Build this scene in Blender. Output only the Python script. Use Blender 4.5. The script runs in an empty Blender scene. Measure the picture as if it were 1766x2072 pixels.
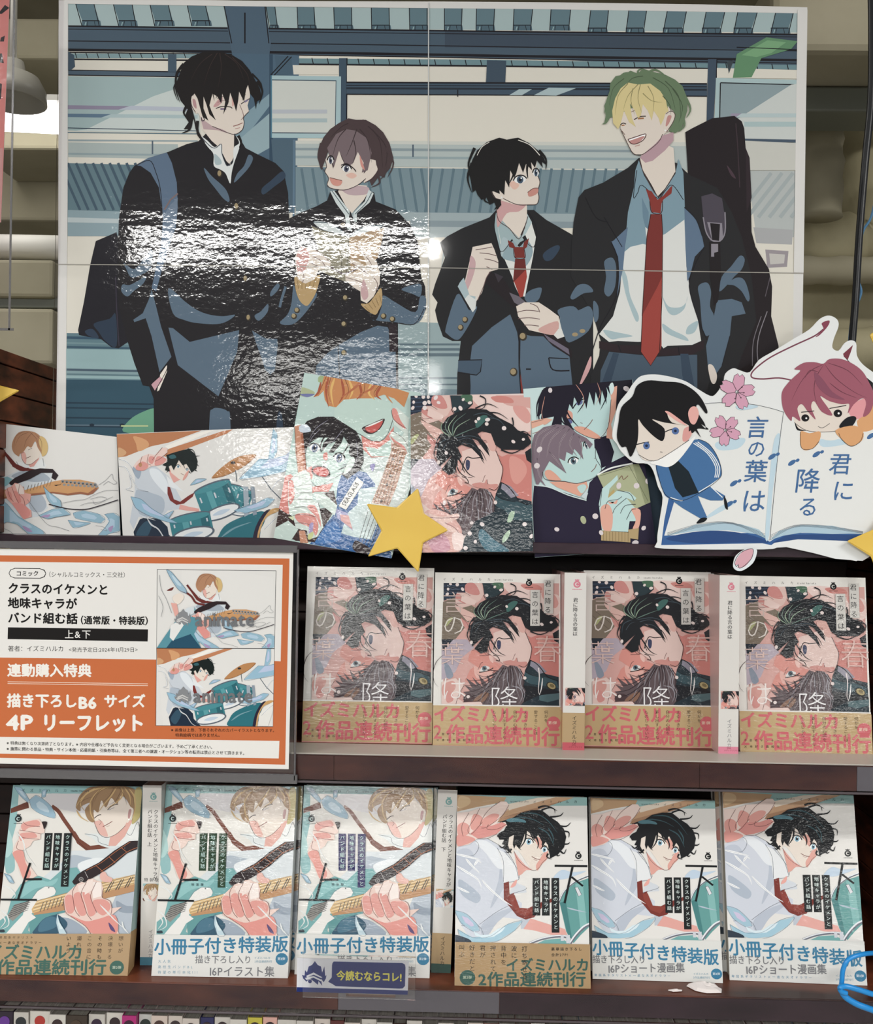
import bpy, bmesh, math, random
from mathutils import Vector, Matrix, geometry
import numpy as np
SC = bpy.context.scene
COL = SC.collection
R = math.radians
# ---------------------------------------------------------------- camera
EYE = Vector((0, 0, 1.5))
F = 2000.0                                    # focal length in pixels of the 1766 x 2072 frame
YAW, ROLL = R(1.25), R(-0.88)
cam = bpy.data.cameras.new('camera')
camera = bpy.data.objects.new('camera', cam); COL.objects.link(camera); SC.camera = camera
cam.sensor_fit = 'VERTICAL'; cam.sensor_height = 36.0; cam.lens = 36.0*F/2072
cam.clip_start = 0.02
camera.matrix_world = Matrix.Translation(EYE) @ Matrix.Rotation(YAW, 4, 'Z') @ Matrix.Rotation(R(90), 4, 'X') @ Matrix.Rotation(-ROLL, 4, 'Z')
CM = camera.matrix_world.to_3x3()
# ---------------------------------------------------------------- world, lamps, exposure
SC.view_settings.view_transform = 'Standard'; SC.view_settings.look = 'None'
SC.view_settings.gamma = 1; SC.view_settings.use_curve_mapping = False
SC.view_settings.exposure = -0.14
w = bpy.data.worlds.new('store_air'); SC.world = w; w.use_nodes = True
w.node_tree.nodes['Background'].inputs[0].default_value = (.93, .95, 1.0, 1)
w.node_tree.nodes['Background'].inputs[1].default_value = 0.24
LAMPS = [(-.72, -2.0, 1.25, 12), (-.9, -5.3, 1.5, 15), (2.75, -2.0, 1.25, 10), (4.2, -5.3, 1.5, 12),
         (-.9, -9.5, 1.5, 14), (-3.4, -2.2, 1.25, 12), (.55, -12.5, 1.5, 14), (1.75, -.35, 1.2, 7), (-1.75, -.35, 1.2, 7),  # last pair on this line is added, for steep overhead light on the shelves
         (3.9, -9.8, 1.3, 10), (5.4, -11.5, 1.6, 10)]
CEIL = 2.57
# ---------------------------------------------------------------- helpers
def ray(px, py):
    return (CM @ Vector(((px-883)/F, (1036-py)/F, -1))).normalized()
class Plane:
    """A real sheet: origin, in-plane x and z axes, normal towards the viewer's side."""
    def __init__(s, y, tilt=0.0, yaw=0.0, z0=1.5, x0=0.0):
        s.o = Vector((x0, y, z0))
        m = Matrix.Rotation(R(yaw), 3, 'Z') @ Matrix.Rotation(R(tilt), 3, 'X')
        s.m = m; s.n = m @ Vector((0, -1, 0))
    def hit(s, px, py):
        d = ray(px, py); t = (s.o-EYE).dot(s.n)/d.dot(s.n)
        q = s.m.inverted() @ (EYE+d*t-s.o)
        return (q.x, q.z)
def lin(h):
    h = h.lstrip('#'); c = [int(h[i:i+2], 16)/255 for i in (0, 2, 4)]
    return tuple(((v+.055)/1.055)**2.4 if v > .04045 else v/12.92 for v in c)
def link(name, me, parent=None, mats=()):
    o = bpy.data.objects.new(name, me); COL.objects.link(o)
    if parent: o.parent = parent
    for m in mats: me.materials.append(m)
    return o
def tag(o, label=None, cat=None, group=None, kind=None):
    for k, v in (('label', label), ('category', cat), ('group', group), ('kind', kind)):
        if v: o[k] = v
    return o
def empty(name, loc=(0, 0, 0), rot=(0, 0, 0)):
    o = bpy.data.objects.new(name, None); COL.objects.link(o); o.location = loc; o.rotation_euler = rot
    o.empty_display_size = .05
    return o
class MB:
    def __init__(s): s.v = []; s.f = []
    def add(s, vs, fs):
        b = len(s.v); s.v += [tuple(v) for v in vs]; s.f += [tuple(i+b for i in f) for f in fs]; return s
    def box(s, a, b, m=None):
        x0, y0, z0 = a; x1, y1, z1 = b
        vs = [Vector(p) for p in ((x0,y0,z0),(x1,y0,z0),(x1,y1,z0),(x0,y1,z0),(x0,y0,z1),(x1,y0,z1),(x1,y1,z1),(x0,y1,z1))]
        if m: vs = [m @ v for v in vs]
        return s.add(vs, [(0,3,2,1),(4,5,6,7),(0,1,5,4),(1,2,6,5),(2,3,7,6),(3,0,4,7)])
    def tube(s, pts, r, n=12, closed=False):
        pts = [Vector(p) for p in pts]; N = len(pts); rings = []
        span = pts[-1]-pts[0]; up = Vector((0, 1, 0)) if not closed and abs(span.z) > .6*span.length else Vector((0, 0, 1))
        for i, p in enumerate(pts):
            t = (pts[(i+1) % N if closed else min(i+1, N-1)]-pts[(i-1) % N if closed else max(i-1, 0)]).normalized()
            a = t.cross(up)
            if a.length < .05: a = t.cross(Vector((1, 0, 0)))
            a.normalize(); b = a.cross(t).normalized()
            rr = r[i] if isinstance(r, (list, tuple)) else r
            rings.append([p+a*math.cos(k*2*math.pi/n)*rr+b*math.sin(k*2*math.pi/n)*rr for k in range(n)])
        vs = [v for q in rings for v in q]; fs = []
        for i in range(N if closed else N-1):
            j = (i+1) % N
            for k in range(n): fs.append((i*n+k, i*n+(k+1) % n, j*n+(k+1) % n, j*n+k))
        if not closed: fs += [tuple(range(n-1, -1, -1)), tuple((N-1)*n+k for k in range(n))]
        return s.add(vs, fs)
    def build(s, name, mat, parent=None, smooth=False, bev=0, seg=2):
        me = bpy.data.meshes.new(name); me.from_pydata(s.v, [], s.f)
        bm = bmesh.new(); bm.from_mesh(me); bmesh.ops.recalc_face_normals(bm, faces=bm.faces)
        if bev: bmesh.ops.bevel(bm, geom=list(bm.edges), offset=bev, segments=seg, affect='EDGES', profile=.5)
        bm.to_mesh(me); bm.free()
        if smooth:
            for p in me.polygons: p.use_smooth = True
        return link(name, me, parent, [mat])
def cr(pts, n=5, closed=False):
    P = [Vector(p) for p in pts]; out = []; N = len(P)
    for i in range(N if closed else N-1):
        g = (lambda k: P[k % N]) if closed else (lambda k: P[max(0, min(N-1, k))])
        a, b, c, d = g(i-1), g(i), g(i+1), g(i+2)
        for j in range(n):
            t = j/n
            out.append(.5*((2*b)+(c-a)*t+(2*a-5*b+4*c-d)*t*t+(3*b-a-3*c+d)*t**3))
    if not closed: out.append(P[-1])
    return out
# ---------------------------------------------------------------- materials
def mat(name, col=(.8,.8,.8), rough=.5, **k):
    m = bpy.data.materials.new(name); m.use_nodes = True; nt = m.node_tree; b = nt.nodes['Principled BSDF']
    if isinstance(col, str): col = lin(col)
    b.inputs['Base Color'].default_value = (*col, 1); b.inputs['Roughness'].default_value = rough
    for a, v in k.items(): b.inputs[a.replace('_', ' ')].default_value = v
    return m
def nodes(m): return m.node_tree, m.node_tree.nodes['Principled BSDF']
def noise_col(m, c1, c2, scale=(1,1,1), ns=5, detail=4, lo=.3, hi=.7, bump=0, dist=.002):
    nt, b = nodes(m); N = nt.nodes; L = nt.links
    tc = N.new('ShaderNodeTexCoord'); mp = N.new('ShaderNodeMapping'); mp.inputs['Scale'].default_value = scale
    no = N.new('ShaderNodeTexNoise'); no.inputs['Scale'].default_value = ns; no.inputs['Detail'].default_value = detail
    rp = N.new('ShaderNodeValToRGB'); rp.color_ramp.elements[0].position = lo; rp.color_ramp.elements[1].position = hi
    rp.color_ramp.elements[0].color = (*lin(c1), 1); rp.color_ramp.elements[1].color = (*lin(c2), 1)
    L.new(tc.outputs['Object'], mp.inputs[0]); L.new(mp.outputs[0], no.inputs['Vector']); L.new(no.outputs['Fac'], rp.inputs[0])
    L.new(rp.outputs[0], b.inputs['Base Color'])
    if bump:
        bp = N.new('ShaderNodeBump'); bp.inputs['Strength'].default_value = bump; bp.inputs['Distance'].default_value = dist
        L.new(no.outputs['Fac'], bp.inputs['Height']); L.new(bp.outputs[0], b.inputs['Normal'])
    return m
def print_mat(name, coat=0, crough=.05, waves=(), rough=.55, irid=0):
    """Ink on paper: colour from the print attribute, optionally under a clear film with wrinkles."""
    m = mat(name, rough=rough); nt, b = nodes(m); N = nt.nodes; L = nt.links
    at = N.new('ShaderNodeAttribute'); at.attribute_name = 'print'; L.new(at.outputs['Color'], b.inputs['Base Color'])
    b.inputs['Specular IOR Level'].default_value = .12
    if coat:
        b.inputs['Coat Weight'].default_value = coat; b.inputs['Coat Roughness'].default_value = crough
        b.inputs['Coat IOR'].default_value = 1.5
        tc = N.new('ShaderNodeTexCoord'); prev = None
        oi = N.new('ShaderNodeObjectInfo')
        for sc, ns, st, di in waves:
            mp = N.new('ShaderNodeMapping'); mp.inputs['Scale'].default_value = sc; L.new(tc.outputs['Object'], mp.inputs[0])
            vm = N.new('ShaderNodeVectorMath'); vm.operation = 'ADD'; L.new(mp.outputs[0], vm.inputs[0])
            ml = N.new('ShaderNodeMath'); ml.operation = 'MULTIPLY'; ml.inputs[1].default_value = 37.0
            L.new(oi.outputs['Random'], ml.inputs[0]); L.new(ml.outputs[0], vm.inputs[1])
            no = N.new('ShaderNodeTexNoise'); no.inputs['Scale'].default_value = ns; no.inputs['Detail'].default_value = 2
            L.new(vm.outputs[0], no.inputs['Vector'])
            bp = N.new('ShaderNodeBump'); bp.inputs['Strength'].default_value = st; bp.inputs['Distance'].default_value = di
            L.new(no.outputs['Fac'], bp.inputs['Height'])
            if prev: L.new(prev.outputs[0], bp.inputs['Normal'])
            prev = bp
        if prev: L.new(prev.outputs[0], b.inputs['Coat Normal'])
    return m
def film_mat(name, rough=.08, gloss=.10, tint=(1,1,1), bump=0, ns=30, scale=(1,1,1), ior=1.5):
    """Clear plastic: mostly see-through, with a glossy skin weighted by Fresnel."""
    m = bpy.data.materials.new(name); m.use_nodes = True; nt = m.node_tree; N = nt.nodes; L = nt.links
    N.remove(N['Principled BSDF']); out = N['Material Output']
    tr = N.new('ShaderNodeBsdfTransparent'); tr.inputs[0].default_value = (*tint, 1)
    gl = N.new('ShaderNodeBsdfGlossy'); gl.inputs['Roughness'].default_value = rough
    fr = N.new('ShaderNodeFresnel'); fr.inputs[0].default_value = ior
    ad = N.new('ShaderNodeMath'); ad.operation = 'ADD'; ad.inputs[1].default_value = gloss; L.new(fr.outputs[0], ad.inputs[0])
    mx = N.new('ShaderNodeMixShader'); L.new(ad.outputs[0], mx.inputs[0]); L.new(tr.outputs[0], mx.inputs[1]); L.new(gl.outputs[0], mx.inputs[2])
    L.new(mx.outputs[0], out.inputs[0])
    if bump:
        tc = N.new('ShaderNodeTexCoord'); mp = N.new('ShaderNodeMapping'); mp.inputs['Scale'].default_value = scale
        no = N.new('ShaderNodeTexNoise'); no.inputs['Scale'].default_value = ns; no.inputs['Detail'].default_value = 3
        bp = N.new('ShaderNodeBump'); bp.inputs['Strength'].default_value = bump; bp.inputs['Distance'].default_value = .002
        L.new(tc.outputs['Object'], mp.inputs[0]); L.new(mp.outputs[0], no.inputs['Vector']); L.new(no.outputs['Fac'], bp.inputs['Height'])
        L.new(bp.outputs[0], gl.inputs['Normal'])
    return m
M = {}
M['poster'] = print_mat('laminated_print', .75, .05, (((1, 1, 5), 7, .3, .0014), ((1, 1, 2.6), 42, .16, .0006), ((1,1,1.4), 190, .3, .00022)))
M['poster2'] = print_mat('laminated_print_rippled', .75, .06, (((1, 1, 3.5), 6, .32, .0015), ((1, 1, 2.6), 42, .2, .0008), ((1,1,1.3), 190, .35, .0003)))
M['postcalm'] = print_mat('laminated_print_smooth', 1, .05, (((1, 1, 3), 5, .08, .001), ((1,1,1), 150, .05, .0002)))
M['card'] = print_mat('card_print', .9, .07, (((1, 1, 2.5), 16, .2, .0012), ((1,1,1.3), 190, .4, .0003)))
M['paper'] = print_mat('matte_print', .15, .35, (), .6)
M['cover'] = print_mat('wrapped_cover_print', .75, .06, (((1, 1, 2), 24, .35, .0016), ((1,.6,3), 210, .4, .0003)))
M['plain'] = print_mat('plain_print', 0, .5, (), .55)
M['wood'] = noise_col(mat('red_brown_wood', rough=.38), '#30160e', '#7c4028', (1.5, 6, 16), 4, 6, .35, .75, .15)
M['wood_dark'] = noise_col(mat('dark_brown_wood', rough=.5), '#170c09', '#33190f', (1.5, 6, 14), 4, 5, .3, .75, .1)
M['laminate'] = noise_col(mat('shelf_edge_laminate', rough=.25), '#361c20', '#623a2e', (5, 1, 16), 3, 6, .35, .8)
M['laminate_dark'] = noise_col(mat('shelf_edge_laminate_dark', rough=.25), '#251820', '#43303a', (4, 1, 14), 3, 5, .35, .8)
M['grey_edge'] = mat('grey_shelf_edge', '#6c6b70', .35)
M['ledge'] = mat('pale_metal_ledge', '#b9b5ab', .35)
M['black'] = mat('dark_recess', '#0d0a0a', .8)
M['film'] = film_mat('clear_plastic', .06, .0)
M['lip'] = mat('dull_rail_lip', '#4c4448', .3)
M['rail'] = film_mat('clear_price_rail', .12, .0, (.97, .96, .97), .3, 12, (1, 1, 5), 1.22)
M['rim'] = mat('clear_plastic_rim', '#8c8a8c', .2, Transmission_Weight=.6)
M['page'] = noise_col(mat('page_edges', rough=.8), '#b9b2a4', '#d9d3c6', (1, 90, 1), 12, 2, .3, .7, .2, .0005)
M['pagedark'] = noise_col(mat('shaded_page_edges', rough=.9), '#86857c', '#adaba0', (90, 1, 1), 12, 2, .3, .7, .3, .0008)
M['beige'] = noise_col(mat('painted_ceiling', rough=.8), '#8d8770', '#a39c86', (1,1,1), 3, 5, .3, .7)
M['beige2'] = noise_col(mat('lagged_duct', rough=.75), '#9a9274', '#b3ab8c', (1,1,1), 5, 6, .25, .75, .6, .02)
M['steel'] = mat('grey_green_steel', '#686b60', .5)
M['cable'] = mat('black_cable_rubber', '#0c0e12', .35)
M['blue'] = mat('blue_cord_rubber', '#2188cf', .3)
M['bluethin'] = mat('thin_blue_cord', '#4a7fa8', .5)
M['white'] = mat('white_paint', '#d8d5cc', .5)
M['crumple'] = mat('white_tissue', '#e4dcd8', .7)
# ---------------------------------------------------------------- flat printed artwork as real inlaid geometry
def pp(s):
    if not isinstance(s, str): return [tuple(p) for p in s]
    return [tuple(float(c) for c in q.split(',')) for q in s.split()]
def homog(src, dst):
    A = []; B = []
    for (x, y), (u, v) in zip(src, dst):
        A.append([x, y, 1, 0, 0, 0, -u*x, -u*y]); B.append(u)
        A.append([0, 0, 0, x, y, 1, -v*x, -v*y]); B.append(v)
    h = np.linalg.solve(np.array(A), np.array(B)); h = list(h)+[1.0]
    def f(x, y):
        d = h[6]*x+h[7]*y+h[8]
        return ((h[0]*x+h[1]*y+h[2])/d, (h[3]*x+h[4]*y+h[5])/d)
    return f
GL = {}
def glyph(ch, bold=0):
    k = (ch, bold)
    if k in GL: return GL[k]
    c = bpy.data.curves.new('g', 'FONT'); c.body = ch; c.size = 1; c.resolution_u = 2; c.offset = bold
    c.dimensions = '2D'; c.fill_mode = 'FRONT'
    o = bpy.data.objects.new('g', c); COL.objects.link(o)
    dg = bpy.context.evaluated_depsgraph_get(); me = bpy.data.meshes.new_from_object(o.evaluated_get(dg))
    me.calc_loop_triangles()
    vs = [(v.co.x, v.co.y) for v in me.vertices]; ts = [tuple(t.vertices) for t in me.loop_triangles]
    adv = 1.0 if ord(ch) > 0x2000 else ((max(x for x, y in vs) if vs else .22)+.06)
    if ch == ' ': adv = .3
    COL.objects.unlink(o); bpy.data.objects.remove(o); bpy.data.curves.remove(c); bpy.data.meshes.remove(me)
    GL[k] = (vs, ts, adv); return GL[k]
ROT = set('ー〜…（）()&')
class Art:
    STEP = 3e-5; tone = 1.0
    def __init__(s, mapf, clip=None):
        s.mapf = mapf; s.pre = lambda x, y: (x, y); s.layers = []; s.clip = clip; s.level = {}
    def z(s, x0, y0, k):                               # read points from an enlargement of the photograph
        s.pre = lambda x, y: (x0+x/k, y0+y/k); return s
    def aff(s, f): s.pre = f; return s
    def _add(s, tris, col, outer_clip=True):
        if s.clip:
            tris = [t for q in tris for t in clip_tri(q, s.clip)]
        if not tris: return
        if s.clip is None or True:
            xs = [p[0] for t in tris for p in t]; ys = [p[1] for t in tris for p in t]
        bb = (min(xs), min(ys), max(xs), max(ys)); lv = 0
        for b2, l2 in s.level.get('l', []):
            if l2 >= lv and bb[0] < b2[2] and bb[2] > b2[0] and bb[1] < b2[3] and bb[3] > b2[1]: lv = l2+1
        s.level.setdefault('l', []).append((bb, lv))
        c_ = lin(col); g_ = .3*c_[0]+.59*c_[1]+.11*c_[2]; s.layers.append((tris, tuple((v*.87+g_*.13)*s.tone for v in c_), lv))
    def f(s, col, pts, sm=0):
        P = pp(pts)
        if sm: P = [(p.x, p.y) for p in cr([(x, y, 0) for x, y in P], 4, True)]
        P = [s.pre(*p) for p in P]
        idx = geometry.tessellate_polygon([[Vector((x, y, 0)) for x, y in P]])
        s._add([[P[i] for i in t] for t in idx], col); return s
    def F(s, col, pts): return s.f(col, pts, 1)
    def r(s, col, x0, y0, x1, y1): return s.f(col, [(x0,y0),(x1,y0),(x1,y1),(x0,y1)])
    def e(s, col, x, y, a, b=None, rot=0, n=14):
        b = a if b is None else b; c, d = math.cos(R(rot)), math.sin(R(rot)); q = []
        for i in range(n):
            u, v = a*math.cos(2*math.pi*i/n), b*math.sin(2*math.pi*i/n); q.append((x+u*c-v*d, y+u*d+v*c))
        return s.f(col, q)
    def L(s, col, wd, pts, sm=1, taper=0, t0=0):
        """Stroke; taper=1 narrows to a point at the end, t0=1 also at the start."""
        P = [Vector((x, y, 0)) for x, y in pp(pts)]
        if sm and len(P) > 2: P = cr(P, 4)
        n = len(P); l = []; r = []
        for i, p in enumerate(P):
            t = P[min(i+1, n-1)]-P[max(i-1, 0)]
            if t.length < 1e-6: continue
            t.normalize(); q = Vector((-t.y, t.x, 0)); u = i/(n-1)
            ww = wd/2*((1-u)**.7 if taper else 1)*(min(1, u*3+.15) if t0 else 1)+(.02*wd)
            l.append(p+q*ww); r.append(p-q*ww)
        T = []; l = [s.pre(p.x, p.y) for p in l]; r = [s.pre(p.x, p.y) for p in r]
        for i in range(len(l)-1): T += [[l[i], l[i+1], r[i+1]], [l[i], r[i+1], r[i]]]
        s._add(T, col); return s
    def H(s, col, wd, *many):
        for m in many: s.L(col, wd, m, 1, 1, 0)
        return s
    def t(s, txt, x, y, size, col, bold=0, vert=0, sx=1, gap=0, dx=0, dy=0, slant=0):
        """Lettering from the top-left corner of the first cell; dx, dy shear the line of writing."""
        T = []; TT = [[] for _ in range(5)]
        for ch in txt:
            if ch in ' \u3000':
                if vert: y += size*.6+gap
                else: x += size*(.35 if ch == ' ' else 1)*sx
                continue
            vs, ts, adv = glyph(ch, min(bold, 0))
            if vert and ch in ROT: vs = [(.88-v+.0-.38+.0, u*-1+.88) if 0 else ((v-.38)*1+.5, .38-(u-.5)) for u, v in vs]
            if vert and ch in 'ャッュョ': vs = [(u+.08, v+.1) for u, v in vs]
            bb = bold*size*.95
            for k, (ox, oy) in enumerate(((0, 0),) if bold <= .004 else ((0, 0), (bb, 0), (-bb, 0), (0, bb), (0, -bb)) if size > 28 else ((bb, 0), (-bb, 0))):
                pt = [s.pre(x+(u+slant*v)*size*sx+ox, y+(.88-v)*size+oy) for u, v in vs]
                TT[k] += [[pt[i] for i in tr] for tr in ts]
            if vert: y += size+gap; x += dx
            else: x += size*adv*sx+gap; y += dy
        for T in TT:
            if T: s._add(T, col)
        return s
    def build(s, name, material, parent, base=None, basecol='#ffffff', thick=.0004, to3=None, rear='#d8d4cc'):
        """One mesh: the sheet (with real thickness) and its print. to3 maps local (X, h, Z)."""
        V = []; Fc = []; C = []
        if base is not None:
            B = [s.mapf(*p) for p in base]; n = len(B)
            V += [(x, 0, z) for x, z in B]+[(x, thick, z) for x, z in B]
            for t in geometry.tessellate_polygon([[Vector((x, z, 0)) for x, z in B]]):
                Fc.append(tuple(t)); C.append(lin(basecol)); Fc.append(tuple(i+n for i in t)[::-1]); C.append(lin(rear))
            for i in range(n):
                j = (i+1) % n; Fc.append((i, j, j+n, i+n)); C.append(lin(rear))
        for tris, col, lv in s.layers:
            h = -(lv+1)*s.STEP
            for t in tris:
                b = len(V); q = [s.mapf(*p) for p in t]
                a = (q[1][0]-q[0][0])*(q[2][1]-q[0][1])-(q[2][0]-q[0][0])*(q[1][1]-q[0][1])
                if abs(a) < 1e-13: continue
                if a < 0: q = [q[0], q[2], q[1]]
                V += [(x, h, z) for x, z in q]; Fc.append((b, b+1, b+2)); C.append(col)
        me = bpy.data.meshes.new(name); me.from_pydata(V, [], Fc); ca = me.color_attributes.new('print', 'FLOAT_COLOR', 'CORNER')
        cols = []
        for p, c in zip(me.polygons, C): cols += [*c, 1.0]*p.loop_total
        ca.data.foreach_set('color', cols)
        return link(name, me, parent, [material])
def clip_tri(tri, clip):
    out = list(tri); n = len(clip)
    for i in range(n):
        a, b = clip[i], clip[(i+1) % n]; src = out; out = []
        if not src: break
        def sd(p): return (b[0]-a[0])*(p[1]-a[1])-(b[1]-a[1])*(p[0]-a[0])
        for j in range(len(src)):
            p, q = src[j], src[(j+1) % len(src)]; sp, sq = sd(p), sd(q)
            if sp >= 0: out.append(p)
            if (sp > 0 and sq < 0) or (sp < 0 and sq > 0):
                t = sp/(sp-sq); out.append((p[0]+(q[0]-p[0])*t, p[1]+(q[1]-p[1])*t))
    return [[out[0], out[i], out[i+1]] for i in range(1, len(out)-1)]
def cw(quad):                                          # clip polygons run clockwise on the page (y down)
    a = sum(quad[i][0]*quad[(i+1) % len(quad)][1]-quad[(i+1) % len(quad)][0]*quad[i][1] for i in range(len(quad)))
    return list(quad) if a > 0 else list(quad)[::-1]
# ---------------------------------------------------------------- pictures (generic flat illustrations)
SK, SKD, PK = '#e2d6ca', '#c9aaa4', '#cf9a94'
JK, JB, JB2, OL = '#1d1a1e', '#566c80', '#2f4257', '#17151c'
def eye(A, x, y, w, h, iris='#4a5a74', lash='#1c191c', tilt=0, white='#eef0f0'):
    A.e(white, x, y, w, h*.8, tilt); A.e(iris, x, y, w*.55, h*.85, tilt); A.e('#1a1d2a', x, y, w*.26, h*.42, tilt)
    A.e('#ffffff', x+w*.2, y-h*.35, w*.14, h*.18)
    c, d = math.cos(R(tilt)), math.sin(R(tilt))
    q = [(-1.15, .0), (-.7, -.75), (0, -1.0), (.7, -.75), (1.15, -.05)]
    A.L(lash, max(1.4, h*.25), [(x+u*w*c-v*h*d, y+u*w*d+v*h*c) for u, v in q])
def roof_panel(A, a, b, c, d, y0=22, y1=52):
    A.f('#5f7d88', [(a, y0), (b, y0), (d, y1-10), (c+1, y1-10)]); A.f('#4c6876', [(c, y1-11), (d+2, y1-11), (d+4, y1), (c, y1)])
    A.L(OL, 1.6, [(a, y0), (c, y1)], 0); A.L(OL, 1.6, [(b, y0), (d, y1)], 0); A.L(OL, 1.6, [(c, y1-11), (d, y1-11)], 0)
    A.L('#8fb0b4', 2, [(c+8, y1-8), (c+6, y1-1)], 0); A.L(OL, 1, [(c+12, y1-10), (c+10, y1)], 0); A.L(OL, 1, [(d-10, y1-10), (d-8, y1)], 0)
def station(A):
    A.f('#dedacd', '138,7 560,14 1120,19 1613,27 1614,60 1612,600 1600,1112 130,1112')
    A.f('#a5bcbe', '138,7 560,14 1120,19 1613,27 1613,66 138,54')
    for a, b, c, d in ((153,190,166,201),(229,267,240,275),(303,340,313,350),(378,415,388,425),(538,556,546,562),
                       (601,635,603,638),(675,711,677,712),(751,787,752,788),(828,864,829,864),(899,935,899,933),(964,1001,963,998),(1040,1078,1038,1073),(1115,1155,1112,1150)):
        roof_panel(A, a, b, c, d, 13 if a > 500 else 7, 62 if a > 500 else 53)
    for a, b, c, d in ((1195,1231,1189,1226),(1272,1308,1266,1301),(1350,1389,1341,1380),(1429,1467,1420,1456),(1493,1533,1484,1520),(1570,1606,1559,1595)):
        roof_panel(A, a, b, c, d, 21, 68)
    A.f('#465b6c', '138,53 560,58 1100,64 1613,70 1613,142 1100,120 560,111 138,102'); A.f('#3c4c5d', '900,64 1613,70 1613,100 900,96')
    for y0, y1, w_ in ((53, 70, 3), (59, 75, 1.5), (83, 103, 2), (101, 122, 5), (106, 128, 2)):
        A.L(OL, w_, [(138, y0), (700, y0+7), (1150, (y0+y1)/2+4), (1613, y1)], 1)
    A.f('#7e9da4', '140,108 400,110 400,118 140,118'); A.f('#6c8f97', '590,118 985,121 1410,128 1613,132 1613,143 1410,137 985,133 590,128')
    for i in range(28):
        x = 150+i*10 if i < 26 else 0
    for x in range(152, 380, 22): A.L(OL, 1.5, [(x, 107), (x+4, 118)], 0)
    for x in range(600, 1610, 31): A.L(OL, 1.8, [(x, 117+(x-600)*.013), (x+3, 130+(x-600)*.013)], 0)
    A.L(OL, 3, [(140, 120), (400, 122)], 0); A.L(OL, 3, [(590, 130), (1000, 134), (1410, 139), (1613, 143)], 0)
    A.f('#dedacd', '148,124 340,127 340,143 148,141'); A.f('#dedacd', '357,127 420,128 420,145 357,144')
    A.f('#4b6072', '138,142 400,146 400,157 138,153'); A.L(OL, 2, [(138,142),(400,146)], 0); A.L(OL, 2, [(138,152),(400,156)], 0)
    A.f('#3f5466', '138,104 150,112 152,135 144,142 138,142'); A.f('#42586a', '340,110 357,110 357,146 340,146')
    # pillar and brackets in the middle
    A.f('#4a6276', '453,10 536,12 548,88 545,112 470,112'); A.L(OL, 2, [(453,10),(469,88)], 0); A.L(OL, 2, [(536,12),(544,88)], 0); A.r(OL, 494, 26, 497, 88)
    A.f('#4a667c', '470,108 605,112 600,420 480,420'); A.f('#7e9dab', '430,285 545,190 545,215 480,300'); A.f('#92adb6', '475,290 545,230 545,300 500,325')
    A.f('#2f4a60', '545,110 552,110 552,330 545,330'); A.f('#456074', '556,112 590,115 592,150 560,155'); A.L(OL, 2, '590,115 548,160'); A.L(OL, 2, '583,114 548,152')
    A.f('#dedacd', '592,132 685,134 685,151 594,151'); A.f('#3d5365', '686,118 702,118 701,300 686,300'); A.L(OL, 2, [(702,118),(701,300)], 0)
    # right hand beams
    A.f('#dedacd', '702,133 982,137 982,168 702,166'); A.f('#dedacd', '1024,138 1432,140 1430,170 1024,169'); A.f('#3c4f60', '985,122 1024,123 1022,170 983,169')
    A.f('#3f5466', '701,167 1430,170 1430,196 701,191'); 
    for k, c_ in ((167,3),(173,1.5),(178,1.5),(180,1.2)): A.L(OL, c_, [(701,k),(1430,k+3)], 0)
    A.L(OL, 2, [(701,191),(1430,195)], 0); A.f('#a9bfc4', '1030,193 1050,181 1076,181 1056,193'); A.f('#a9bfc4', '1080,193 1110,178 1165,179 1125,194')
    A.L(OL, 2, [(926,182),(926,196)], 0)
    # pillar on the right, green stripe and sign
    A.f('#3c4f62', '1432,120 1450,120 1443,250 1429,250'); A.L(OL, 2, [(1450,120),(1446,250)], 0)
    A.f('#dedacd', '1450,138 1613,142 1613,160 1450,158')
    A.f('#5d8f66', '1482,158 1488,122 1490,110 1550,76 1613,84 1600,100 1540,118 1520,157'); A.f('#74a878', '1500,112 1552,82 1590,86 1560,108 1530,116')
    A.f('#38434a', '1470,125 1484,122 1474,150'); A.L(OL, 1.6, '1490,96 1613,101', 0)
    A.f('#a8c3c6', '1448,158 1613,162 1613,290 1444,270'); A.f('#8ba0a6', '1457,167 1613,172 1613,282 1455,270'); A.L(OL, 2, '1457,168 1612,172', 0); A.L(OL, 2, '1457,168 1455,260', 0)
    A.f('#c9d0cd', '1600,172 1613,170 1613,285 1460,285 1478,250'); A.f('#9c93ab', '1478,230 1500,230 1485,240 1478,240'); A.f('#b4c8cb', '1500,230 1613,230 1613,238 1488,238'); A.f('#a9c2c4', '1505,247 1613,247 1613,257 1505,257')
    A.f('#45576a', '1505,281 1612,283 1612,289 1505,287')
    # left sign board with the beam of light
    A.f('#9db6b8', '138,154 400,158 405,268 137,264'); A.f('#8e87a0', '137,213 270,215 245,222 137,221'); A.f('#5a7790', '137,230 225,231 205,238 137,237')
    A.f('#c6d2d0', '137,266 175,262 310,195 400,165 405,268'); A.f('#a9c0c4', '225,231 400,233 400,240 205,238'); A.f('#b3bccb', '265,214 400,218 400,226 240,222')
    A.L('#2c3f52', 1.6, '137,259 400,265', 0); A.L('#5e7c8a', 2, '137,268 400,271', 0)
    # frame of the second board
    A.f('#a4c2c8', '549,153 690,155 689,280 548,279'); A.f('#ccd1cb', '551,162 680,164 678,272 551,269'); A.L('#33465a', 2, '549,162 680,164 678,270 549,269', 0)
    A.r('#b6bdc6', 551, 222, 662, 230); A.r('#a7bbbf', 551, 240, 662, 248); A.L('#4e8097', 2.5, '549,153 549,279', 0)
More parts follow.
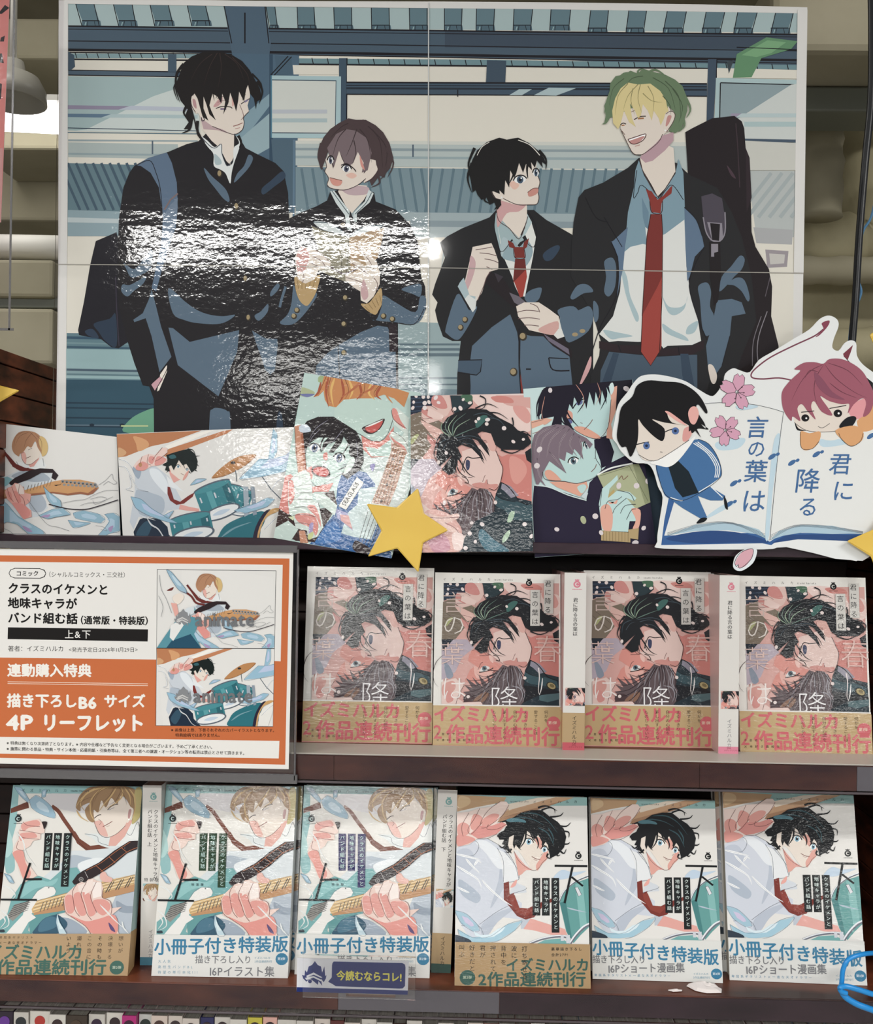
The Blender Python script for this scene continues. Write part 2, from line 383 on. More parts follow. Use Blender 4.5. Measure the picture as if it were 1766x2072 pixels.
    # far train and fence
    A.f('#a9b7b6', '138,288 360,292 360,322 138,318'); A.f('#8fa3a9', '138,309 350,312 350,316 138,313'); A.f('#93a5aa', '138,282 400,284 400,287 138,286'); A.r('#4d5f70', 307, 285, 310, 312)
    A.f('#5f7d88', '137,330 290,334 250,460 137,462')
    for x in range(120, 290, 17): A.L('#40596a', 5, [(x, 330), (x+42, 425)], 0)
    A.f('#8aa3ac', '137,425 245,428 240,478 137,478'); A.f('#b7c5c8', '137,440 240,443 240,452 137,450')
    A.f('#4a6476', '549,282 595,283 595,430 560,432'); A.f('#5c7a90', '597,283 596,440 592,440 593,283')
    A.f('#b1bebd', '598,291 1410,291 1410,345 598,335'); A.f('#cdd0c8', '598,285 1430,288 1430,296 598,291')
    for k, c_ in ((302,'#8b9ca2'),(318,'#94a8ad')): A.L(c_, 5, [(598,k),(1300,k+4)], 0)
    A.r('#4d5f70', 834, 293, 837, 318)
    A.f('#758e98', '598,338 1300,345 1300,435 598,430')
    for x in range(610, 1290, 22): A.L('#5b7683', 5, [(x, 341), (x+(14 if x < 860 else -14), 430)], 0)
    A.f('#9cadb2', '598,428 1300,434 1300,450 598,446'); A.f('#8698a0', '830,446 1300,450 1300,462 830,460'); A.f('#aab8bb', '800,458 950,460 950,482 800,482')
    A.f('#c8c9c1', '1500,285 1612,290 1610,345 1510,345'); A.f('#b3bab9', '1512,345 1610,346 1606,480 1530,480')
    for x in range(1520, 1640, 22): A.L('#a2adaf', 7, [(x+40, 350), (x-30, 440)], 0)
    A.f('#a9abad', '1524,460 1604,465 1602,495 1530,492'); A.f('#9a9298', '1548,505 1595,508 1592,540 1552,542'); A.f('#c3c0bb', '1556,513 1588,515 1586,533 1558,535')
    A.f('#dedacd', '137,478 240,478 200,676 135,674'); A.f('#dedacd', '1560,545 1606,545 1602,1112 1500,1112')
    # platform, lower left
    A.f('#5c7e89', '135,674 330,676 320,1112 130,1112'); A.f('#8fb0b4', '134,706 300,708 300,768 134,765'); A.f('#7f9da3', '134,745 290,748 290,762 134,760')
    for y, c_, k in ((683,'#33546a',5),(694,'#6f9097',3),(702,'#39586b',4),(748,'#44596a',4),(757,'#5a7a84',3)): A.L(c_, k, [(135,y),(285,y+3)], 0)
    A.f('#2c5062', '134,768 320,770 320,1112 130,1112')
    for y in (815, 825, 845, 862): A.L('#1d3647', 3, [(134,y),(315,y+3)], 0)
    A.L('#5a7180', 2.5, '134,860 315,862', 0)
    for x in (186, 247): A.e('#1a2b3a', x, 860, 5, 3)
    A.F('#64a183', '250,874 262,850 290,833 316,829 314,874'); A.L('#b8c88f', 3, '245,862 300,862', 0)
    A.f('#93a9ad', '800,650 935,655 925,800 800,800'); A.f('#b3bfbf', '855,485 905,490 880,600 862,560'); A.f('#d9d4c8', '845,482 900,480 885,600 860,600')
    for y, k in ((697,4),(707,5),(718,6),(765,4),(778,3)): A.L('#5b717c', k, [(805,y),(930,y)], 0)
    A.f('#6d8790', '805,785 925,788 925,802 805,802')
def poster_left(A):
    # ---- tall figure in a black stand-collar uniform
    A.f('#1c1a22', '194,488 182,539 170,610 158,668 160,678 170,680 204,686 226,703 240,705 262,690 258,560 236,470'); A.F('#28394d', '190,655 222,645 234,636 236,700 215,692 200,672'); A.F('#2c3d52','172,670 188,666 200,684 180,680')
    A.L('#3a3444', 1.8, '234,560 236,620 241,700', 1)
    A.f(JK, '425,262 402,286 378,292 340,308 300,320 272,336 262,350 250,380 241,442 238,520 240,620 258,690 272,735 289,780 302,782 311,807 314,1112 630,1112 606,870 600,780 592,640 585,440 583,391 574,347 557,330 520,312 497,300 488,285 474,272')
    A.f(SK, '404,228 410,262 428,285 445,300 458,326 466,334 473,318 474,272 450,235'); A.f('#bfa3a6', '404,232 412,262 440,264 474,274 460,262 425,236')
    A.F('#dfe4e4', '406,276 420,285 434,298 448,292 450,305 452,322 461,336 472,328 473,300 484,290 477,275 486,292 474,330 469,350 466,372 457,352 447,344 433,336 432,312 420,297'); A.F('#a8bcc2', '434,312 446,322 448,332 436,333')
    A.L('#39404e', 1.4, '407,277 425,296 436,300 448,292 449,310 456,330 461,336 470,326', 1)
    A.f(SK, '392,190 396,222 408,240 430,256 450,262 466,271 480,271 491,262 494,248 493,238 504,226 501,214 506,196 505,170 440,150 396,165')
    A.F(SK, '386,196 394,195 400,212 400,230 392,226 387,212'); A.F('#b98e90', '390,201 396,204 398,220 392,215'); A.L('#33282b', 1.3, '386,197 388,214 396,228'); A.L('#2b2b33', 1.6, '411,236 414,243 409,245 408,238')
    A.F('#dba9a0','470,178 478,175 476,205 470,215'); A.F('#c9999a','432,215 448,196 450,206 440,216')
    A.L('#3c3032', 1.8, '437,220 450,216 466,217 470,220'); A.L('#7f6b88', 3, '446,221 458,221'); A.L('#8a6f6e', 1, '440,208 452,204 464,207'); A.L('#3c3032', 1.8, '488,211 498,204 506,200'); A.L('#7f7598', 3, '495,207 502,203'); A.L('#5c4444', 1.1, '440,200 450,196 464,199'); A.L('#5c4444', 1, '488,196 498,192')
    A.L('#8a6a66', 1.2, '485,212 493,234 488,243'); A.L('#9b6a62', 1.8, '472,256 482,253 491,249'); A.L('#b98c83', 1.2, '476,261 486,259'); A.L('#4a3a3a', 1.2, '430,256 466,271 480,271 491,262 494,248 493,238 504,226')
    A.f('#1a1514', '392,240 385,262 372,262 382,248 374,236 380,222 366,205 358,185 357,168 364,150 372,128 388,115 405,108 430,104 445,105 470,112 490,124 505,142 515,160 526,180 530,200 520,206 518,222 514,200 506,190 502,172 498,182 494,206 484,186 482,205 478,226 472,205 466,188 462,210 452,232 456,206 450,190 448,210 440,196 430,190 424,214 428,225 437,244 424,232 418,212 412,196 412,220 422,245 410,236 400,200 394,190 388,196 386,208 390,225 400,262 412,285 405,278 396,262')
    A.H('#1a1514', 6, '372,130 358,150 356,180 364,208','378,215 372,228 378,240','520,165 531,185 524,212','388,240 384,262 368,270','398,250 402,272 416,290','400,245 400,270 408,284','482,275 488,288 484,300')
    A.H('#1a1514', 4, '365,160 352,178 360,205', '510,150 528,170 530,192','440,140 430,175 434,205','455,150 446,180 437,200','490,150 496,180 490,205')
    A.H('#3a2b28', 1.5, '430,110 405,130 385,165','440,108 425,135 412,175','455,110 480,130 495,165','445,108 448,140 440,185','470,116 500,150 506,180')
    A.L('#4a4148', 1.2, '472,250 488,260', 0) if 0 else None
    A.f('#59708a', '275,335 300,320 338,309 348,330 358,370 360,420 356,460 342,500 328,545 316,590 307,583 316,540 326,500 330,440 322,380 305,350 285,336'); A.f('#6b7f96', '330,440 345,415 360,400 358,445 342,500 330,500'); A.L('#7c6a6a', 3, '333,425 345,405 360,392', 0)
    A.f(JB, '307,586 316,620 326,661 347,722 323,753 307,681 295,644 272,652 270,647 289,634 301,607'); A.L(OL, 1.4, '275,336 303,325 316,350 325,385 329,440', 1)
    for p in ('341,583 374,610 400,628 425,637 452,640 476,637 460,650 438,656 400,654 374,648 350,634', '251,532 270,545 285,532 307,505 308,530 300,548 268,562 256,545','248,576 262,577 280,568 296,559 290,574 272,588 258,600 246,590','515,639 528,630 542,615 541,632 524,649','413,340 430,358 455,381 464,400 463,409 452,402 436,382 421,362','503,314 512,320 506,336 493,352 474,370 480,352 494,336'): A.F(JB, p)
    for p in ('341,663 350,664 384,692 484,668 480,712 442,802 360,739 350,700', '510,669 537,685 561,686 562,700 556,750 547,758 536,748 530,726 520,700'): A.f(JB, p)
    A.F(JB2, '571,347 577,360 555,378 533,394 530,382 548,366'); A.F(JB, '430,828 444,826 460,832 466,850 466,1000 424,1000 424,850'); A.F(JB2,'560,850 572,850 574,1000 558,1000')
    A.F(JB, '548,590 560,575 566,578 560,590 548,600'); A.L(JB, 5, '578,580 570,605 566,622')
    A.f('#e8dfd4', '325,754 338,738 338,752 322,790 318,792'); A.f('#c99aa4', '306,778 324,762 330,768 314,791'); A.L(OL, 1.2, '306,778 323,758 338,738 336,752 314,791')
    for x, y, a in ((445,352,5),(479,418,5),(497,564,4.5),(503,643,4.5)): A.e('#3a3226', x, y, a, a*1.5); A.e('#a08d66', x-1, y-1, a*.75, a*1.15)
    # ---- second figure, brown hair, reading
    A.f(JK, '580,445 610,430 640,418 662,406 668,388 690,384 716,445 745,386 757,390 760,408 800,424 830,455 845,490 852,560 860,580 862,625 852,645 840,655 805,655 808,1112 600,1112 592,700 588,600')
    A.f(JB, '764,659 784,662 800,700 808,1112 600,1112 640,740 662,715 686,698 730,672'); A.f('#2b2126', '786,656 803,656 804,712 788,712'); A.L(OL, 1.8, '684,700 686,740 690,800', 1)
    A.F(JB, '594,576 602,600 614,612 636,592 640,602 612,640 590,657 566,654 582,636 590,612'); A.F(JB, '730,615 745,640 760,648 772,620 775,598 800,612 840,632 850,600 862,605 856,640 838,656 800,652 760,648 738,634'); A.F(JB, '812,586 830,578 852,576 850,600 835,595')
    A.L(OL, 1.3, '735,630 760,649 800,653 838,656 858,625', 1)
    A.F('#b99a66', '597,559 618,572 647,556 640,590 628,612 619,619 606,608 598,585'); A.F('#b99a66', '730,615 745,614 757,600 771,583 773,612 766,628 759,637 742,628')
    for i in range(5): A.L('#8a6f43', 1, [(602+i*9, 568-i), (604+i*7, 585)], 0); A.L('#8a6f43', 1, [(736+i*8, 618-i*5), (748+i*6, 630-i*4)], 0)
    A.f(SK, '690,372 742,376 745,390 736,405 712,432 700,418 684,388'); A.F('#bfa6ac', '690,378 742,378 744,392 720,396 700,392')
    A.f('#cdd9da', '668,388 676,386 690,405 708,428 706,440 712,470 702,462 698,436 680,412'); A.f('#cdd9da', '746,384 756,392 748,410 722,432 722,450 714,448 716,430 738,408'); A.L('#39505c', 1.4, '672,387 690,412 706,434'); A.L('#39505c', 1.4, '752,390 740,412 718,434')
    A.f('#8f8a74', '630,457 650,466 694,478 706,481 712,556 698,570 672,560 640,545 642,500'); A.f('#b09472', '706,481 740,470 779,461 764,522 740,545 720,556 710,558'); A.L('#5c5848', 1.3, '706,482 700,568', 0); A.L('#5c5848', 1.2, '693,480 690,566', 0)
    A.F('#d6dfe0', '634,450 655,449 680,460 706,481 690,474 655,466'); A.F('#d6dfe0', '774,457 750,457 728,464 706,481 735,472 760,465'); A.L('#3b5360', 1.6, '634,450 664,452 690,466 706,480'); A.L('#3b5360', 1.6, '774,457 745,458 724,466 706,480')
    A.f(SK, '604,504 620,500 640,507 655,518 670,530 668,540 656,545 645,546 636,566 618,574 603,566 598,540 597,520'); A.F(PK, '606,502 620,504 626,520 616,548 604,552 599,528')
    A.f(SK, '699,556 712,553 728,552 740,549 724,541 706,530 710,524 726,530 744,545 738,525 724,501 730,497 748,515 762,530 769,552 768,575 756,600 742,614 730,608 729,590 716,582 699,568'); A.F('#c9a4a6', '735,566 742,580 745,600 736,607 730,592')
    for p in ('640,507 655,518 668,532','634,520 650,528 660,542','628,532 646,540','700,562 716,566 733,572','706,529 728,543 745,556','726,503 745,525 758,548','755,560 764,575 760,590','610,545 615,560 612,572'): A.L('#6b4e4e', 1.2, p)
    A.L('#4a343c', 3, '668,540 690,553 705,552 724,543')
    A.f(SK, '658,325 660,340 658,348 665,362 662,374 669,381 696,385 720,378 742,362 760,352 764,335 760,300 740,280 680,285'); A.F('#e3b8a8', '700,355 712,350 722,356 712,362'); A.L('#4a3a3a', 1.3, '658,325 661,338 657,347 665,361 662,374 669,381 696,385 722,376 740,362')
    A.f('#4a3a3c', '648,340 643,322 645,300 655,278 668,262 685,250 705,240 720,243 740,243 760,254 775,268 788,290 796,320 790,340 780,352 778,360 768,356 752,377 746,362 756,352 762,338 760,325 748,322 742,345 736,352 738,330 728,308 722,290 715,325 700,338 692,322 686,305 680,325 674,342 668,320 664,308 656,330 650,345')
    A.f('#75606a' if 0 else '#77666b', '662,300 680,272 700,262 720,265 742,280 752,310 744,345 732,350 736,330 724,308 715,330 702,340 692,318 686,306 676,338 668,318')
    A.H('#3a2c2e', 2, '722,262 712,290 700,318','728,262 744,285 752,330','700,262 684,282 672,320','745,256 768,285 774,340','752,262 782,300 778,350','705,250 690,258 668,280','716,285 720,310 712,335')
    A.H('#4a3a3c', 5, '650,290 644,320 656,348','780,300 796,330 784,360','776,330 780,350 768,365','762,350 768,370 750,380','736,245 718,248 706,258')
    A.F('#d58f84', '728,315 734,330 738,345 730,335')
    A.F(SK, '752,340 762,336 764,345 754,360 740,370 736,368 746,356'); A.L('#5b4144', 1.2, '763,337 764,346 752,362 738,370')
    eye(A, 669, 325, 6, 9, '#4e5268'); eye(A, 701, 342, 9, 8, '#4e5268', tilt=8)
    A.L('#2b1f22', 1.8, '690,335 702,332 716,342 720,348'); A.F('#d69384', '667,360 680,363 692,366 690,374 682,377 672,373'); A.L('#6b3f38', 1.2, '667,360 680,363 692,366')
    for x, y in ((699,603),(696,656),(696,714),(601,628),(595,640),(776,640),(794,646)): A.e('#3d3526', x, y, 6, 6); A.e('#a4936c', x-1, y-1, 4, 4.3)
    A.e('#8e7f62', 694, 456, 5)
def poster_right(A):
    # ---- third figure, dark hair, blazer and tie
    A.f('#1f1f21', '890,491 905,478 935,462 960,452 990,440 1003,426 1080,425 1105,445 1156,474 1200,520 1200,1112 920,1112 925,756 932,690 915,690 896,681 885,650 880,628 885,612 874,596 880,575 900,522')
    A.f(JB, '1032,636 995,662 955,700 950,740 952,780 944,1112 1052,1112 1055,800 1052,760 1050,700 1046,672'); A.f(JB, '1053,675 1075,680 1104,681 1140,700 1152,722 1158,780 1160,1112 1060,1112 1058,800 1052,740')
    A.f('#8e3228', '1053,756 1058,790 1060,820 1052,820'); A.L(OL, 2, '1050,665 1050,740 1054,800', 1)
    A.F(JB, '924,596 940,612 950,628 965,620 958,640 940,672 925,688 905,676 902,662'); A.F(JB, '1061,600 1072,588 1090,582 1096,586 1088,608 1068,612')
    A.F(JB2, '1098,516 1110,504 1128,496 1132,504 1118,524 1104,528')
    A.f('#43586c', '927,729 975,728 972,750 965,758 926,752'); A.L(OL, 2, '927,729 975,728 972,752 964,759 926,754', 0); A.L(OL, 2, '1110,724 1150,726'); A.L(OL, 2.5, '1110,724 1118,748 1152,750')
    A.f('#9db5ba', '1003,430 1000,460 1013,512 1022,500 1036,484 1044,500 1052,490 1060,486 1050,470 1020,450'); A.f('#dfe2de', '1005,445 1015,512 1036,560 1042,580 1052,600 1062,600 1078,520 1084,480 1075,450 1060,470 1068,488 1050,500 1036,488 1016,508'); A.F('#a9bec4', '1018,480 1030,492 1016,520 1012,500'); A.F('#8fa9b3','1016,520 1036,488 1050,500 1066,486 1078,510 1062,540 1040,530')
    A.f('#b0c6c9', '1066,432 1076,450 1062,476 1050,486 1062,462'); A.L(OL, 1.3, '1003,428 1000,460 1013,510 1036,484'); A.L(OL, 1.3, '1070,430 1085,462 1080,500 1060,486')
    A.f('#7d2b22', '1027,486 1038,492 1042,500 1058,500 1060,490 1070,482 1066,500 1060,505 1062,522 1042,522 1039,503 1030,500'); A.f('#a5392c', '1042,524 1062,524 1066,560 1058,600 1052,602 1038,565'); A.f('#6d241d', '1042,524 1062,524 1064,545 1038,572'); A.L('#3c1512', 1.3, '1039,503 1042,522 1062,522 1060,503')
    A.f(SK, '1002,395 1010,440 1030,462 1050,482 1062,455 1066,440 1066,410 1040,405'); A.F('#cf9f9f', '1008,398 1030,410 1064,412 1050,428 1025,432 1006,460'); A.L('#57423f', 1.3, '1004,410 1008,445 1030,462 1050,484 1062,458 1068,438')
    A.f('#221a1e', '960,548 975,560 985,575 1060,640 1118,700 1156,724 1158,712 1120,660 1040,600 1020,565 992,550') ; A.f('#6b6570', '1030,592 1050,600 1066,614 1056,622 1040,612'); A.f('#70687a', '1100,676 1150,706 1152,718 1110,690'); A.f('#3a333c', '1000,552 1018,560 1008,572')
    A.f(SK, '956,500 975,496 994,492 1000,505 1008,528 1008,545 990,550 984,562 975,592 962,612 950,600 938,580 946,545 952,520'); A.F('#caa5a8', '952,518 962,530 958,556 944,590 940,578 948,545')
    for p in ('962,506 980,503 996,500','970,512 990,514 1004,518','980,524 996,527 1008,532','984,540 996,545','992,550 984,562 978,580 966,608'): A.L('#6b4e4e', 1.4, p)
    A.f('#a7bdc4', '938,562 930,572 926,580 940,605 958,632 962,600 950,598'); A.f('#d8dcda', '952,600 962,606 965,596 962,625 956,632 940,605 948,596')
    A.f(SK, '1044,620 1060,612 1090,612 1110,625 1130,640 1133,655 1125,676 1105,676 1070,668 1060,655 1048,640'); A.F('#d3a49c', '1090,665 1128,650 1125,676 1100,675')
    for p in ('1046,632 1065,628 1090,630','1048,645 1070,643 1092,646','1060,658 1075,658 1090,660','1072,614 1086,620 1092,632'): A.L('#6b4e4e', 1.4, p)
    A.f('#dfe0dc', '1133,640 1142,660 1145,680 1128,686 1120,678 1130,665'); A.F(JB,'1128,628 1160,620 1172,640 1160,680 1145,690 1140,655')
    for x, y, r_ in ((941,647,6),(932,663,6),(1058,681,8),(1039,753,8)): A.e('#3a3226', x, y, r_, r_*1.1); A.e('#a3906a', x-1, y-1, r_*.72, r_*.78)
    A.L('#1c1c22', 3, '1064,747 1074,747', 0)
    A.f(SK, '996,392 1010,405 1040,414 1068,414 1086,414 1090,400 1088,386 1092,368 1084,345 1086,325 1070,315 1020,320 1000,350'); A.F('#e4baa9', '1030,372 1042,366 1050,376 1040,384'); A.L('#4a3a3a', 1.3, '1018,402 1045,414 1070,415 1086,413 1090,400 1088,386 1092,368 1085,352')
    eye(A, 1052, 364, 12, 9, '#42586e', tilt=-8); eye(A, 1084, 350, 6, 9, '#42586e'); A.F('#cb8c7f', '1068,390 1078,382 1088,381 1088,390 1080,396 1070,398'); A.L('#6b3f38', 1.2, '1067,390 1078,382 1088,381')
    A.f('#141211', '1014,415 1006,425 1000,410 990,415 984,400 974,405 966,395 962,385 956,390 952,365 948,350 955,325 965,305 985,288 1010,279 1025,283 1048,279 1070,290 1088,305 1100,320 1106,335 1096,328 1098,340 1086,325 1082,340 1074,328 1076,345 1064,332 1058,350 1050,330 1044,352 1040,360 1032,345 1030,380 1022,365 1020,395 1010,385 1012,400')
    A.H('#141211', 6, '955,330 946,360 954,390','1090,305 1104,322 1104,345','985,390 980,405 990,412','1000,395 1006,415 1000,425','1070,320 1066,342 1068,362','1045,325 1040,350 1030,372','960,300 948,330 950,350')
    A.L('#e6e2d8', 1.6, '1048,284 1072,294 1092,315'); A.L('#e6e2d8', 1.2, '965,315 975,298 990,288')
    A.F(SK, '996,388 1008,392 1018,396 1014,404 1004,402'); A.L('#4a3a3a', 1.2, '994,388 1000,400 1014,405'); A.e('#e8e8e8', 1015, 400, 2)
    # ---- guitar bag
    A.f('#1f1619', '1386,268 1400,260 1440,240 1485,235 1500,246 1505,260 1508,300 1516,320 1520,470 1528,500 1555,545 1562,580 1560,640 1570,680 1575,700 1572,1112 1430,1112 1390,330'); A.f('#2d2026', '1508,300 1516,320 1520,400 1510,430'); A.L('#3b2c33', 2, '1488,250 1492,300 1496,380'); A.F('#4a3540', '1470,335 1482,350 1488,362 1478,355')
    A.L('#8a848c', 1.6, '1552,630 1535,680 1532,720 1540,760'); A.L('#7a747c', 1.4, '1540,640 1524,690 1522,740'); A.L('#5c545c', 1.5, '1548,600 1558,560')
    # ---- fourth figure, fair hair, open blazer
    A.f('#222224', '1292,320 1270,340 1220,370 1182,385 1170,400 1160,450 1156,500 1155,560 1190,620 1200,640 1215,690 1212,720 1195,760 1188,1112 1480,1112 1475,800 1500,720 1530,650 1520,560 1500,480 1480,430 1450,380 1395,355 1368,330')
    A.f('#7c9cac', '1292,325 1302,355 1320,385 1332,402 1345,385 1366,352 1372,322 1382,350 1385,420 1388,520 1262,520 1270,430 1282,380 1285,345'); A.f('#5c7ca0' if 0 else '#68889c', '1298,400 1312,430 1310,480 1300,440'); A.L(OL, 1.3, '1288,345 1281,400 1290,390 1298,375 1330,402 1345,387 1360,375 1382,405')
    A.f('#dde0dd', '1263,510 1275,500 1300,494 1308,496 1305,460 1330,480 1345,474 1384,445 1388,540 1396,590 1412,650 1418,690 1400,698 1350,700 1342,705 1330,690 1290,692 1250,690 1232,692 1212,676 1240,640 1254,590 1258,540')
    for p in ('1256,540 1268,560 1275,600 1292,640 1286,650 1270,610 1262,580','1340,600 1352,620 1375,622 1388,612 1390,600 1384,625 1365,638 1350,630','1340,655 1360,668 1385,680 1392,690 1370,684 1345,672','1220,668 1245,672 1280,680 1255,684 1235,686','1392,660 1412,650 1405,672 1388,676'): A.F('#a6bfc6', p)
    A.f('#5c7590', '1384,420 1408,445 1420,480 1424,500 1405,520 1395,560 1390,570 1386,500'); A.f('#5c7590', '1270,460 1240,488 1235,490 1250,520 1252,560 1248,600 1260,545 1264,500')
    A.F(JB, '1222,530 1238,522 1246,540 1244,580 1232,600 1222,590 1226,560'); A.F(JB, '1412,580 1430,572 1438,590 1436,620 1444,640 1440,670 1428,680 1420,660 1416,610')
    A.f(JB, '1450,608 1480,605 1500,612 1508,635 1480,640 1476,680 1460,740 1446,760 1432,745 1428,700 1440,660'); A.F(JB, '1496,518 1506,525 1500,545 1485,560 1475,572 1455,590 1460,560 1478,540'); A.F(JB, '1470,575 1490,562 1506,568 1516,600 1512,610 1500,590 1485,578')
    A.F(JB, '1154,600 1168,578 1188,576 1200,590 1180,594 1160,606'); A.F(JB, '1133,640 1170,628 1192,620 1200,640 1190,670 1160,690 1145,688'); A.F(JB,'1200,610 1210,620 1210,645 1202,650')
    A.f('#2b1d22', '1212,690 1250,698 1330,700 1342,706 1400,700 1425,688 1424,705 1400,718 1330,720 1240,712 1212,705'); A.f('#45596b', '1232,712 1330,722 1400,718 1410,718 1412,1112 1195,1112 1215,750'); A.f('#33465a', '1376,716 1392,716 1406,790 1394,820 1380,760'); A.f('#33465a', '1240,714 1252,716 1228,800 1208,800'); A.L(OL, 2, '1250,698 1256,712',0); A.L(OL,2,'1372,702 1374,718',0)
    A.f('#8d3026', '1306,383 1318,388 1326,400 1330,405 1342,396 1355,380 1360,376 1358,392 1342,404 1338,412 1336,432 1318,430 1314,408 1310,395'); A.f('#a33c31', '1316,434 1338,434 1340,470 1338,600 1338,700 1334,712 1316,740 1296,712 1300,620 1308,480'); A.f('#7d2a23', '1308,480 1316,434 1338,434 1340,480 1339,560 1330,580 1298,640'); A.L('#3c1512', 1.4, '1316,434 1308,480 1300,620 1296,712 1316,740 1334,712 1339,600 1340,470 1338,434', 0); A.L('#3c1512', 1.4, '1314,408 1318,430 1337,432 1340,408')
    A.f(SK, '1294,320 1300,345 1318,375 1330,398 1345,382 1366,348 1362,300 1340,290 1300,310'); A.f('#bb98a2', '1294,320 1305,330 1320,326 1345,305 1362,285 1362,268 1340,275 1300,312'); A.L('#57423f', 1.3, '1294,322 1300,346 1330,398 1348,378 1365,350')
    A.f(SK, '1256,262 1266,285 1276,305 1284,313 1300,313 1325,292 1345,270 1360,262 1362,235 1340,195 1260,200 1252,240'); A.L('#57423f', 1.3, '1255,262 1276,305 1284,313 1300,313 1330,290 1340,272')
    A.f('#ffffff', '1270,282 1290,276 1306,272 1300,284 1286,292 1276,291'); A.F('#c58b86', '1272,287 1284,282 1303,276 1296,286 1282,292'); A.L('#5b2f2c', 1.6, '1270,283 1288,277 1306,272 1301,284 1286,292 1276,291 1270,283')
    A.L('#3a2a28', 2, '1282,243 1294,237 1306,236'); A.L('#a8703f', 3, '1290,241 1302,240'); A.L('#3a2a28', 2, '1254,254 1260,250 1266,252'); A.L('#a8703f', 2.4, '1257,255 1263,254'); A.L('#7c5f4f', 1.2, '1258,266 1264,274'); A.L('#8a6a5a', 1.2, '1275,228 1290,222'); A.L('#c08f88', 1.5, '1284,297 1294,294', 0)
    A.f('#67805e', '1232,240 1222,250 1225,235 1222,215 1228,200 1233,185 1234,170 1245,155 1262,152 1275,144 1290,150 1300,140 1320,146 1345,152 1365,162 1380,175 1390,200 1390,225 1385,240 1378,262 1366,270 1352,266 1362,240 1362,225 1350,215 1335,195')
    A.f('#dccb8b', '1250,262 1240,250 1238,225 1244,200 1255,180 1270,168 1290,172 1315,170 1335,185 1348,205 1352,225 1345,235 1336,255 1332,240 1322,225 1318,245 1310,225 1300,212 1296,235 1290,240 1284,225 1274,210 1278,240 1286,258 1272,248 1262,225 1258,240 1254,255')
    A.F(SK, '1345,232 1356,226 1364,232 1362,245 1350,262 1342,258'); A.F('#c78d86', '1350,236 1358,236 1352,252 1346,256'); A.L('#57423f', 1.2, '1346,232 1356,226 1365,232 1361,248 1348,268'); A.e('#f4f4f0', 1345, 265, 2)
    A.H('#8d8554', 1.6, '1290,172 1270,195 1260,225','1295,172 1290,200 1298,230','1310,175 1322,200 1320,232','1270,170 1250,195 1244,235','1300,190 1318,205 1340,208','1280,180 1276,205 1284,235')
    A.H('#67805e', 6, '1275,150 1262,150 1248,160','1295,160 1290,145 1300,140','1300,155 1325,142 1350,158','1240,175 1228,205 1222,232','1382,190 1396,220 1388,240','1380,235 1384,255 1372,268','1330,170 1345,190 1350,220','1250,170 1236,195 1236,225','1235,230 1226,248 1218,252')
    A.H('#46583f', 1.4, '1262,160 1240,180 1232,215','1300,155 1278,160 1262,180','1320,158 1352,180 1366,225','1345,165 1372,195 1376,240','1340,195 1355,215 1356,235','1360,180 1380,215 1372,250')
    A.f('#4b4551', '1418,398 1440,392 1460,402 1466,440 1464,480 1455,490 1436,488 1424,460'); A.f('#8c8792', '1430,450 1460,452 1462,482 1452,490 1440,487'); A.f('#1b1517', '1436,452 1456,454 1454,488 1440,486'); A.L('#8c8792', 2.5, '1422,440 1428,470 1440,487 1456,488 1466,470 1466,430')
    A.f('#1b1416', '1434,490 1456,490 1458,560 1452,610 1444,620 1436,560'); A.f('#8c8792', '1438,494 1452,494 1452,510 1444,512 1444,520 1438,520'); A.L('#1a1a20', 2, '1384,420 1408,445 1420,478'); 
    A.L(OL, 1.8, '1424,500 1404,540 1394,580 1410,640 1430,688'); A.L(OL, 1.8, '1236,490 1250,530 1246,600 1215,660 1195,720'); A.L(OL, 1.4, '1222,440 1258,500'); A.L(OL, 1.2, '1184,400 1205,440 1230,450'); A.L(OL, 1.4, '1476,680 1460,740')
    A.F(SK, '1432,740 1442,740 1450,760 1446,776 1438,772'); A.F('#d9a5a6', '1190,730 1196,722 1194,745 1178,775 1172,778')
    for x, y in ((1178,670),(1163,677)): A.e('#a3906a', x, y, 6, 4)
def petals(A, pts, c='#e6d9d6', r=14):
    for i, (x, y) in enumerate(pts): A.e(c, x, y, r*(.8+.3*((i*7) % 3)/2), r*(1.0+.3*((i*5) % 3)/2), (i*37) % 180, 10)
def swirl(A, c, wd, cx, cy, r0, a0, a1, n=7, sq=1.0):
    pts = [(cx+r0*(1-.35*i/n)*math.cos(R(a0+(a1-a0)*i/n)), cy+r0*sq*(1-.35*i/n)*math.sin(R(a0+(a1-a0)*i/n))) for i in range(n+1)]
    A.L(c, wd, pts, 1, 1)
def crest(A, x, y, r, col, inner):
    A.e(col, x, y, r, n=20); A.e(inner, x, y, r*.55, n=18); A.e(col, x+r*.1, y, r*.36, n=16); A.f(inner, [(x+r*.1, y-r*.3), (x+r*.8, y-r*.3), (x+r*.8, y+r*.3), (x+r*.1, y+r*.3)]) if 0 else A.r(col, x+r*.25, y-r*.25, x+r*.8, y+r*.25)
    for k in (-1, 0, 1): A.e(col, x+k*r*.45, y-r*1.32-abs(k)*-r*.06, r*.17, n=8)
    A.r(col, x-r*.5, y-r*1.2, x+r*.5, y-r*.95); A.L(col, r*.07, [(x-r*1.3, y+r*1.42), (x+r*1.3, y+r*1.42)], 0)
    for i in range(9): A.e(col, x-r*1.2+i*r*.3, y+r*1.4, r*.09, r*.13, n=6)
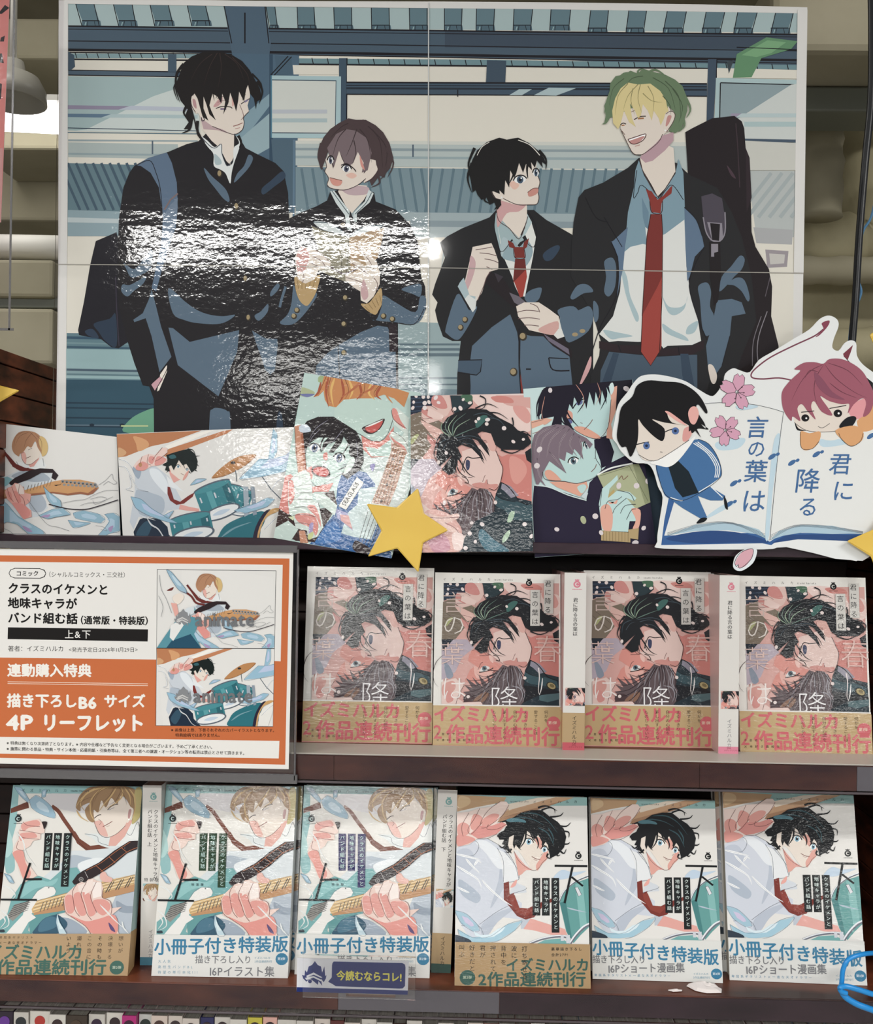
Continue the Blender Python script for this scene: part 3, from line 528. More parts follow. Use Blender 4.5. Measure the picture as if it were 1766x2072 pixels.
def kiss(A):                                           # two students and blossom, pink and black
    A.r('#d9a49c', 125, 225, 1225, 1445)
    A.F('#e9cdc6', '690,225 900,225 980,300 1100,330 1225,350 1225,520 1100,540 900,420 760,330'); A.F('#d0837a', '860,240 960,230 1040,250 1060,290 960,290 900,280'); A.F('#dc9c94','1060,320 1170,330 1220,420 1180,470 1090,400')
    A.f('#1f2a3c', '125,225 350,225 330,330 230,370 125,400'); 
    for k in range(4): A.L('#33465e', 9, [(125, 255+k*38), (330, 245+k*34)], 0)
    A.f('#7d6f5f', '120,410 220,370 330,400 430,470 400,560 330,660 230,790 130,830 108,800 115,600'); A.L('#5d5246', 4, '150,520 300,640', 0); A.L('#5d5246', 4, '120,560 270,690', 0); A.F('#a8ad72', '150,600 190,565 215,570 190,610 155,650 140,640')
    A.f('#26383f', '495,225 690,225 700,300 640,360 540,400 510,330'); A.F('#456b52', '590,225 690,225 680,290 620,270'); A.L('#1b1f26', 6, '490,225 500,330 540,400 580,420')
    A.f('#e0bdb4', '350,225 490,225 505,340 470,400 400,440 300,470 235,430 240,380 250,320 330,320'); A.F('#cf8680', '340,232 420,230 470,330 400,340 330,300'); A.F('#cf8680', '250,330 300,350 350,400 330,430 270,400 240,370')
    for p in ('230,400 260,430 330,420','240,350 300,360 360,400','260,310 330,320 380,350','230,420 290,470 350,500'): A.L('#7c4a4a', 3.5, p)
    A.f('#e6c8c0', '300,330 360,360 440,400 420,440 350,430 290,400'); A.f('#d28d86', '290,560 340,600 400,640 380,680 330,665 290,610'); A.f('#e0b4aa', '230,440 320,480 400,520 440,540 420,590 350,600 300,540 240,470'); A.L('#7c4a4a', 3.5, '285,560 340,610 370,670'); A.L('#7c4a4a', 3, '300,540 380,560 430,600')
    A.f('#b6a8b6', '108,830 230,780 350,780 420,860 300,960 240,1100 160,1160 108,1180'); A.f('#1e2733', '108,780 220,780 120,900'); A.F('#8792a4', '130,1000 180,1040 220,1140 160,1160')
    # collars and jackets
    A.f('#cf7d74', '880,720 960,760 1010,740 1225,740 1225,1180 1120,1150 1000,1000 940,1010 960,860'); A.F('#dc968b', '1030,760 1150,800 1180,900 1100,1000 1040,940')
    A.f('#1c1e24', '1165,720 1225,680 1225,820 1180,790'); A.f('#22323b', '905,1080 950,980 1100,1120 1225,1150 1232,1445 700,1445 780,1300 880,1200'); A.f('#37535c', '900,1100 960,1130 1080,1150 1200,1180 1225,1260 1100,1240 960,1220 890,1180'); A.f('#4d6a70', '1040,1340 1130,1290 1232,1300 1232,1370 1120,1400 1040,1380'); A.f('#1c1e24', '860,1230 960,1240 1230,1290 1230,1310 1040,1330 900,1400 840,1445 780,1445')
    A.f('#908c9c', '960,985 1040,1020 1110,1100 1040,1120 980,1060 950,1040'); A.L('#15161c', 8, '950,985 1000,1010 1050,1060 1120,1150 1220,1190'); A.L('#15161c', 5, '950,985 930,1060 905,1090 960,1130 1080,1155')
    A.e('#2e2a20', 1153, 1240, 52, 36, 30); A.e('#b1a06c', 1156, 1238, 42, 28, 30); A.e('#7c6d42', 1160, 1236, 24, 16, 30)
    # lower figure face and hair
    A.f('#dc8e82', '395,890 450,880 510,905 560,930 590,940 600,1000 640,1010 700,1040 660,1120 540,1200 400,1230 330,1190 380,1080 430,1040 360,990 370,940'); A.F('#e9bcb2', '560,940 600,950 600,1010 570,990'); A.F('#e6aea3', '420,1040 520,1100 600,1090 560,1170 440,1160'); A.L('#5b3434', 4, '395,890 450,880 510,905 530,930 580,930'); A.L('#5b3434', 4, '530,905 560,935 470,940', 1)
    A.F('#ddd8d6', '470,1085 510,1040 565,1055 540,1090 490,1100'); A.e('#5f7480', 515, 1065, 22, 26, 20); A.e('#20242c', 516, 1064, 10, 13); A.L('#241a1c', 8, '465,1105 500,1100 560,1085 600,1060', 1); A.L('#5b3434', 4, '590,1110 620,1090'); A.L('#241a1c', 3, '455,1080 480,1020 500,1005')
    A.f('#5f4f53', '640,1090 690,1030 740,1050 790,1015 830,1060 860,1070 880,1110 865,1150 900,1200 885,1240 910,1290 880,1330 895,1390 850,1445 330,1445 345,1390 310,1370 360,1340 315,1300 380,1290 325,1230 400,1260 340,1160 450,1240 400,1150 500,1250 460,1130 560,1240 540,1130 600,1200 590,1120'); A.F('#4c373b', '330,1330 420,1330 500,1445 340,1445 320,1390'); A.F('#8a6450', '420,1370 520,1300 560,1330 500,1400 400,1445')
    for p in ('730,1060 700,1150 690,1260 640,1400','760,1050 790,1140 770,1260 800,1400','680,1070 610,1180 590,1300 540,1420','640,1100 560,1210 500,1330 470,1430','790,1040 830,1150 820,1260 860,1380','705,1060 650,1170 640,1280 600,1410'): A.L('#857d84', 15, p, 1, 1, 1)
    for p in ('800,1030 855,1110 840,1210 890,1290','820,1040 870,1120 860,1220 900,1310 880,1400','770,1240 850,1260 880,1330 850,1410','745,1060 735,1160 750,1290 720,1400'): A.L('#98949c', 16, p, 1, 1, 1)
    for p in ('640,1110 480,1180 330,1180','620,1140 460,1230 320,1230','600,1170 450,1280 310,1300','590,1220 440,1330 300,1350','560,1280 450,1390 320,1420','720,1060 640,1200 560,1440','780,1050 800,1200 830,1440','740,1060 740,1200 700,1440','820,1050 890,1180 880,1300 930,1330','700,1060 600,1240 500,1440','860,1090 900,1150 890,1220','610,1120 520,1150 440,1120','650,1090 560,1080 480,1040','760,1040 770,1160 770,1440'): A.L('#33242a', 8, p, 1, 1)
    # upper figure face and hair
    A.f('#e2c3bb', '540,740 640,700 760,660 900,620 890,700 930,760 965,870 940,1000 900,1050 800,1030 700,1020 640,980 600,950 560,920 530,800'); A.F('#cf8d84', '690,1000 760,985 800,990 820,960 840,1000 920,1000 900,1050 800,1040 720,1025'); A.F('#d79d94', '550,740 600,720 590,900 550,880'); A.F('#dcaaa0', '780,560 900,540 900,700 850,700 820,620 780,620')
    A.L('#3c2729', 5, '905,710 940,800 965,870 945,980 900,1050 840,1035'); A.L('#6c4343', 4, '785,980 800,940 810,920'); A.L('#6c4343', 4, '825,960 830,1000')
    A.F('#3a4060', '640,790 670,800 668,860 648,880 634,840'); A.L('#241a1c', 8, '600,880 640,770 700,775 780,765'); A.L('#241a1c', 6, '610,800 605,850 625,900'); A.L('#241a1c', 7, '600,935 640,950 660,990 625,985')
    A.f('#1b1d22', '520,740 400,850 370,760 385,640 440,560 410,500 470,420 560,370 680,340 820,350 930,420 1050,480 1100,530 1180,560 1225,640 1150,700 1050,700 960,700 900,660 860,560 780,540 740,560 820,660 850,760 800,700 740,620 690,600 760,700 800,800 740,740 680,680 620,640 560,680 600,760 560,800 540,900 480,920 420,870')
    A.F('#1b1d22', '500,240 600,400 520,430 480,330') if 0 else None
    for p in ('560,740 560,860 620,930 700,945','545,700 530,800 560,920','640,660 760,700 820,800','600,650 720,700 780,790 800,820','700,560 800,640 850,720','760,230 810,260 800,330 740,350','720,340 830,300 930,340','800,380 920,380 1020,440','1050,420 1060,480 1040,560 1080,640','1090,560 1150,540 1200,560','950,700 1050,730 1150,680 1180,600','900,640 1000,660 1100,640 1200,660','380,640 350,740 390,820','420,560 370,640 385,740','400,600 440,560 520,560','1180,560 1225,600 1190,680','850,500 960,480 1060,520','520,420 620,360 700,300','560,760 650,900 720,940'): A.L('#1b1d22', 13, p, 1, 1)
    for p, c in (('500,590 415,520 440,420','#8fa88f'),('505,585 450,500 500,400','#6b8378'),('515,580 480,500 560,395','#9db59a'),('520,580 560,500 680,430','#8fa88f'),('525,590 640,540 750,500','#5d7a70'),('490,600 410,640 390,740','#3b4a54'),('530,600 680,580 800,620','#3b4a54'),('515,575 530,470 640,380','#5d7a70'),('700,400 800,380 900,430','#3b4a54'),('820,420 930,440 1000,520','#3b4a54')): A.L(c, 11, p, 1, 1, 1)
    A.F('#3b6862', '740,430 790,400 830,410 800,460 740,510 720,480'); 
    for p in ('600,640 700,660 790,760','560,620 660,600 780,660','430,700 470,640 520,620'): A.L('#4c5a66', 5, p, 1, 1)
    # hand at the lower left
    A.f('#e7c9c1', '108,1200 240,1160 320,1230 300,1280 260,1360 320,1400 480,1395 500,1420 440,1445 108,1445'); A.F('#d99a90', '120,1230 220,1190 240,1260 180,1330 120,1330'); A.L('#6c4343', 4, '320,1235 270,1330 240,1445'); A.L('#6c4343', 3.5, '310,1400 470,1392 500,1415')
    A.F('#d9918a','140,1290 200,1300 220,1380 160,1400')
    petals(A, ((168,285),(160,335),(255,240),(190,235),(305,285),(535,345),(612,262),(672,292),(822,476),(725,455),(390,810),(362,1345),(1150,610),(1060,630),(900,1160)), '#e6d6d2', 15)
def kiss_cover(A, band=1):
    A.f('#d9d6d0', '45,120 1237,135 1245,1850 25,1830')
    A.tone = .84; kiss(A)
    A.f('#d3d0ca', '45,120 1237,135 1236,165 1225,225 125,225 108,1445 28,1440') if 0 else None
    A.L('#3b2428', 7, '128,930 60,1000 30,1100 40,1200 80,1250', 1, 1, 1)
    # large pale lettering over the picture
    for ch, x, y, s_, c in (('言',105,300,230,'#cdb6ae'),('の',110,520,230,'#dfd6ce'),('葉',90,800,240,'#dcbcb4'),('は',95,1130,260,'#efe6e2'),('降',560,1230,290,'#f0eef0'),('春',970,730,290,'#e0b9b0')):
        A.t(ch, x, y, s_, c, -.012)
    A.L('#e6dcdc', 12, '1030,1060 1040,1150 1030,1280 1045,1330', 1, 1); A.L('#f0eeee', 14, '1070,1160 1060,1260 1040,1330', 1, 1, 1)
    A.f('#d3d0ca', '952,290 1042,290 1040,645 950,645'); A.f('#d3d0ca', '1080,190 1170,190 1168,525 1080,520')
    A.t('言の葉は', 962, 305, 66, '#15151a', 0, 1, gap=22); A.t('君に降る', 1085, 195, 66, '#15151a', 0, 1, gap=20)
    for i, ch in enumerate('イズミハルカ'): A.t(ch, 120+i*84, 172, 30, '#26262a', 0)
    A.t('izumi haruka', 605, 176, 26, '#26262a', 0, gap=3.5)
    crest(A, 938, 222, 30, '#121214', '#d3d0ca')
    if band:
        A.tone = .95; A.mark = len(A.layers); A.bandtop = .758; A.f('#bda06f', '24,1430 1242,1447 1246,1850 20,1830') ; c = '#cf5f66'
        A.t('イズミハルカ', 30, 1430, 165, c, .034, sx=.93, dy=3); A.t('2', 30, 1590, 190, c, .01, sx=.9); A.t('作品連続刊行', 150, 1612, 195, c, .030, sx=.93, dy=6)
        A.e(c, 1175, 1605, 66); A.t('第1弾', 1124, 1584, 36, '#e8dcc0', 0, sx=.98)
        for i, s_ in enumerate(('何かを', '愛することは', 'まるっきり、', '自分の心臓を', '差し出すような', 'ものじゃないか')): A.t(s_, 1085-i*99, 1478, 40, '#3a2c24', -.008, 1, gap=1)
        A.t('不登校ヤンキー', 62, 1700, 26, '#2c2420', 0, gap=24); A.t('✕本好き高校生', 62, 1758, 28, '#2c2420', 0, gap=22)
        A.f('#d9928c', '20,1822 1246,1842 1246,1852 20,1832')
def spine_strip(A, w, h, col, title, lab, author='イズミハルカ', band=1, vol='', pic=0):
    """Book spine in its own units: w wide, h tall."""
    A.r('#d6d3ce', 0, 0, w, h); A.f('#c3c0bb', [(0,0),(w*.2,0),(w*.2,h),(0,h)]) if 0 else None
    crest(A, w*.58, h*.065, w*.17, col, '#d6d3ce')
    if vol:
        A.t(title[0], w*.60, h*.135, h*.026, '#1c1c22', .012, 1, gap=h*.0005); A.t(title[1], w*.28, h*.135, h*.026, '#1c1c22', .012, 1); A.t(vol, w*.28, h*.315, h*.026, '#1c1c22', .012, 1)
    else: A.t(title, w*.40, h*.14, h*.027, '#1c1c22', .014, 1)
    y = .645 if not vol else .545
    pf = A.pre; oc = A.clip
    q = [pf(w*.1, h*(y)), pf(w, h*y), pf(w, h*(y+.1)), pf(w*.1, h*(y+.1))]; A.clip = cw(q)
    if pic == 0:
        A.aff(lambda x, yy: pf(w*.1+(x-330)/650*w*.9, h*y+(yy-550)/760*h*.135)); kiss(A)
    elif pic == 1:
        A.aff(lambda x, yy: pf(w*.1+(x-700)/560*w*.9, h*y+(yy-90)/560*h*.12)); guitar(A)
    else:
        A.aff(lambda x, yy: pf(w*.1+(x-230)/950*w*.9, h*y+(yy-180)/900*h*.13)); drum(A)
    A.pre = pf; A.clip = oc
    if band == 1: A.r('#b3966a', 0, h*.785, w, h*(.95)); A.r(lab, 0, h*.95, w, h)
    else: A.r(lab, 0, h*.955, w, h); 
    A.t(author, w*.42, h*.80, h*.0265, '#1c1c22' if band == 1 else '#77777c', 0, 1)
    if not vol: A.t('206', w*.42, h*.955, h*.014, '#7c2c34', 0); A.t('メディアソフト', w*.28, h*.97, h*.0105, '#7c2c34', 0)
def fish(A, pts, c='#92b4c8', c2='#b6cedc'):
    P = pp(pts); A.f(c, P); cx = sum(x for x, y in P)/len(P); cy = sum(y for x, y in P)/len(P)
    A.f(c2, [(cx+(x-cx)*.5, cy+(y-cy)*.5-3) for x, y in P]); A.L('#5d7f95', 2.5, P+P[:1])
def guitar(A):                                         # coordinates of the enlarged cover, lower shelf, first volume
    A.r('#dcdad4', 100, 90, 1260, 1335); A.f('#8ab8ba', '190,95 1250,105 1250,165 480,165 240,165 235,420 150,800 130,1010'); A.F('#8ab8ba', '160,620 220,650 240,800 170,820'); A.F('#a9cfcd', '150,450 200,520 215,640 170,700 140,640')
    A.F('#a8a79f' if 0 else '#cfcdd0', '480,170 700,168 1240,170 1240,300 800,330 500,260')
    A.f('#6b3a2b', '182,290 320,230 330,285 182,330'); A.L('#75402f', 30, '515,270 570,310 620,380 680,460 720,520 790,590 880,640 930,630')
    A.f('#75402f', '680,470 720,480 760,540 850,600 930,590 980,600 970,640 900,665 820,640 740,580'); A.f('#75402f', '950,590 1240,600 1240,650 960,630'); A.L('#3f201a', 2.5, '680,470 720,530 800,610 900,665 970,640')
    # shirt and collar
    A.f('#ced6da', '700,640 800,640 1000,620 1245,560 1245,840 1000,900 900,830 700,830 540,890 480,860 620,740'); A.F('#a9b6c2', '700,680 800,690 900,720 820,800 720,790 620,760'); A.F('#dfe5e8','760,750 900,700 1000,720 900,800 800,820'); A.f('#adb8c4', '1100,980 1245,960 1245,1335 1080,1335 1000,1240'); A.F('#8f9cab', '1090,1060 1170,1100 1240,1110 1240,1160 1120,1150'); A.F('#98a5b4', '540,1260 640,1200 760,1230 860,1335 520,1335')
    A.F('#d6dcdc', '800,500 920,500 1000,520 1100,560 1040,620 920,590 870,540'); A.f('#dfe2e0', '1130,410 1190,400 1240,430 1245,560 1130,600 1050,600 1100,540')
    A.L('#53606c', 3, '800,500 900,520 920,570 1010,600'); A.L('#53606c', 3, '1130,480 1180,510 1225,400 1245,440')
    # neck, face, hair
    A.f('#dda79b', '1010,520 1000,600 1060,600 1130,520 1190,380 1120,400'); A.f(SK, '860,330 880,420 930,510 1000,530 1060,500 1120,440 1150,380 1180,280 1080,180 900,200'); A.F('#deada2', '870,400 930,390 960,440 990,520 930,505 890,440'); A.F(SK, '1140,290 1175,270 1190,320 1160,390 1140,400'); A.F('#b98c8a', '1150,300 1172,300 1160,370 1146,360')
    A.L('#57423f', 3, '855,330 880,420 920,500 980,530 1060,500 1130,430'); A.L('#7b3f3b', 5, '945,440 980,420 1020,395'); A.L('#3a2c2a', 6, '870,370 900,345 925,340'); A.L('#3a2c2a', 6, '975,300 1010,265 1060,250'); A.L('#8a8d9a', 4, '985,300 1030,280'); A.L('#a97c74', 2.5, '975,440 1000,430'); A.L('#7b5c55', 3, '905,375 930,400 915,425', 1)
    A.F('#9b7a55', '715,260 740,180 800,120 870,105 1000,100 1120,105 1190,130 1240,160 1245,260 1220,380 1180,400 1190,300 1160,270 1130,220 1080,180 1050,250 1000,200 960,280 920,220 900,320 860,300 870,400 820,380 790,300 830,240 760,270 750,310 720,290'); A.F('#b8aa6b', '1200,120 1245,130 1250,330 1210,400 1180,410 1200,300 1185,200')
    for p in ('1000,110 900,140 830,230 840,330','980,110 860,130 760,200 715,280','1040,110 1000,180 940,260 900,320','1080,110 1090,180 1040,240 960,290','1100,110 1150,180 1160,260','860,120 790,170 750,250 790,310','1140,120 1190,190 1200,300 1180,380','720,300 760,360 830,400','830,230 840,330 880,400'): A.L('#c7a56c', 15, p, 1, 1, 1)
    for p in ('990,108 900,150 860,240','1020,110 980,190 900,260','860,110 770,160 735,240','1060,110 1110,190 1130,260','930,110 860,190 850,280','1120,120 1180,200 1190,260','740,250 790,210 860,190','1080,130 1040,220 980,260'): A.L('#6b4c3a', 4, p, 1, 1, 1)
    A.e('#ffffff', 1155, 378, 6)
    # guitar body, neck and strap
    A.f('#6fa9aa', '230,1040 300,920 440,850 540,885 640,790 750,780 790,830 780,900 720,1000 600,1060 480,1160 400,1190 380,1310 420,1335 140,1330 140,1230 200,1180'); A.F('#86bdbd', '300,950 420,880 520,900 600,870 560,930 420,960 300,1040'); A.F('#33596f', '450,1230 540,1160 640,1190 700,1260 620,1335 420,1335'); A.F('#467389', '480,1240 560,1190 640,1230 590,1290 470,1320'); A.F('#5a9698', '400,1200 560,1150 700,1150 520,1200 440,1290 400,1335')
    A.f('#e2e0dc', '400,1040 440,980 500,940 570,945 592,980 580,1010 470,1060 400,1170 440,1200 380,1240 330,1335 200,1335 260,1260 330,1180 350,1080'); A.L('#7c8a90', 2.5, '400,1040 440,975 500,940 570,945 592,985'); A.e('#6c7478', 530, 950, 6)
    A.f('#8d8a84', '200,1190 260,1090 380,1060 350,1130 250,1230'); 
    for k in range(6): A.L('#3b3f44', 4, [(205+k*8, 1205-k*20), (370+k*4, 1135-k*16)], 0)
    A.f('#b98a5e', '420,1150 680,1070 960,990 1235,920 1235,980 1000,1040 700,1130 620,1150 420,1180'); A.f('#d8b070', '400,1130 440,1060 660,1000 960,900 1230,838 1232,920 960,995 680,1075 410,1165')
    for k in range(7): A.L('#efe6c8' if k % 2 else '#8a8474', 3.5, [(410+k*4, 1150-k*15), (680, 1066-k*12), (1232, 912-k*12)], 0)
    for k in range(8): A.L('#6b655c', 5, [(470+k*30, 1150-k*8), (495+k*30, 1070-k*9)], 0)
    for x in (1000, 1080, 1155): A.L('#4a4a4c', 6, [(x, 990-(x-1000)*.25), (x+45, 900-(x-1000)*.25)], 0); A.L('#4a4a4c', 5, [(x+22, 985-(x-1000)*.25), (x+64, 895-(x-1000)*.25)], 0)
    A.f('#2e2426', '720,900 760,840 800,810 930,740 1050,640 1170,560 1245,555 1245,625 1160,660 1050,760 950,830 830,900 740,925'); A.L('#b4663a', 4, '830,805 950,740 1060,650 1180,565', 1); A.L('#b4663a', 4, '950,815 1040,750 1150,655 1245,610', 1); A.L('#b4663a', 4, '910,765 975,820', 0); A.L('#b4663a', 4, '1010,690 1065,740', 0); A.L('#b4663a', 4, '1105,612 1160,655', 0); A.e('#8d8a8a', 793, 880, 20); A.e('#2e2426', 793, 880, 13); A.e('#8d8a8a', 793, 880, 7); A.L('#cfcaca', 3, '820,815 850,870', 0)
    # fretting hand
    A.f('#e3c6bb', '660,1040 680,1000 760,920 800,900 830,910 850,880 890,872 920,890 960,900 980,960 975,1030 1040,1060 1060,1120 1140,1110 1060,1180 1090,1240 1130,1335 900,1335 850,1270 760,1210 680,1170'); A.F('#dc968c', '670,1030 720,1010 760,1080 740,1160 690,1150'); A.F('#dc968c', '740,1010 790,990 830,1080 850,1170 800,1180 760,1100'); A.F('#dc968c', '810,990 870,1000 900,1080 930,1160 880,1190 850,1110'); A.F('#dc968c', '900,1060 1000,1050 1050,1110 1000,1180 940,1150'); A.F('#dd8e84', '720,1180 850,1230 960,1210 1090,1180 1110,1335 920,1335 850,1270'); A.f('#e9d7cf', '770,930 830,912 840,990 780,980'); A.f('#ece0da', '880,900 960,905 970,1020 900,1040'); A.f('#e9d7cf', '835,900 890,875 905,960 830,1010')
    A.F('#e0aea2', '950,830 985,815 1010,850 1050,870 1040,900 980,900 950,870')
    for p in ('760,920 730,980 740,1060 760,1140 800,1190','840,900 800,1000 830,1090 860,1170 900,1220','920,900 880,1010 900,1080 940,1160','980,960 975,1030 1040,1060 1060,1130 1050,1200','660,1040 680,1150 760,1210 850,1270 900,1335'): A.L('#7c4a48', 3.5, p)
    # raised hand with a pick
    A.f('#e4cabf', '260,480 290,400 420,375 440,400 470,440 470,490 440,500 440,545 380,560 360,600 300,640 330,720 430,850 340,900 300,850 260,740 215,660 240,580 265,540'); A.F('#dc9a90', '280,420 400,385 430,430 340,450 300,480'); A.F('#dc9a90', '270,500 380,490 410,530 320,540 280,560'); A.F('#dd9489', '220,660 300,640 330,740 380,830 330,890 270,760'); A.F('#2c2022', '445,400 485,400 480,440 465,460 455,430')
    for p in ('290,400 330,430 430,440','265,470 340,480 440,500','262,520 340,540 430,545','300,640 250,620 262,560'): A.L('#7c4a48', 3.5, p)
    # fish and spray
    fish(A, '330,220 380,180 440,210 510,270 550,340 545,370 480,355 400,320 350,280'); fish(A, '200,110 260,120 330,220 320,240 250,180'); fish(A, '430,140 465,130 460,190 430,200'); fish(A, '615,1160 640,1240 700,1335 640,1335 610,1240', '#b8d0da','#cfe0e4'); fish(A, '160,830 210,850 245,910 210,905','#92b4c8')
    for p in ('150,930 220,960 260,1020 200,1070','140,1130 200,1180 220,1260 160,1300','240,480 300,560 330,660 420,780','960,1090 1020,1150 1100,1230 1210,1320','160,1180 190,1230 150,1290','1150,1230 1170,1290 1215,1335'): A.L('#eceeec', 14, p, 1, 1, 1); A.L('#7f99a2', 2, p, 1, 1, 1)
    A.F('#33404a', '145,1305 180,1300 190,1320 150,1322'); A.F('#5d4a78', '1040,1240 1080,1280 1100,1320 1060,1300')
def guitar_cover(A, tint=0, band=1):
    A.f('#8ab8ba', '190,95 1250,105 1240,700 1225,1690 105,1675 130,1200'); guitar(A)
    if tint:
        c = ('#5f9a5c' if tint == 1 else '#4d49a0')
    for i, ch in enumerate('イズミハルカ'): A.t(ch, 262+i*68, 124, 30, '#33484e', .004)
    A.t('izumi haruka', 665, 128, 24, '#33484e', 0, gap=2)
    crest(A, 250, 375, 27, '#20262a', '#b9d2d0')
    bc = ('#1b1f20', '#24402a', '#26245c')[tint]
    for x, y1, s_ in ((472, 803, 'バンド組む話'), (549, 805, '地味キャラが'), (632, 940, 'クラスのイケメンと')):
        A.f(bc, [(x, 494), (x+64, 494), (x+58, y1), (x-2 if x > 500 else x, y1)]); A.t(s_, x+12, 508, 39, '#b9d8d2', .008, 1, gap=8.5)
    k = '#14171a'
    A.L(k, 17, '368,742 285,1048', 0); A.L(k, 17, '325,880 470,878', 0); A.L(k, 15, '145,1048 440,1052', 0)
    if band != 1: A.t('特装版', 415, 905, 24, '#33484e', .01, gap=14)
    if band == 1:
        A.mark = len(A.layers); A.bandtop = .785; A.f('#b0926a', '118,1335 1232,1335 1224,1690 105,1675'); c = '#3e675c'
        A.t('イズミハルカ', 60, 1420, 135, c, .03, sx=.97); A.t('2作品連続刊行', 60, 1545, 140, c, .03, sx=1.08)
        A.e(c, 1120, 1655, 62) if 0 else A.e(c, 1130, 1620, 60); A.t('第2弾', 1092, 1604, 30, '#c9d3bd', 0)
        for i, s_ in enumerate(('想いが', '決壊する', 'その時も', 'この音に', '溺れて', 'いよう')): A.t(s_, 1130-i*86, 1352, 42, '#3c3026', .004, 1, gap=10)
        A.t('卑屈系ギタリスト', 150, 1352, 26, '#3c3026', 0, gap=10); A.t('✕一途な天才ドラマー', 150, 1396, 26, '#3c3026', 0, gap=10)
    else:
        A.mark = len(A.layers); A.bandtop = .785; A.f('#d8d8d4', '118,1335 1232,1335 1224,1690 105,1675'); c = '#2f7ba0'
        A.t('小冊子付き特装版', 125, 1362, 142, c, .024, sx=.965, dy=-4)
        A.t('描き下ろし入り', 462, 1500, 72, '#77787c', .012, sx=.92); A.t('16Pイラスト集', 570, 1588, 92, '#77787c', .012, sx=.92)
        A.e(c, 1170, 1530, 51); A.t('第2弾', 1135, 1515, 25, '#e4eef0', 0)
        A.t('イズミハルカ', 945, 1510, 22, '#4c8aa6', .006); A.t('2作品連続刊行', 948, 1540, 22, '#4c8aa6', .006)
        A.t('大人気', 160, 1540, 28, '#4c8aa6', .004, gap=10); A.t('高校生バンドBL', 160, 1586, 28, '#4c8aa6', .004, gap=12); A.t('待望の単行本化!!!', 160, 1630, 28, '#4c8aa6', .004, gap=12)
def drum(A, full=1):                                   # coordinates of the enlarged cover, lower shelf, last volume
    A.r('#dedcd8', 195, 130, 1312, 1420); A.f('#8ab4b2', '232,135 1310,160 1310,235 900,235 600,230')
    A.f('#b8946c', '232,135 640,160 620,200 400,240 232,280'); A.F('#cdae84', '250,150 330,160 340,210 270,250 240,240'); A.f('#c39a74', '660,235 1050,160 1200,165 880,270 640,370 540,370'); A.f('#a97f5e', '600,330 1150,180 1200,165 880,275 640,370 560,372'); A.f('#e0d2c0', '640,220 900,165 1050,160 660,270')
    # shirt
    A.f('#c9cfdb', '215,600 300,540 370,520 480,510 620,600 700,720 740,850 650,890 660,990 760,1060 750,1200 600,1180 480,1280 450,1360 330,1360 260,1250 200,1130'); A.F('#b3bccb', '560,590 620,700 640,860 560,1020 500,1100 560,900 580,760'); A.F('#b9c1d0', '230,620 330,600 380,700 320,800 230,760'); A.F('#dfe4ea', '380,540 470,530 600,640 640,760 560,760 470,640'); A.F('#aab6c6', '240,860 320,900 420,1000 380,1060 260,980'); A.F('#b3bccb', '430,1240 560,1140 700,1100 560,1220 480,1330 430,1330')
    A.f('#e0e3e6', '560,600 640,640 720,740 735,860 610,890 600,740'); A.f('#ccd2da', '700,880 790,920 800,970 660,985 680,920'); A.f('#b7c0cc', '750,1190 830,1190 800,1270 750,1280')
    for p in ('560,590 610,700 610,880','480,510 620,600 700,720 735,850','660,985 780,950 800,930','410,1240 560,1130 700,1060','300,540 380,530 410,580 370,650 300,660','260,1250 400,1250 450,1350','620,620 720,760 735,860 610,890'): A.L('#5b6370', 3, p)
    # arm, neck, face
    A.f('#e0a096', '770,1280 830,1190 950,1230 1110,1280 1130,1330 1000,1330 850,1290'); A.f('#e2a096', '700,620 735,830 800,780 850,780 790,740 740,680'); A.F(SK, '690,600 740,620 830,760 870,780 910,760 930,720 980,670 980,560 900,480 780,400 680,450 650,560'); A.F('#dd9f92', '880,740 910,690 940,640 975,610 975,680 930,730 890,785'); A.F('#dd9f92', '870,500 930,520 940,590 910,600'); A.F('#dd9f92','715,680 740,700 790,770 740,820')
    A.L('#57423f', 3, '700,620 730,690 790,750 860,785 905,760 935,715 985,670'); A.F(SK, '640,520 670,510 700,600 680,640 650,590'); A.L('#57423f', 3, '640,520 650,590 680,630')
    eye(A, 822, 540, 34, 30, '#7dabc0', tilt=14); eye(A, 950, 607, 26, 28, '#7dabc0', tilt=14); A.L('#7b3f3b', 5, '845,665 880,685 915,692'); A.L('#a97c74', 3, '860,690 890,702'); A.L('#7b5c55', 3, '935,640 920,655', 0); A.L('#2b2224', 6, '790,470 850,500 880,510'); A.L('#2b2224', 5, '925,560 970,580')
    # tie
    A.f('#7c2f26', '612,890 655,875 660,990 700,970 690,1000 730,1100 800,1110 900,1060 1010,1020 1010,1050 930,1090 860,1180 790,1200 720,1170 650,1080 612,1030'); A.f('#95403a' if 0 else '#8d3a2e', '655,1000 700,990 740,1100 860,1110 800,1170 720,1140 670,1060'); A.F('#e8a49a', '680,900 720,860 710,910 670,930')
    # hair
    A.f('#17191c', '560,480 610,460 640,400 580,370 700,330 760,290 850,270 930,270 1000,330 1060,370 1110,430 1130,500 1110,590 1060,650 1000,680 985,620 980,570 960,540 930,590 930,540 900,480 870,520 850,480 800,440 780,500 760,560 740,600 720,550 700,600 690,560 700,480 660,500 650,570 680,640 640,610 610,600 640,570 600,560 620,520 580,520')
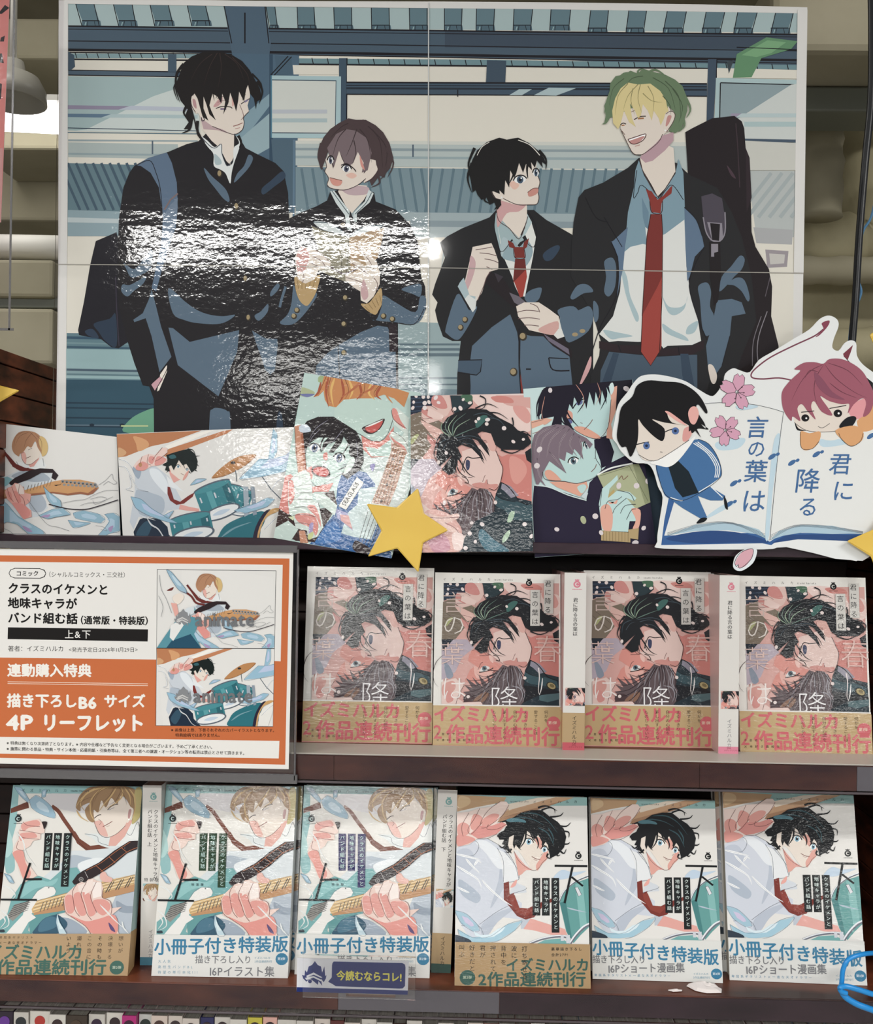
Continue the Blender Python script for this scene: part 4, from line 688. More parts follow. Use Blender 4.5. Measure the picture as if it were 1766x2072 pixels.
    for p in ('900,250 960,235 1030,260 1040,300','930,270 1000,250 1060,280','1000,330 1080,320 1110,290','1050,400 1130,410 1170,375','1090,450 1150,460 1150,510','1090,560 1140,560 1160,545','1080,620 1110,640 1130,600','1000,680 1000,650 980,600','980,640 970,670 1010,690','620,450 580,470 560,500','640,560 600,590 570,560','680,600 650,630 630,620','800,440 790,530 740,600','830,430 850,500 880,540','870,470 900,550 890,600','900,450 950,520 930,590','740,480 720,560 760,610','1060,500 1110,560 1100,600','1040,640 1060,660 1080,650'): A.L('#17191c', 16, p, 1, 1)
    for p in ('700,340 760,330 860,350 950,400','760,300 880,300 980,360 1060,470','980,420 1020,490 1020,560','900,420 980,470 1030,580'): A.L('#34525a', 14, p, 1, 1, 1)
    A.F('#4b7884', '640,350 700,335 780,350 800,375 740,370 660,370')
    # hand with the stick
    A.f('#e6cfc6', '232,290 330,280 420,250 520,240 590,195 640,195 662,225 650,260 590,330 560,380 630,370 645,400 600,430 560,470 470,500 400,510 330,560 230,580'); A.F('#dd9a90', '235,400 280,370 330,400 330,460 280,490 235,470'); A.F('#dd9a90', '370,300 440,330 430,390 370,440 340,400'); A.F('#dd9a90', '440,350 520,300 580,310 540,370 490,400 440,410'); A.f('#d98d86', '410,400 520,400 600,370 640,390 600,430 560,470 470,500 400,510 340,470'); A.F('#dd958c', '232,480 330,490 380,520 300,560 232,570')
    for p in ('660,225 600,320 480,410 430,420','590,195 500,260 440,340 420,400','420,250 380,330 320,430 350,470 440,370','330,290 270,400 280,490','490,390 480,430 560,430 640,390','400,510 480,510 560,470'): A.L('#6f4644', 3.2, p)
    # drums
    A.f('#5b9b98', '1070,1060 1110,960 1200,890 1310,850 1312,1260 1240,1330 1180,1400 1120,1300'); A.f('#3f7f80', '1070,1060 1120,1040 1170,1380 1130,1320'); A.f('#7bb5b2', '1200,900 1260,880 1290,1250 1240,1310'); A.L('#5c6470', 14, '1060,1060 1110,960 1200,880 1310,830'); A.L('#dfe3e8', 7, '1062,1050 1110,955 1200,874 1310,824'); A.L('#aebccc', 16, '1130,1100 1200,1120 1290,1140', 1, 1, 1)
    A.f('#d4d6dc', '1195,930 1220,925 1250,990 1225,1005'); A.L('#3b4048', 3, '1195,930 1220,925 1250,990 1225,1005 1195,930', 0)
    A.L('#6b6f7c', 26, '1150,1400 1200,1330 1260,1270 1312,1240'); A.L('#e2e5ea', 12, '1145,1400 1195,1328 1258,1262 1312,1232')
    A.f('#6ba9a8', '840,1420 950,1370 1080,1360 1160,1410 1160,1420'); A.L('#6b6f7c', 22, '820,1400 930,1360 1060,1340 1140,1350'); A.L('#e2e5ea', 9, '820,1395 930,1354 1060,1334 1140,1344'); A.r('#c9ccd4', 1075, 1330, 1100, 1380); A.r('#c9ccd4', 1120, 1330, 1150, 1400)
    # spray and fish
    for p in ('215,640 300,660 380,680 420,690','220,740 300,790 400,860 430,940','300,680 350,740 420,810','430,860 500,940 600,1030 680,1085','225,920 300,960 330,970','370,740 400,700 430,720'): A.L('#f0f2f4', 24, p, 1, 1, 1); A.L('#77808c', 2.4, p, 1, 1, 1)
    fish(A, '205,1120 300,1150 390,1240 410,1290 360,1300 260,1230', '#9cc0d2', '#c9bfdc'); fish(A, '230,1280 350,1350 500,1340 640,1240 760,1210 700,1290 560,1380 400,1400 260,1360', '#9cc4d6', '#d2e4ec')
    A.F('#303c4a', '200,1330 260,1340 330,1370 330,1395 200,1390'); A.F('#b9cde0','1020,850 1090,780 1180,800 1290,790 1200,830 1100,860')
def drum_cover(A, band=1):
    A.f('#dedcd8', '232,135 1305,165 1310,1780 200,1755'); drum(A)
    for i, ch in enumerate('イズミハルカ'): A.t(ch, 860+i*67, 186, 30, '#2c3a3c', .004)
    A.t('izumi haruka', 672, 182, 24, '#2c3a3c', 0, gap=2); crest(A, 1228, 662, 27, '#17191b', '#dedcd8')
    k = '#14171a'; A.L(k, 18, '1032,745 1302,750', 0); A.L(k, 18, '1180,750 1110,1062', 0); A.L(k, 16, '1170,840 1262,918', 0)
    for x, y1, s_ in ((850, 1165, 'バンド組む話'), (927, 1166, '地味キャラが'), (1005, 1310, 'クラスのイケメンと')):
        A.f('#1b1f20', [(x, 848), (x+63, 848), (x+60, y1), (x-3, y1)]); A.t(s_, x+12, 864, 39, '#d3e2de', .008, 1, gap=8.5)
    if band == 1:
        A.mark = len(A.layers); A.bandtop = .775; A.f('#a98a5f', '208,1386 1308,1408 1310,1780 196,1755'); c = '#345a50'
        A.t('イズミハルカ', 620, 1520, 118, c, .03, sx=.97); A.t('2作品連続刊行', 395, 1635, 130, c, .03, sx=1.04); A.e(c, 307, 1688, 65); A.t('第2弾', 268, 1670, 30, '#c0cab0', 0)
        for i, s_ in enumerate(('打ち寄せる', '波に', '背中を', '押されて', '君が', '好きだと', '叫ぶ')): A.t(s_, 752-i*86, 1420-i*2, 50, '#2c2620', .004, 1, gap=8)
        A.t('豪華描き下ろし', 995, 1432, 30, '#2c2620', .01, gap=7); A.t('合計27P!', 995, 1480, 30, '#2c2620', .01, gap=4)
    else:
        A.t('特装版', 990, 790, 24, '#33484e', .01, gap=14) if 0 else None
        A.mark = len(A.layers); A.bandtop = .775; A.f('#d6d7d3', '208,1390 1308,1408 1310,1780 196,1755'); c = '#2f7ba0'
        A.t('小冊子付き特装版', 205, 1400, 148, c, .024, sx=.915, dy=11)
        A.t('描き下ろし入り', 205, 1540, 78, '#77787c', .012, sx=.84); A.t('16Pショート漫画集', 325, 1618, 92, '#77787c', .012, sx=.86, dy=-2)
        A.e(c, 1262, 1700, 48); A.t('第2弾', 1228, 1686, 25, '#e4eef0', 0); A.t('イズミハルカ', 1062, 1690, 22, '#4c8aa6', .006); A.t('2作品連続刊行', 1062, 1722, 22, '#4c8aa6', .006)
        A.t('卑屈系ギタリスト✕一途な天才ドラマー', 215, 1708, 26, '#2f7ba0', .006, gap=11)
# ------------------------------------------------ the cards along the top
def card_guitar(A):                                    # enlargement of the left card: (0,740) x3.924
    A.f('#dcdbd8', '-60,400 925,560 960,1460 -60,1370')
    def g(x, y): return None
    A.f('#ccd4da', '0,900 150,830 320,810 420,860 400,930 340,1020 380,1130 300,1200 0,1240'); A.F('#9fabb8', '90,880 200,830 320,840 400,900 330,920 240,920'); A.F('#a9b5c2','230,1060 320,1020 370,1100 330,1160 250,1150')
    A.f('#dfe3e4', '130,760 200,770 240,810 330,740 370,790 350,830 230,830 150,800'); A.L('#5b6470', 3, '130,760 160,800 230,820'); A.L('#5b6470', 3, '340,735 350,800')
    A.f('#d99a90', '200,740 240,805 270,800 310,740 320,680'); A.f(SK, '165,690 180,750 215,785 250,780 310,730 325,680 300,620 180,640'); A.F('#dfa79c', '165,690 190,680 210,720 205,780 180,750'); A.L('#6b3f38', 4, '205,735 225,728 245,718'); A.L('#4a3530', 3, '170,695 190,690'); A.L('#4a3530', 3, '225,668 255,655'); A.L('#57423f', 2.5, '165,690 180,750 212,785 250,780 300,740')
    A.F('#b07f5c', '95,640 110,580 150,530 210,518 280,530 330,570 360,620 370,680 340,720 325,690 300,650 280,600 250,650 220,640 190,680 160,700 150,720 110,690'); A.F('#d0b070', '320,560 360,580 382,640 370,700 335,720 330,670 310,610')
    for p in ('240,525 160,560 120,640','260,530 210,590 190,660','230,520 290,580 310,650','200,520 130,560 110,660','280,540 330,600 330,690'): A.L('#7b5040', 4, p, 1, 1, 1); 
    A.L('#6b2a26', 20, '0,640 60,720 110,790 170,825 230,820'); A.f('#6b2a26', '60,700 130,780 200,810 330,830 380,850 230,835 160,835 100,800'); A.f('#2e2226', '70,930 120,890 240,830 320,815 420,820 465,870 440,910 410,890 420,850 330,850 240,900 130,940 90,950')
    A.f('#c9945c', '190,990 420,920 500,905 640,905 760,930 785,970 740,1010 700,1025 640,1010 540,1025 420,1000 250,1015 190,1020'); A.f('#9a5f42', '250,1015 420,1000 540,1015 640,1000 700,1012 760,970 780,975 740,1015 700,1028 640,1018 540,1030 420,1012 0,1060 0,1040'); A.f('#b58760','0,990 190,960 200,1010 0,1050'); A.f('#7fb2bc', '0,900 60,880 100,900 60,950 0,970')
    for x in range(215, 400, 26): A.L('#6d5a45', 3, [(x, 1000-(x-215)*.25), (x+14, 950-(x-215)*.25)], 0)
    for x in range(500, 760, 32): A.e('#8b8f92', x, 918+(x-500)*.1, 14, 12); A.e('#3f4246', x, 922+(x-500)*.1, 7, 6); A.e('#8b8f92', x+12, 945+(x-500)*.06, 12, 9)
    A.F('#3a2a24', '430,945 470,950 490,935 450,955')
    A.f('#e0a398', '40,1000 60,970 90,960 120,930 160,940 190,970 200,1010 250,1020 240,1080 200,1110 250,1150 255,1200 190,1220 150,1170 100,1100 60,1060'); A.F('#d98a80', '60,1000 90,1010 100,1070 70,1050'); A.F('#d98a80', '110,1000 150,1010 170,1080 140,1080'); A.f('#ead8d0', '120,940 160,940 190,975 195,1020 150,1020'); A.F('#dd8e86', '100,1090 190,1100 240,1160 230,1200 190,1215 150,1165')
    for p in ('60,975 80,1040 110,1080','95,960 120,1030 150,1090','160,940 150,1010 190,1060 200,1110'): A.L('#7c4a48', 3, p)
    for p in ('0,1060 60,1100 140,1190 240,1250 340,1310 355,1340 250,1350 140,1260 60,1240 0,1260','350,960 400,1010 480,1070 490,1120 430,1120 380,1060','310,1190 420,1140 500,1130 560,1180 450,1200 380,1215','580,1170 660,1150 790,1180 835,1220 800,1250 680,1230 600,1210','540,1225 640,1240 720,1250 640,1280 580,1285','830,1180 900,1170 950,1200 950,1310 880,1330 760,1375 830,1290 870,1230'): fish(A, p, '#8db4c8', '#a9c6da')
    A.F('#a88fb8', '180,1270 230,1290 260,1320 210,1310'); A.F('#a88fb8', '330,1195 400,1180 380,1205'); A.F('#a88fb8','860,1290 900,1270 880,1320'); A.f('#1f1c2a', '-20,1210 10,1260 15,1310 -20,1330')
    A.L('#2c2430', 7, '390,1100 540,1135 680,1140 800,1110 940,1065', 1)
    for p in ('500,1090 600,1070 680,1060 760,1020 850,990 940,990','780,950 840,910 890,860 900,900 930,930 900,940 860,920 820,950','720,1060 800,1040 850,1060 760,1100 740,1070','220,1060 300,1170 380,1260 460,1280 550,1310','760,1270 820,1280 850,1310 800,1300','30,1290 90,1320 150,1380','640,1110 700,1090 800,1080 900,1040'): A.L('#77797f', 2.4, p)
def card_drum(A):                                      # enlargement: (0,740) x3.924 carried to the right
    A.f('#dcdbd8', '925,540 1766,505 2440,480 2330,1420 1000,1465')
    A.f('#b9774a', '925,545 1500,520 1600,515 1340,610 1200,640 1000,720 930,730'); A.F('#d39a66', '1060,560 1160,590 1180,640 1100,680 1080,620'); A.F('#cf9f70', '940,650 1000,680 990,710 935,725'); A.f('#ece8e0', '1310,640 1500,560 1640,515 1700,512 1340,665'); A.f('#c07c50', '1300,700 1340,660 1766,520 1850,505 1800,540 1400,690 1310,725')
    A.f('#c3cbd4', '1070,830 1150,790 1240,800 1340,880 1390,970 1440,1060 1420,1140 1330,1150 1290,1200 1100,1200 1060,1300 1030,1240 1070,1000'); A.F('#98a7b8', '1060,800 1120,830 1100,900 1060,850'); A.F('#dbe2e8', '1190,820 1260,830 1330,930 1340,1030 1260,960 1200,880'); A.F('#a9b6c4', '1080,990 1200,1010 1300,1060 1280,1180 1110,1180'); A.f('#dfe3e6', '1320,870 1380,930 1460,1000 1400,980 1340,960')
    A.f('#e0a096', '1330,800 1350,870 1380,930 1440,900 1400,870'); A.f(SK, '1340,790 1360,850 1420,900 1450,912 1480,880 1500,830 1480,760 1400,740'); A.F('#dd9f92', '1450,905 1470,860 1500,830 1490,870 1465,905'); eye(A, 1415, 800, 15, 14, '#6d9cb4', tilt=12); eye(A, 1485, 826, 10, 12, '#6d9cb4'); A.L('#7b3f3b', 3, '1435,855 1460,868')
    A.f('#15201f', '1290,790 1330,760 1320,710 1380,690 1450,670 1500,660 1550,700 1570,760 1560,820 1520,850 1500,810 1480,780 1450,790 1420,750 1400,790 1380,830 1360,790 1340,800 1350,840 1310,830 1320,800')
    for p in ('1490,660 1530,670 1550,700','1540,720 1590,715','1560,780 1580,800','1550,830 1570,840','1320,770 1290,790','1340,830 1320,850','1500,840 1520,860','1400,760 1380,830','1450,770 1470,820'): A.L('#15201f', 10, p, 1, 1)
    A.F('#2f6068', '1340,720 1380,705 1400,730 1360,740')
    A.f('#e6c8bf', '1060,800 1080,770 1130,720 1180,700 1230,710 1290,650 1330,655 1330,690 1290,730 1330,740 1320,770 1270,790 1200,800 1150,830 1090,830'); A.F('#dc948c', '1080,800 1130,760 1180,790 1150,830 1090,830'); A.F('#dc948c', '1190,720 1230,730 1210,780 1180,760'); A.F('#dc948c', '1250,720 1320,740 1290,780 1230,790'); A.e('#b98458', 1115, 787, 14, 18)
    for p in ('1130,720 1110,780','1180,705 1170,770 1200,790','1330,690 1270,740 1230,760','1290,650 1240,710 1210,750'): A.L('#7c4a48', 3, p)
    A.f('#7c2b26', '1330,960 1350,965 1365,1010 1380,1060 1430,1080 1500,1030 1545,1005 1530,1040 1460,1095 1400,1105 1350,1070 1330,1020'); A.f('#e0a096', '1430,1100 1500,1120 1580,1135 1580,1160 1480,1150 1420,1140')
    A.f('#1e2d40', '1060,1320 1110,1220 1160,1200 1270,1220 1330,1280 1340,1340 1420,1420 1080,1418'); A.F('#2f5064', '1080,1340 1150,1240 1210,1260 1140,1400')
    # drums, cymbal
    def tom(cx, cy, w_, h_, t): 
        c, d = math.cos(R(t)), math.sin(R(t)); q = lambda u, v: (cx+u*c-v*d, cy+u*d+v*c)
        A.f('#2e7f8a', [q(-w_, -h_), q(w_, -h_), q(w_, h_), q(-w_, h_)]); A.f('#4f9ca4', [q(-w_*.4, -h_), q(-w_*.1, -h_), q(-w_*.1, h_), q(-w_*.4, h_)]); A.f('#1f6470', [q(w_*.5, -h_), q(w_*.9, -h_), q(w_*.9, h_), q(w_*.5, h_)])
        A.e('#556270', *q(0, h_), w_*1.05, w_*.36, t, 22); A.e('#e0e3e4', *q(0, h_), w_*.95, w_*.28, t, 22); A.F('#b9cbdc', [q(-w_*.5, h_), q(0, h_-w_*.12), q(w_*.5, h_), q(0, h_+w_*.12)])
        A.e('#556270', *q(0, -h_), w_*1.03, w_*.2, t, 22); A.e('#3d8c96', *q(0, -h_*.93), w_*.98, w_*.17, t, 22)
        for k in (-.8, 0, .8): A.f('#c4cad2', [q(w_*k-6, -h_*.5), q(w_*k+6, -h_*.5), q(w_*k+6, -h_*.1), q(w_*k-6, -h_*.1)])
    tom(1880, 1060, 110, 90, 18)
    tom(1720, 1060, 150, 110, -20); tom(1520, 1270, 165, 70, -12)
    A.F('#b9814a', '1686,880 1780,790 1900,720 2035,708 1950,790 1800,870 1700,895'); A.L('#7a4d2a', 4, '1690,890 1800,868 1950,790 2030,712'); A.e('#3a2e2a', 1850, 770, 20, 12); A.L('#555f68', 6, '1870,830 1880,920', 0)
    A.F('#1e6f7c', '1740,1340 1800,1260 1950,1190 2100,1160 2080,1300 2010,1420 1730,1420'); A.L('#6f9aa6', 20, '1760,1360 1860,1290 2000,1240', 1, 1, 1); A.F('#2a2338', '2100,1160 2150,1150 2070,1260 2030,1420 2000,1420 2030,1280'); A.F('#c99b5c', '2140,1150 2220,1130 2230,1150 2120,1200 2070,1300 2050,1420 2035,1420 2060,1280'); A.f('#e0dfda', '2220,1150 2260,1150 2170,1420 2060,1420 2070,1300 2120,1210')
    A.L('#5d6874', 8, '2080,880 2150,980 2230,1060', 0); A.f('#9aa8b4', '1930,960 1970,960 1980,1180 1940,1200'); A.f('#8896a4', '1990,960 2020,960 2040,1180 2010,1190')
    for p in ('1040,1040 1120,1060 1200,1130 1300,1190 1410,1250 1330,1240 1180,1190 1080,1130','1300,1190 1380,1150 1340,1210','1510,950 1560,900 1640,900 1580,930','2130,740 2170,500 2200,540 2200,680 2160,760','2060,740 2160,740 2300,700 2400,600 2420,560 2400,720 2260,840 2080,880 1900,900','2040,1090 2120,1050 2180,1060 2120,1120 1950,1170 1860,1150'): fish(A, p, '#8fb8cf', '#b3c3e0')
    for p in ('940,740 1000,760 1040,800 1060,840','945,800 1000,810 1050,900 1100,980 1180,1000','1030,870 1040,960 1000,980 1060,1000','1160,1190 1200,1260 1260,1300 1330,1400 1440,1440','2150,1000 2200,920 2240,900','2100,1300 2180,1220 2230,1180','1120,1200 1180,1210 1240,1230'): A.L('#eef0f2', 14, p, 1, 1, 1); A.L('#77808c', 2.4, p)
def card_duo(A):                                       # enlargement: (420,740) x3.924
    q = '768,55 1690,215 1610,245 1580,900 1460,1532 525,1367'
    A.f('#b7d1cb', '768,52 1692,215 1600,900 1460,1535 522,1367 650,800')
    A.F('#a9b48a', '740,170 850,210 800,250 720,230'); A.F('#6c74a8', '735,225 850,225 790,250'); A.F('#9cb07c','880,90 920,80 910,130 880,130')
    # blond figure
    A.f('#c5d3d0', '1230,700 1450,720 1600,740 1600,960 1460,1300 1200,900'); A.f('#d9857a', '1220,540 1300,600 1400,590 1480,480 1460,720 1300,730 1230,660'); A.f('#b9d3cb', '1250,640 1350,660 1460,580 1460,720 1300,720')
    A.f('#bcd5cc', '1010,330 1000,420 1060,480 1200,540 1290,590 1370,600 1430,540 1470,430 1460,300 1300,240 1100,260'); A.F('#3d2526', '1225,495 1300,460 1405,420 1370,500 1310,540 1260,535'); A.F('#c9544e', '1255,490 1320,460 1390,440 1360,500 1310,532 1265,520'); A.F('#eef0ec','1250,488 1320,455 1395,428 1350,455 1290,480')
    A.L('#3a2c2a', 3.5, '1060,480 1200,540 1290,590 1370,600 1430,540 1470,430'); A.F('#c8e0d8', '1000,410 1060,430 1120,500 1060,480')
    A.f('#c98448', '925,82 1460,170 1600,215 1560,330 1480,260 1400,230 1300,260 1180,260 1080,270 1020,330 960,320 930,270 920,200 880,240 840,250 900,170')
    for p, c in (('960,90 940,200 960,330','#a8502e'),('1010,95 980,200 1000,330','#e0b05c'),('1060,100 1080,220 1040,300','#a8502e'),('1120,110 1150,200 1120,270','#e0b05c'),('1200,120 1220,220 1180,270','#a8502e'),('1300,140 1280,220 1330,270','#e0b05c'),('1380,155 1340,230 1380,270','#a8502e'),('1440,165 1420,230 1470,300','#c98448'),('900,130 880,210 840,250','#a8502e'),('1230,120 1150,190 1050,260','#b8663a'),('1330,140 1290,190 1200,230','#b8663a')): A.L(c, 26, p, 1, 1, 1)
    for p in ('980,90 955,200 985,310','1090,105 1120,200 1080,280','1250,130 1240,210 1200,270','1370,150 1320,220 1350,270','940,90 905,170 880,230'): A.L('#5f2a1c', 4, p, 1, 1)
    # hand of the blond figure
    A.f('#cfdcd4', '1460,350 1500,330 1560,380 1600,420 1590,560 1600,740 1530,690 1480,640 1440,560 1470,520 1540,560 1560,530 1480,470'); A.F('#dd8d84', '1465,345 1500,350 1530,430 1570,490 1560,500 1480,430'); A.F('#dd8d84', '1450,560 1500,600 1560,640 1580,700 1500,640'); A.L('#4b3434', 3.5, '1460,350 1480,430 1580,500'); A.L('#4b3434', 3.5, '1470,520 1550,575 1590,640')
    # blue guitar
    A.f('#255f9c', '1060,870 1180,830 1260,850 1330,940 1340,1040 1250,1150 1170,1160 1460,1300 1460,1532 810,1415 1010,1170 1030,960'); A.f('#c3d7d8', '1200,980 1400,950 1440,1000 1300,1380 1160,1360 1060,1330 1110,1170 1190,1100'); A.f('#9b9ac4', '1010,1130 1110,1170 1155,1310 1030,1210'); A.f('#dba3a0', '1050,1180 1120,1190 1150,1300 1060,1230')
    A.F('#7888c0', '930,1380 1030,1340 1060,1380 960,1410'); A.F('#3d78b8', '850,1400 1000,1230 1060,1340 1010,1400')
    A.f('#b2856c', '1480,600 1580,680 1500,960 1440,1110 1300,1090 1380,900 1450,700')
    for k in range(12): y = 650+k*40; A.L('#e8dcc8', 4, [(1465-k*15, y), (1575-k*13, y+30)], 0)
    for k in range(5): A.L('#3b2f2b', 3, [(1480+k*18, 640+k*10), (1320+k*26, 1090+k*3)], 0)
    for x, y in ((1470,742),(1527,762),(1452,877),(1424,945),(1380,1075)): A.e('#3a2620', x, y, 10, 11)
    for k in range(6): A.L('#33373c', 4, [(1275+k*28, 1150+k*16), (1180+k*22, 1460+k*10)], 0)
    A.F('#2f2226', '1150,1440 1170,1390 1210,1400 1300,1460 1250,1500 1180,1480')
    A.f('#ecebe4', '1040,1115 1185,883 1240,930 1100,1145') ; A.L('#24282c', 3, '1040,1115 1185,883 1240,930 1100,1145 1040,1115', 0)
    pf = A.pre; cs, sn = math.cos(R(-58)), math.sin(R(-58))
    A.aff(lambda x, y: pf(1050+x*cs-y*sn, 1098+x*sn+y*cs)); A.t('SEAGLASS', 6, 2, 50, '#17191c', .016, sx=.9); A.pre = pf
    # dark haired figure
    A.f('#3a2320', '560,1130 640,1180 1010,1170 940,1040 880,1020 1000,990 1030,1110 850,1400 700,1390 530,1290'); A.f('#d9847a', '600,880 660,860 700,900 840,960 1000,930 960,1000 850,1000 640,1180 560,1130'); A.f('#c5d9d1', '530,1290 640,1230 720,1300 660,1390 522,1367'); A.f('#c9dad2', '850,1000 930,1020 1030,1110 1010,1190 860,1070')
    A.f('#bdd6ce', '770,600 760,700 780,830 830,920 900,950 960,930 1060,860 1130,760 1120,640 1060,580 880,560'); A.F('#d9867c', '920,700 950,690 950,750 920,740'); A.F('#d98a80', '770,840 830,800 830,900 790,880')
    A.L('#3a2c2a', 3.5, '765,620 768,780 800,890 860,955 920,940 1060,860'); eye(A, 850, 655, 42, 40, '#4b5f84', tilt=10); eye(A, 1045, 735, 42, 42, '#4b5f84', tilt=14)
    A.F('#3d2526', '825,830 850,795 930,800 970,840 965,885 900,885 840,865'); A.F('#c9544e', '835,835 870,805 940,815 962,850 940,880 880,872'); A.L('#8a5a54', 3, '915,768 925,774 940,768')
    A.f('#20191c', '760,720 755,600 745,500 790,440 880,405 1000,405 1070,450 1180,520 1230,620 1240,760 1210,830 1150,870 1110,900 1060,860 1130,800 1150,740 1120,690 1130,640 1080,560 1060,620 1000,690 960,690 1020,600 960,620 900,690 920,610 960,570 880,570 820,610 790,650 775,720')
    for p in ('1000,420 900,470 830,540 790,640','1050,450 960,520 900,620 900,690','1090,480 1040,580 960,690','1120,500 1120,620 1060,720','1150,760 1100,800 1030,830','1180,640 1190,760 1140,860','1230,700 1200,800 1230,830'): A.L('#20191c', 18, p, 1, 1); 
    for p in ('960,430 860,500 800,600','1080,500 1010,590 950,650','1130,560 1130,660','900,500 830,570 800,640','1180,600 1190,720 1150,820','1050,800 1120,770 1150,720'): A.L('#8d8a9c', 6, p, 1, 1, 1)
    A.F('#cfe0d8', '1130,740 1165,730 1160,790 1110,850 1080,850')
    # drum stick and fists
    A.f('#c88a6a', '690,480 735,470 770,830 720,850 700,700'); A.f('#a8603f', '735,470 752,480 785,830 765,830'); A.f('#c88a6a', '725,1310 770,1310 800,1410 735,1405'); A.L('#5b3424', 3, '690,480 718,850'); A.L('#5b3424', 3, '752,480 788,840')
    A.f('#cfded6', '640,920 700,860 770,830 810,850 830,940 835,1060 880,1090 900,1180 920,1280 870,1360 800,1380 790,1310 700,1290 680,1200 650,1180 640,1100'); A.F('#dd8d84', '645,930 680,920 690,1040 650,1100'); A.F('#dd8d84', '700,1180 830,1180 880,1260 860,1350 820,1290 720,1240'); A.F('#dd8d84','790,1120 850,1110 890,1200 900,1280 860,1200')
    for p in ('640,920 700,880 790,900','690,1020 740,1010 830,1010','680,970 740,950 830,940','640,1080 700,1060 835,1065','690,1130 760,1120 850,1130','680,1190 760,1180 860,1200','690,1250 760,1250 840,1270','880,1090 900,1180 920,1280'): A.L('#4b3434', 3.5, p)
    A.f('#d7e2b8', '640,1200 690,1195 680,1230'); A.F('#a89ac8', '810,1260 840,1250 830,1330 805,1330'); A.F('#c9cf8a', '800,1340 840,1320 830,1370 800,1380'); A.F('#8c86c0', '1290,790 1330,780 1310,840'); A.F('#c9d6e4', '730,480 790,470 820,520 740,530')
def card_pair(A):                                      # enlargement: (800,740) x3.211
    A.f('#c2dcdc', '830,150 1540,90 1700,1190 905,1245'); 
    # jacket dark
    A.f('#251f38', '900,780 990,790 1240,870 1260,760 1380,640 1540,560 1640,620 1700,1190 905,1245 890,900'); A.f('#1f1a30', '1290,480 1380,450 1420,560 1400,640 1300,680')
    A.f('#1a1826', '1010,120 1540,90 1540,300 1480,400 1400,220 1380,120'); A.f('#dfa48e', '1390,150 1440,130 1430,300 1400,380 1420,480 1370,470')
    # taller figure: face and black hair
    A.f('#b5d6d6', '1130,250 1200,180 1390,130 1400,220 1380,400 1310,475 1180,440 1120,380 1110,300'); A.F('#dd9f88', '1160,400 1230,400 1330,460 1300,475 1200,440'); A.F('#d99a86','1110,290 1150,310 1140,380 1100,350')
    A.L('#33303a', 3, '1400,220 1380,400 1310,475 1200,440 1120,380'); A.L('#7b4a40', 4, '1225,415 1260,380 1280,350'); A.L('#17151f', 7, '1150,280 1180,240 1225,215'); A.e('#5d6598', 1195, 240, 22, 15, -30); A.L('#17151f', 7, '1100,350 1140,345 1160,370'); A.e('#5d6598', 1130, 362, 20, 14, 20); A.L('#7b5c55', 3, '1200,370 1215,375', 0); A.L('#3a3040', 3, '1145,230 1165,200')
    A.f('#1b1728', '1010,120 1380,105 1395,190 1370,140 1370,250 1340,160 1330,260 1300,170 1290,260 1260,170 1240,280 1220,200 1190,260 1160,200 1150,280 1130,250 1110,330 1160,420 1100,380 1080,330 1080,430 1040,380 1010,400 1030,330 980,340 940,380 950,310 920,330 930,230 960,150')
    for p in ('960,160 920,250 920,350','980,250 930,330 960,390','1060,260 1080,360 1160,420','1090,250 1130,330 1190,400','1240,140 1230,230 1180,310','1360,130 1370,200 1330,290','1030,300 1060,380 1110,440'): A.L('#1b1728', 13, p, 1, 1)
    for p in ('1170,120 1220,200 1215,290','1310,110 1330,180 1300,260','970,200 950,300 960,350'): A.L('#d99a86', 5, p, 1, 1, 1)
    A.F('#cfe4e4', '1390,130 1410,110 1420,150 1400,190')
    # hand on the head
    A.f('#dfa790', '880,360 980,340 1020,350 980,380 920,400 960,430 950,460 890,490'); A.f('#c5dfdc', '885,410 960,380 970,400 900,440 955,430 955,450 890,485'); A.L('#6b4a44', 3, '885,370 960,350'); A.L('#6b4a44', 3, '890,440 950,425')
    # lighter haired figure
    A.f('#b5d6d4', '960,640 990,740 1100,750 1180,765 1280,730 1340,680 1330,620 1300,540 1180,480 1000,560'); A.F('#dfa18a', '970,690 1010,680 1070,740 1000,745'); A.f('#dfa18a', '1000,755 1100,752 1180,765 1240,750 1250,790 1200,850 1050,790'); A.F('#b5d6d4', '1180,790 1220,770 1240,790 1210,830')
    A.L('#33303a', 3.5, '1300,540 1300,600 1335,660 1330,690 1280,735 1180,765 1100,752'); eye(A, 1155, 620, 32, 26, '#56707c', tilt=-18); eye(A, 1238, 520, 14, 26, '#56707c', tilt=-18); A.L('#7b4a40', 4, '1270,690 1295,665 1305,640'); A.L('#7b5c55', 3, '1290,600 1297,605', 0)
    A.f('#7c6b78', '885,520 900,450 960,400 1050,380 1120,390 1180,440 1240,470 1280,510 1260,540 1230,490 1200,500 1220,610 1180,560 1160,540 1150,580 1110,560 1100,620 1060,600 1110,700 1040,650 1000,620 960,690 950,740 980,790 940,750 920,790 900,720 885,640')
    for p in ('1060,400 960,470 930,600','1100,400 1010,480 980,600','1130,410 1070,500 1060,620','1160,440 1130,510 1180,590','1040,390 930,450 900,580','1190,460 1210,530 1200,610','920,600 930,700 970,780','1000,560 1050,620 1110,700'): A.L('#a99aa2', 12, p, 1, 1, 1); A.L('#4f404e', 4, p, 1, 1)
    A.F('#dfa18a', '970,695 1010,690 1050,720 1075,745 1000,740 980,725'); A.L('#33303a', 3.5, '955,690 975,740 1100,752')
    A.L('#cfe0e0', 7, '905,775 1000,790 1120,840 1240,875', 1); A.f('#c5d4d8', '1205,850 1240,810 1250,830 1235,870')
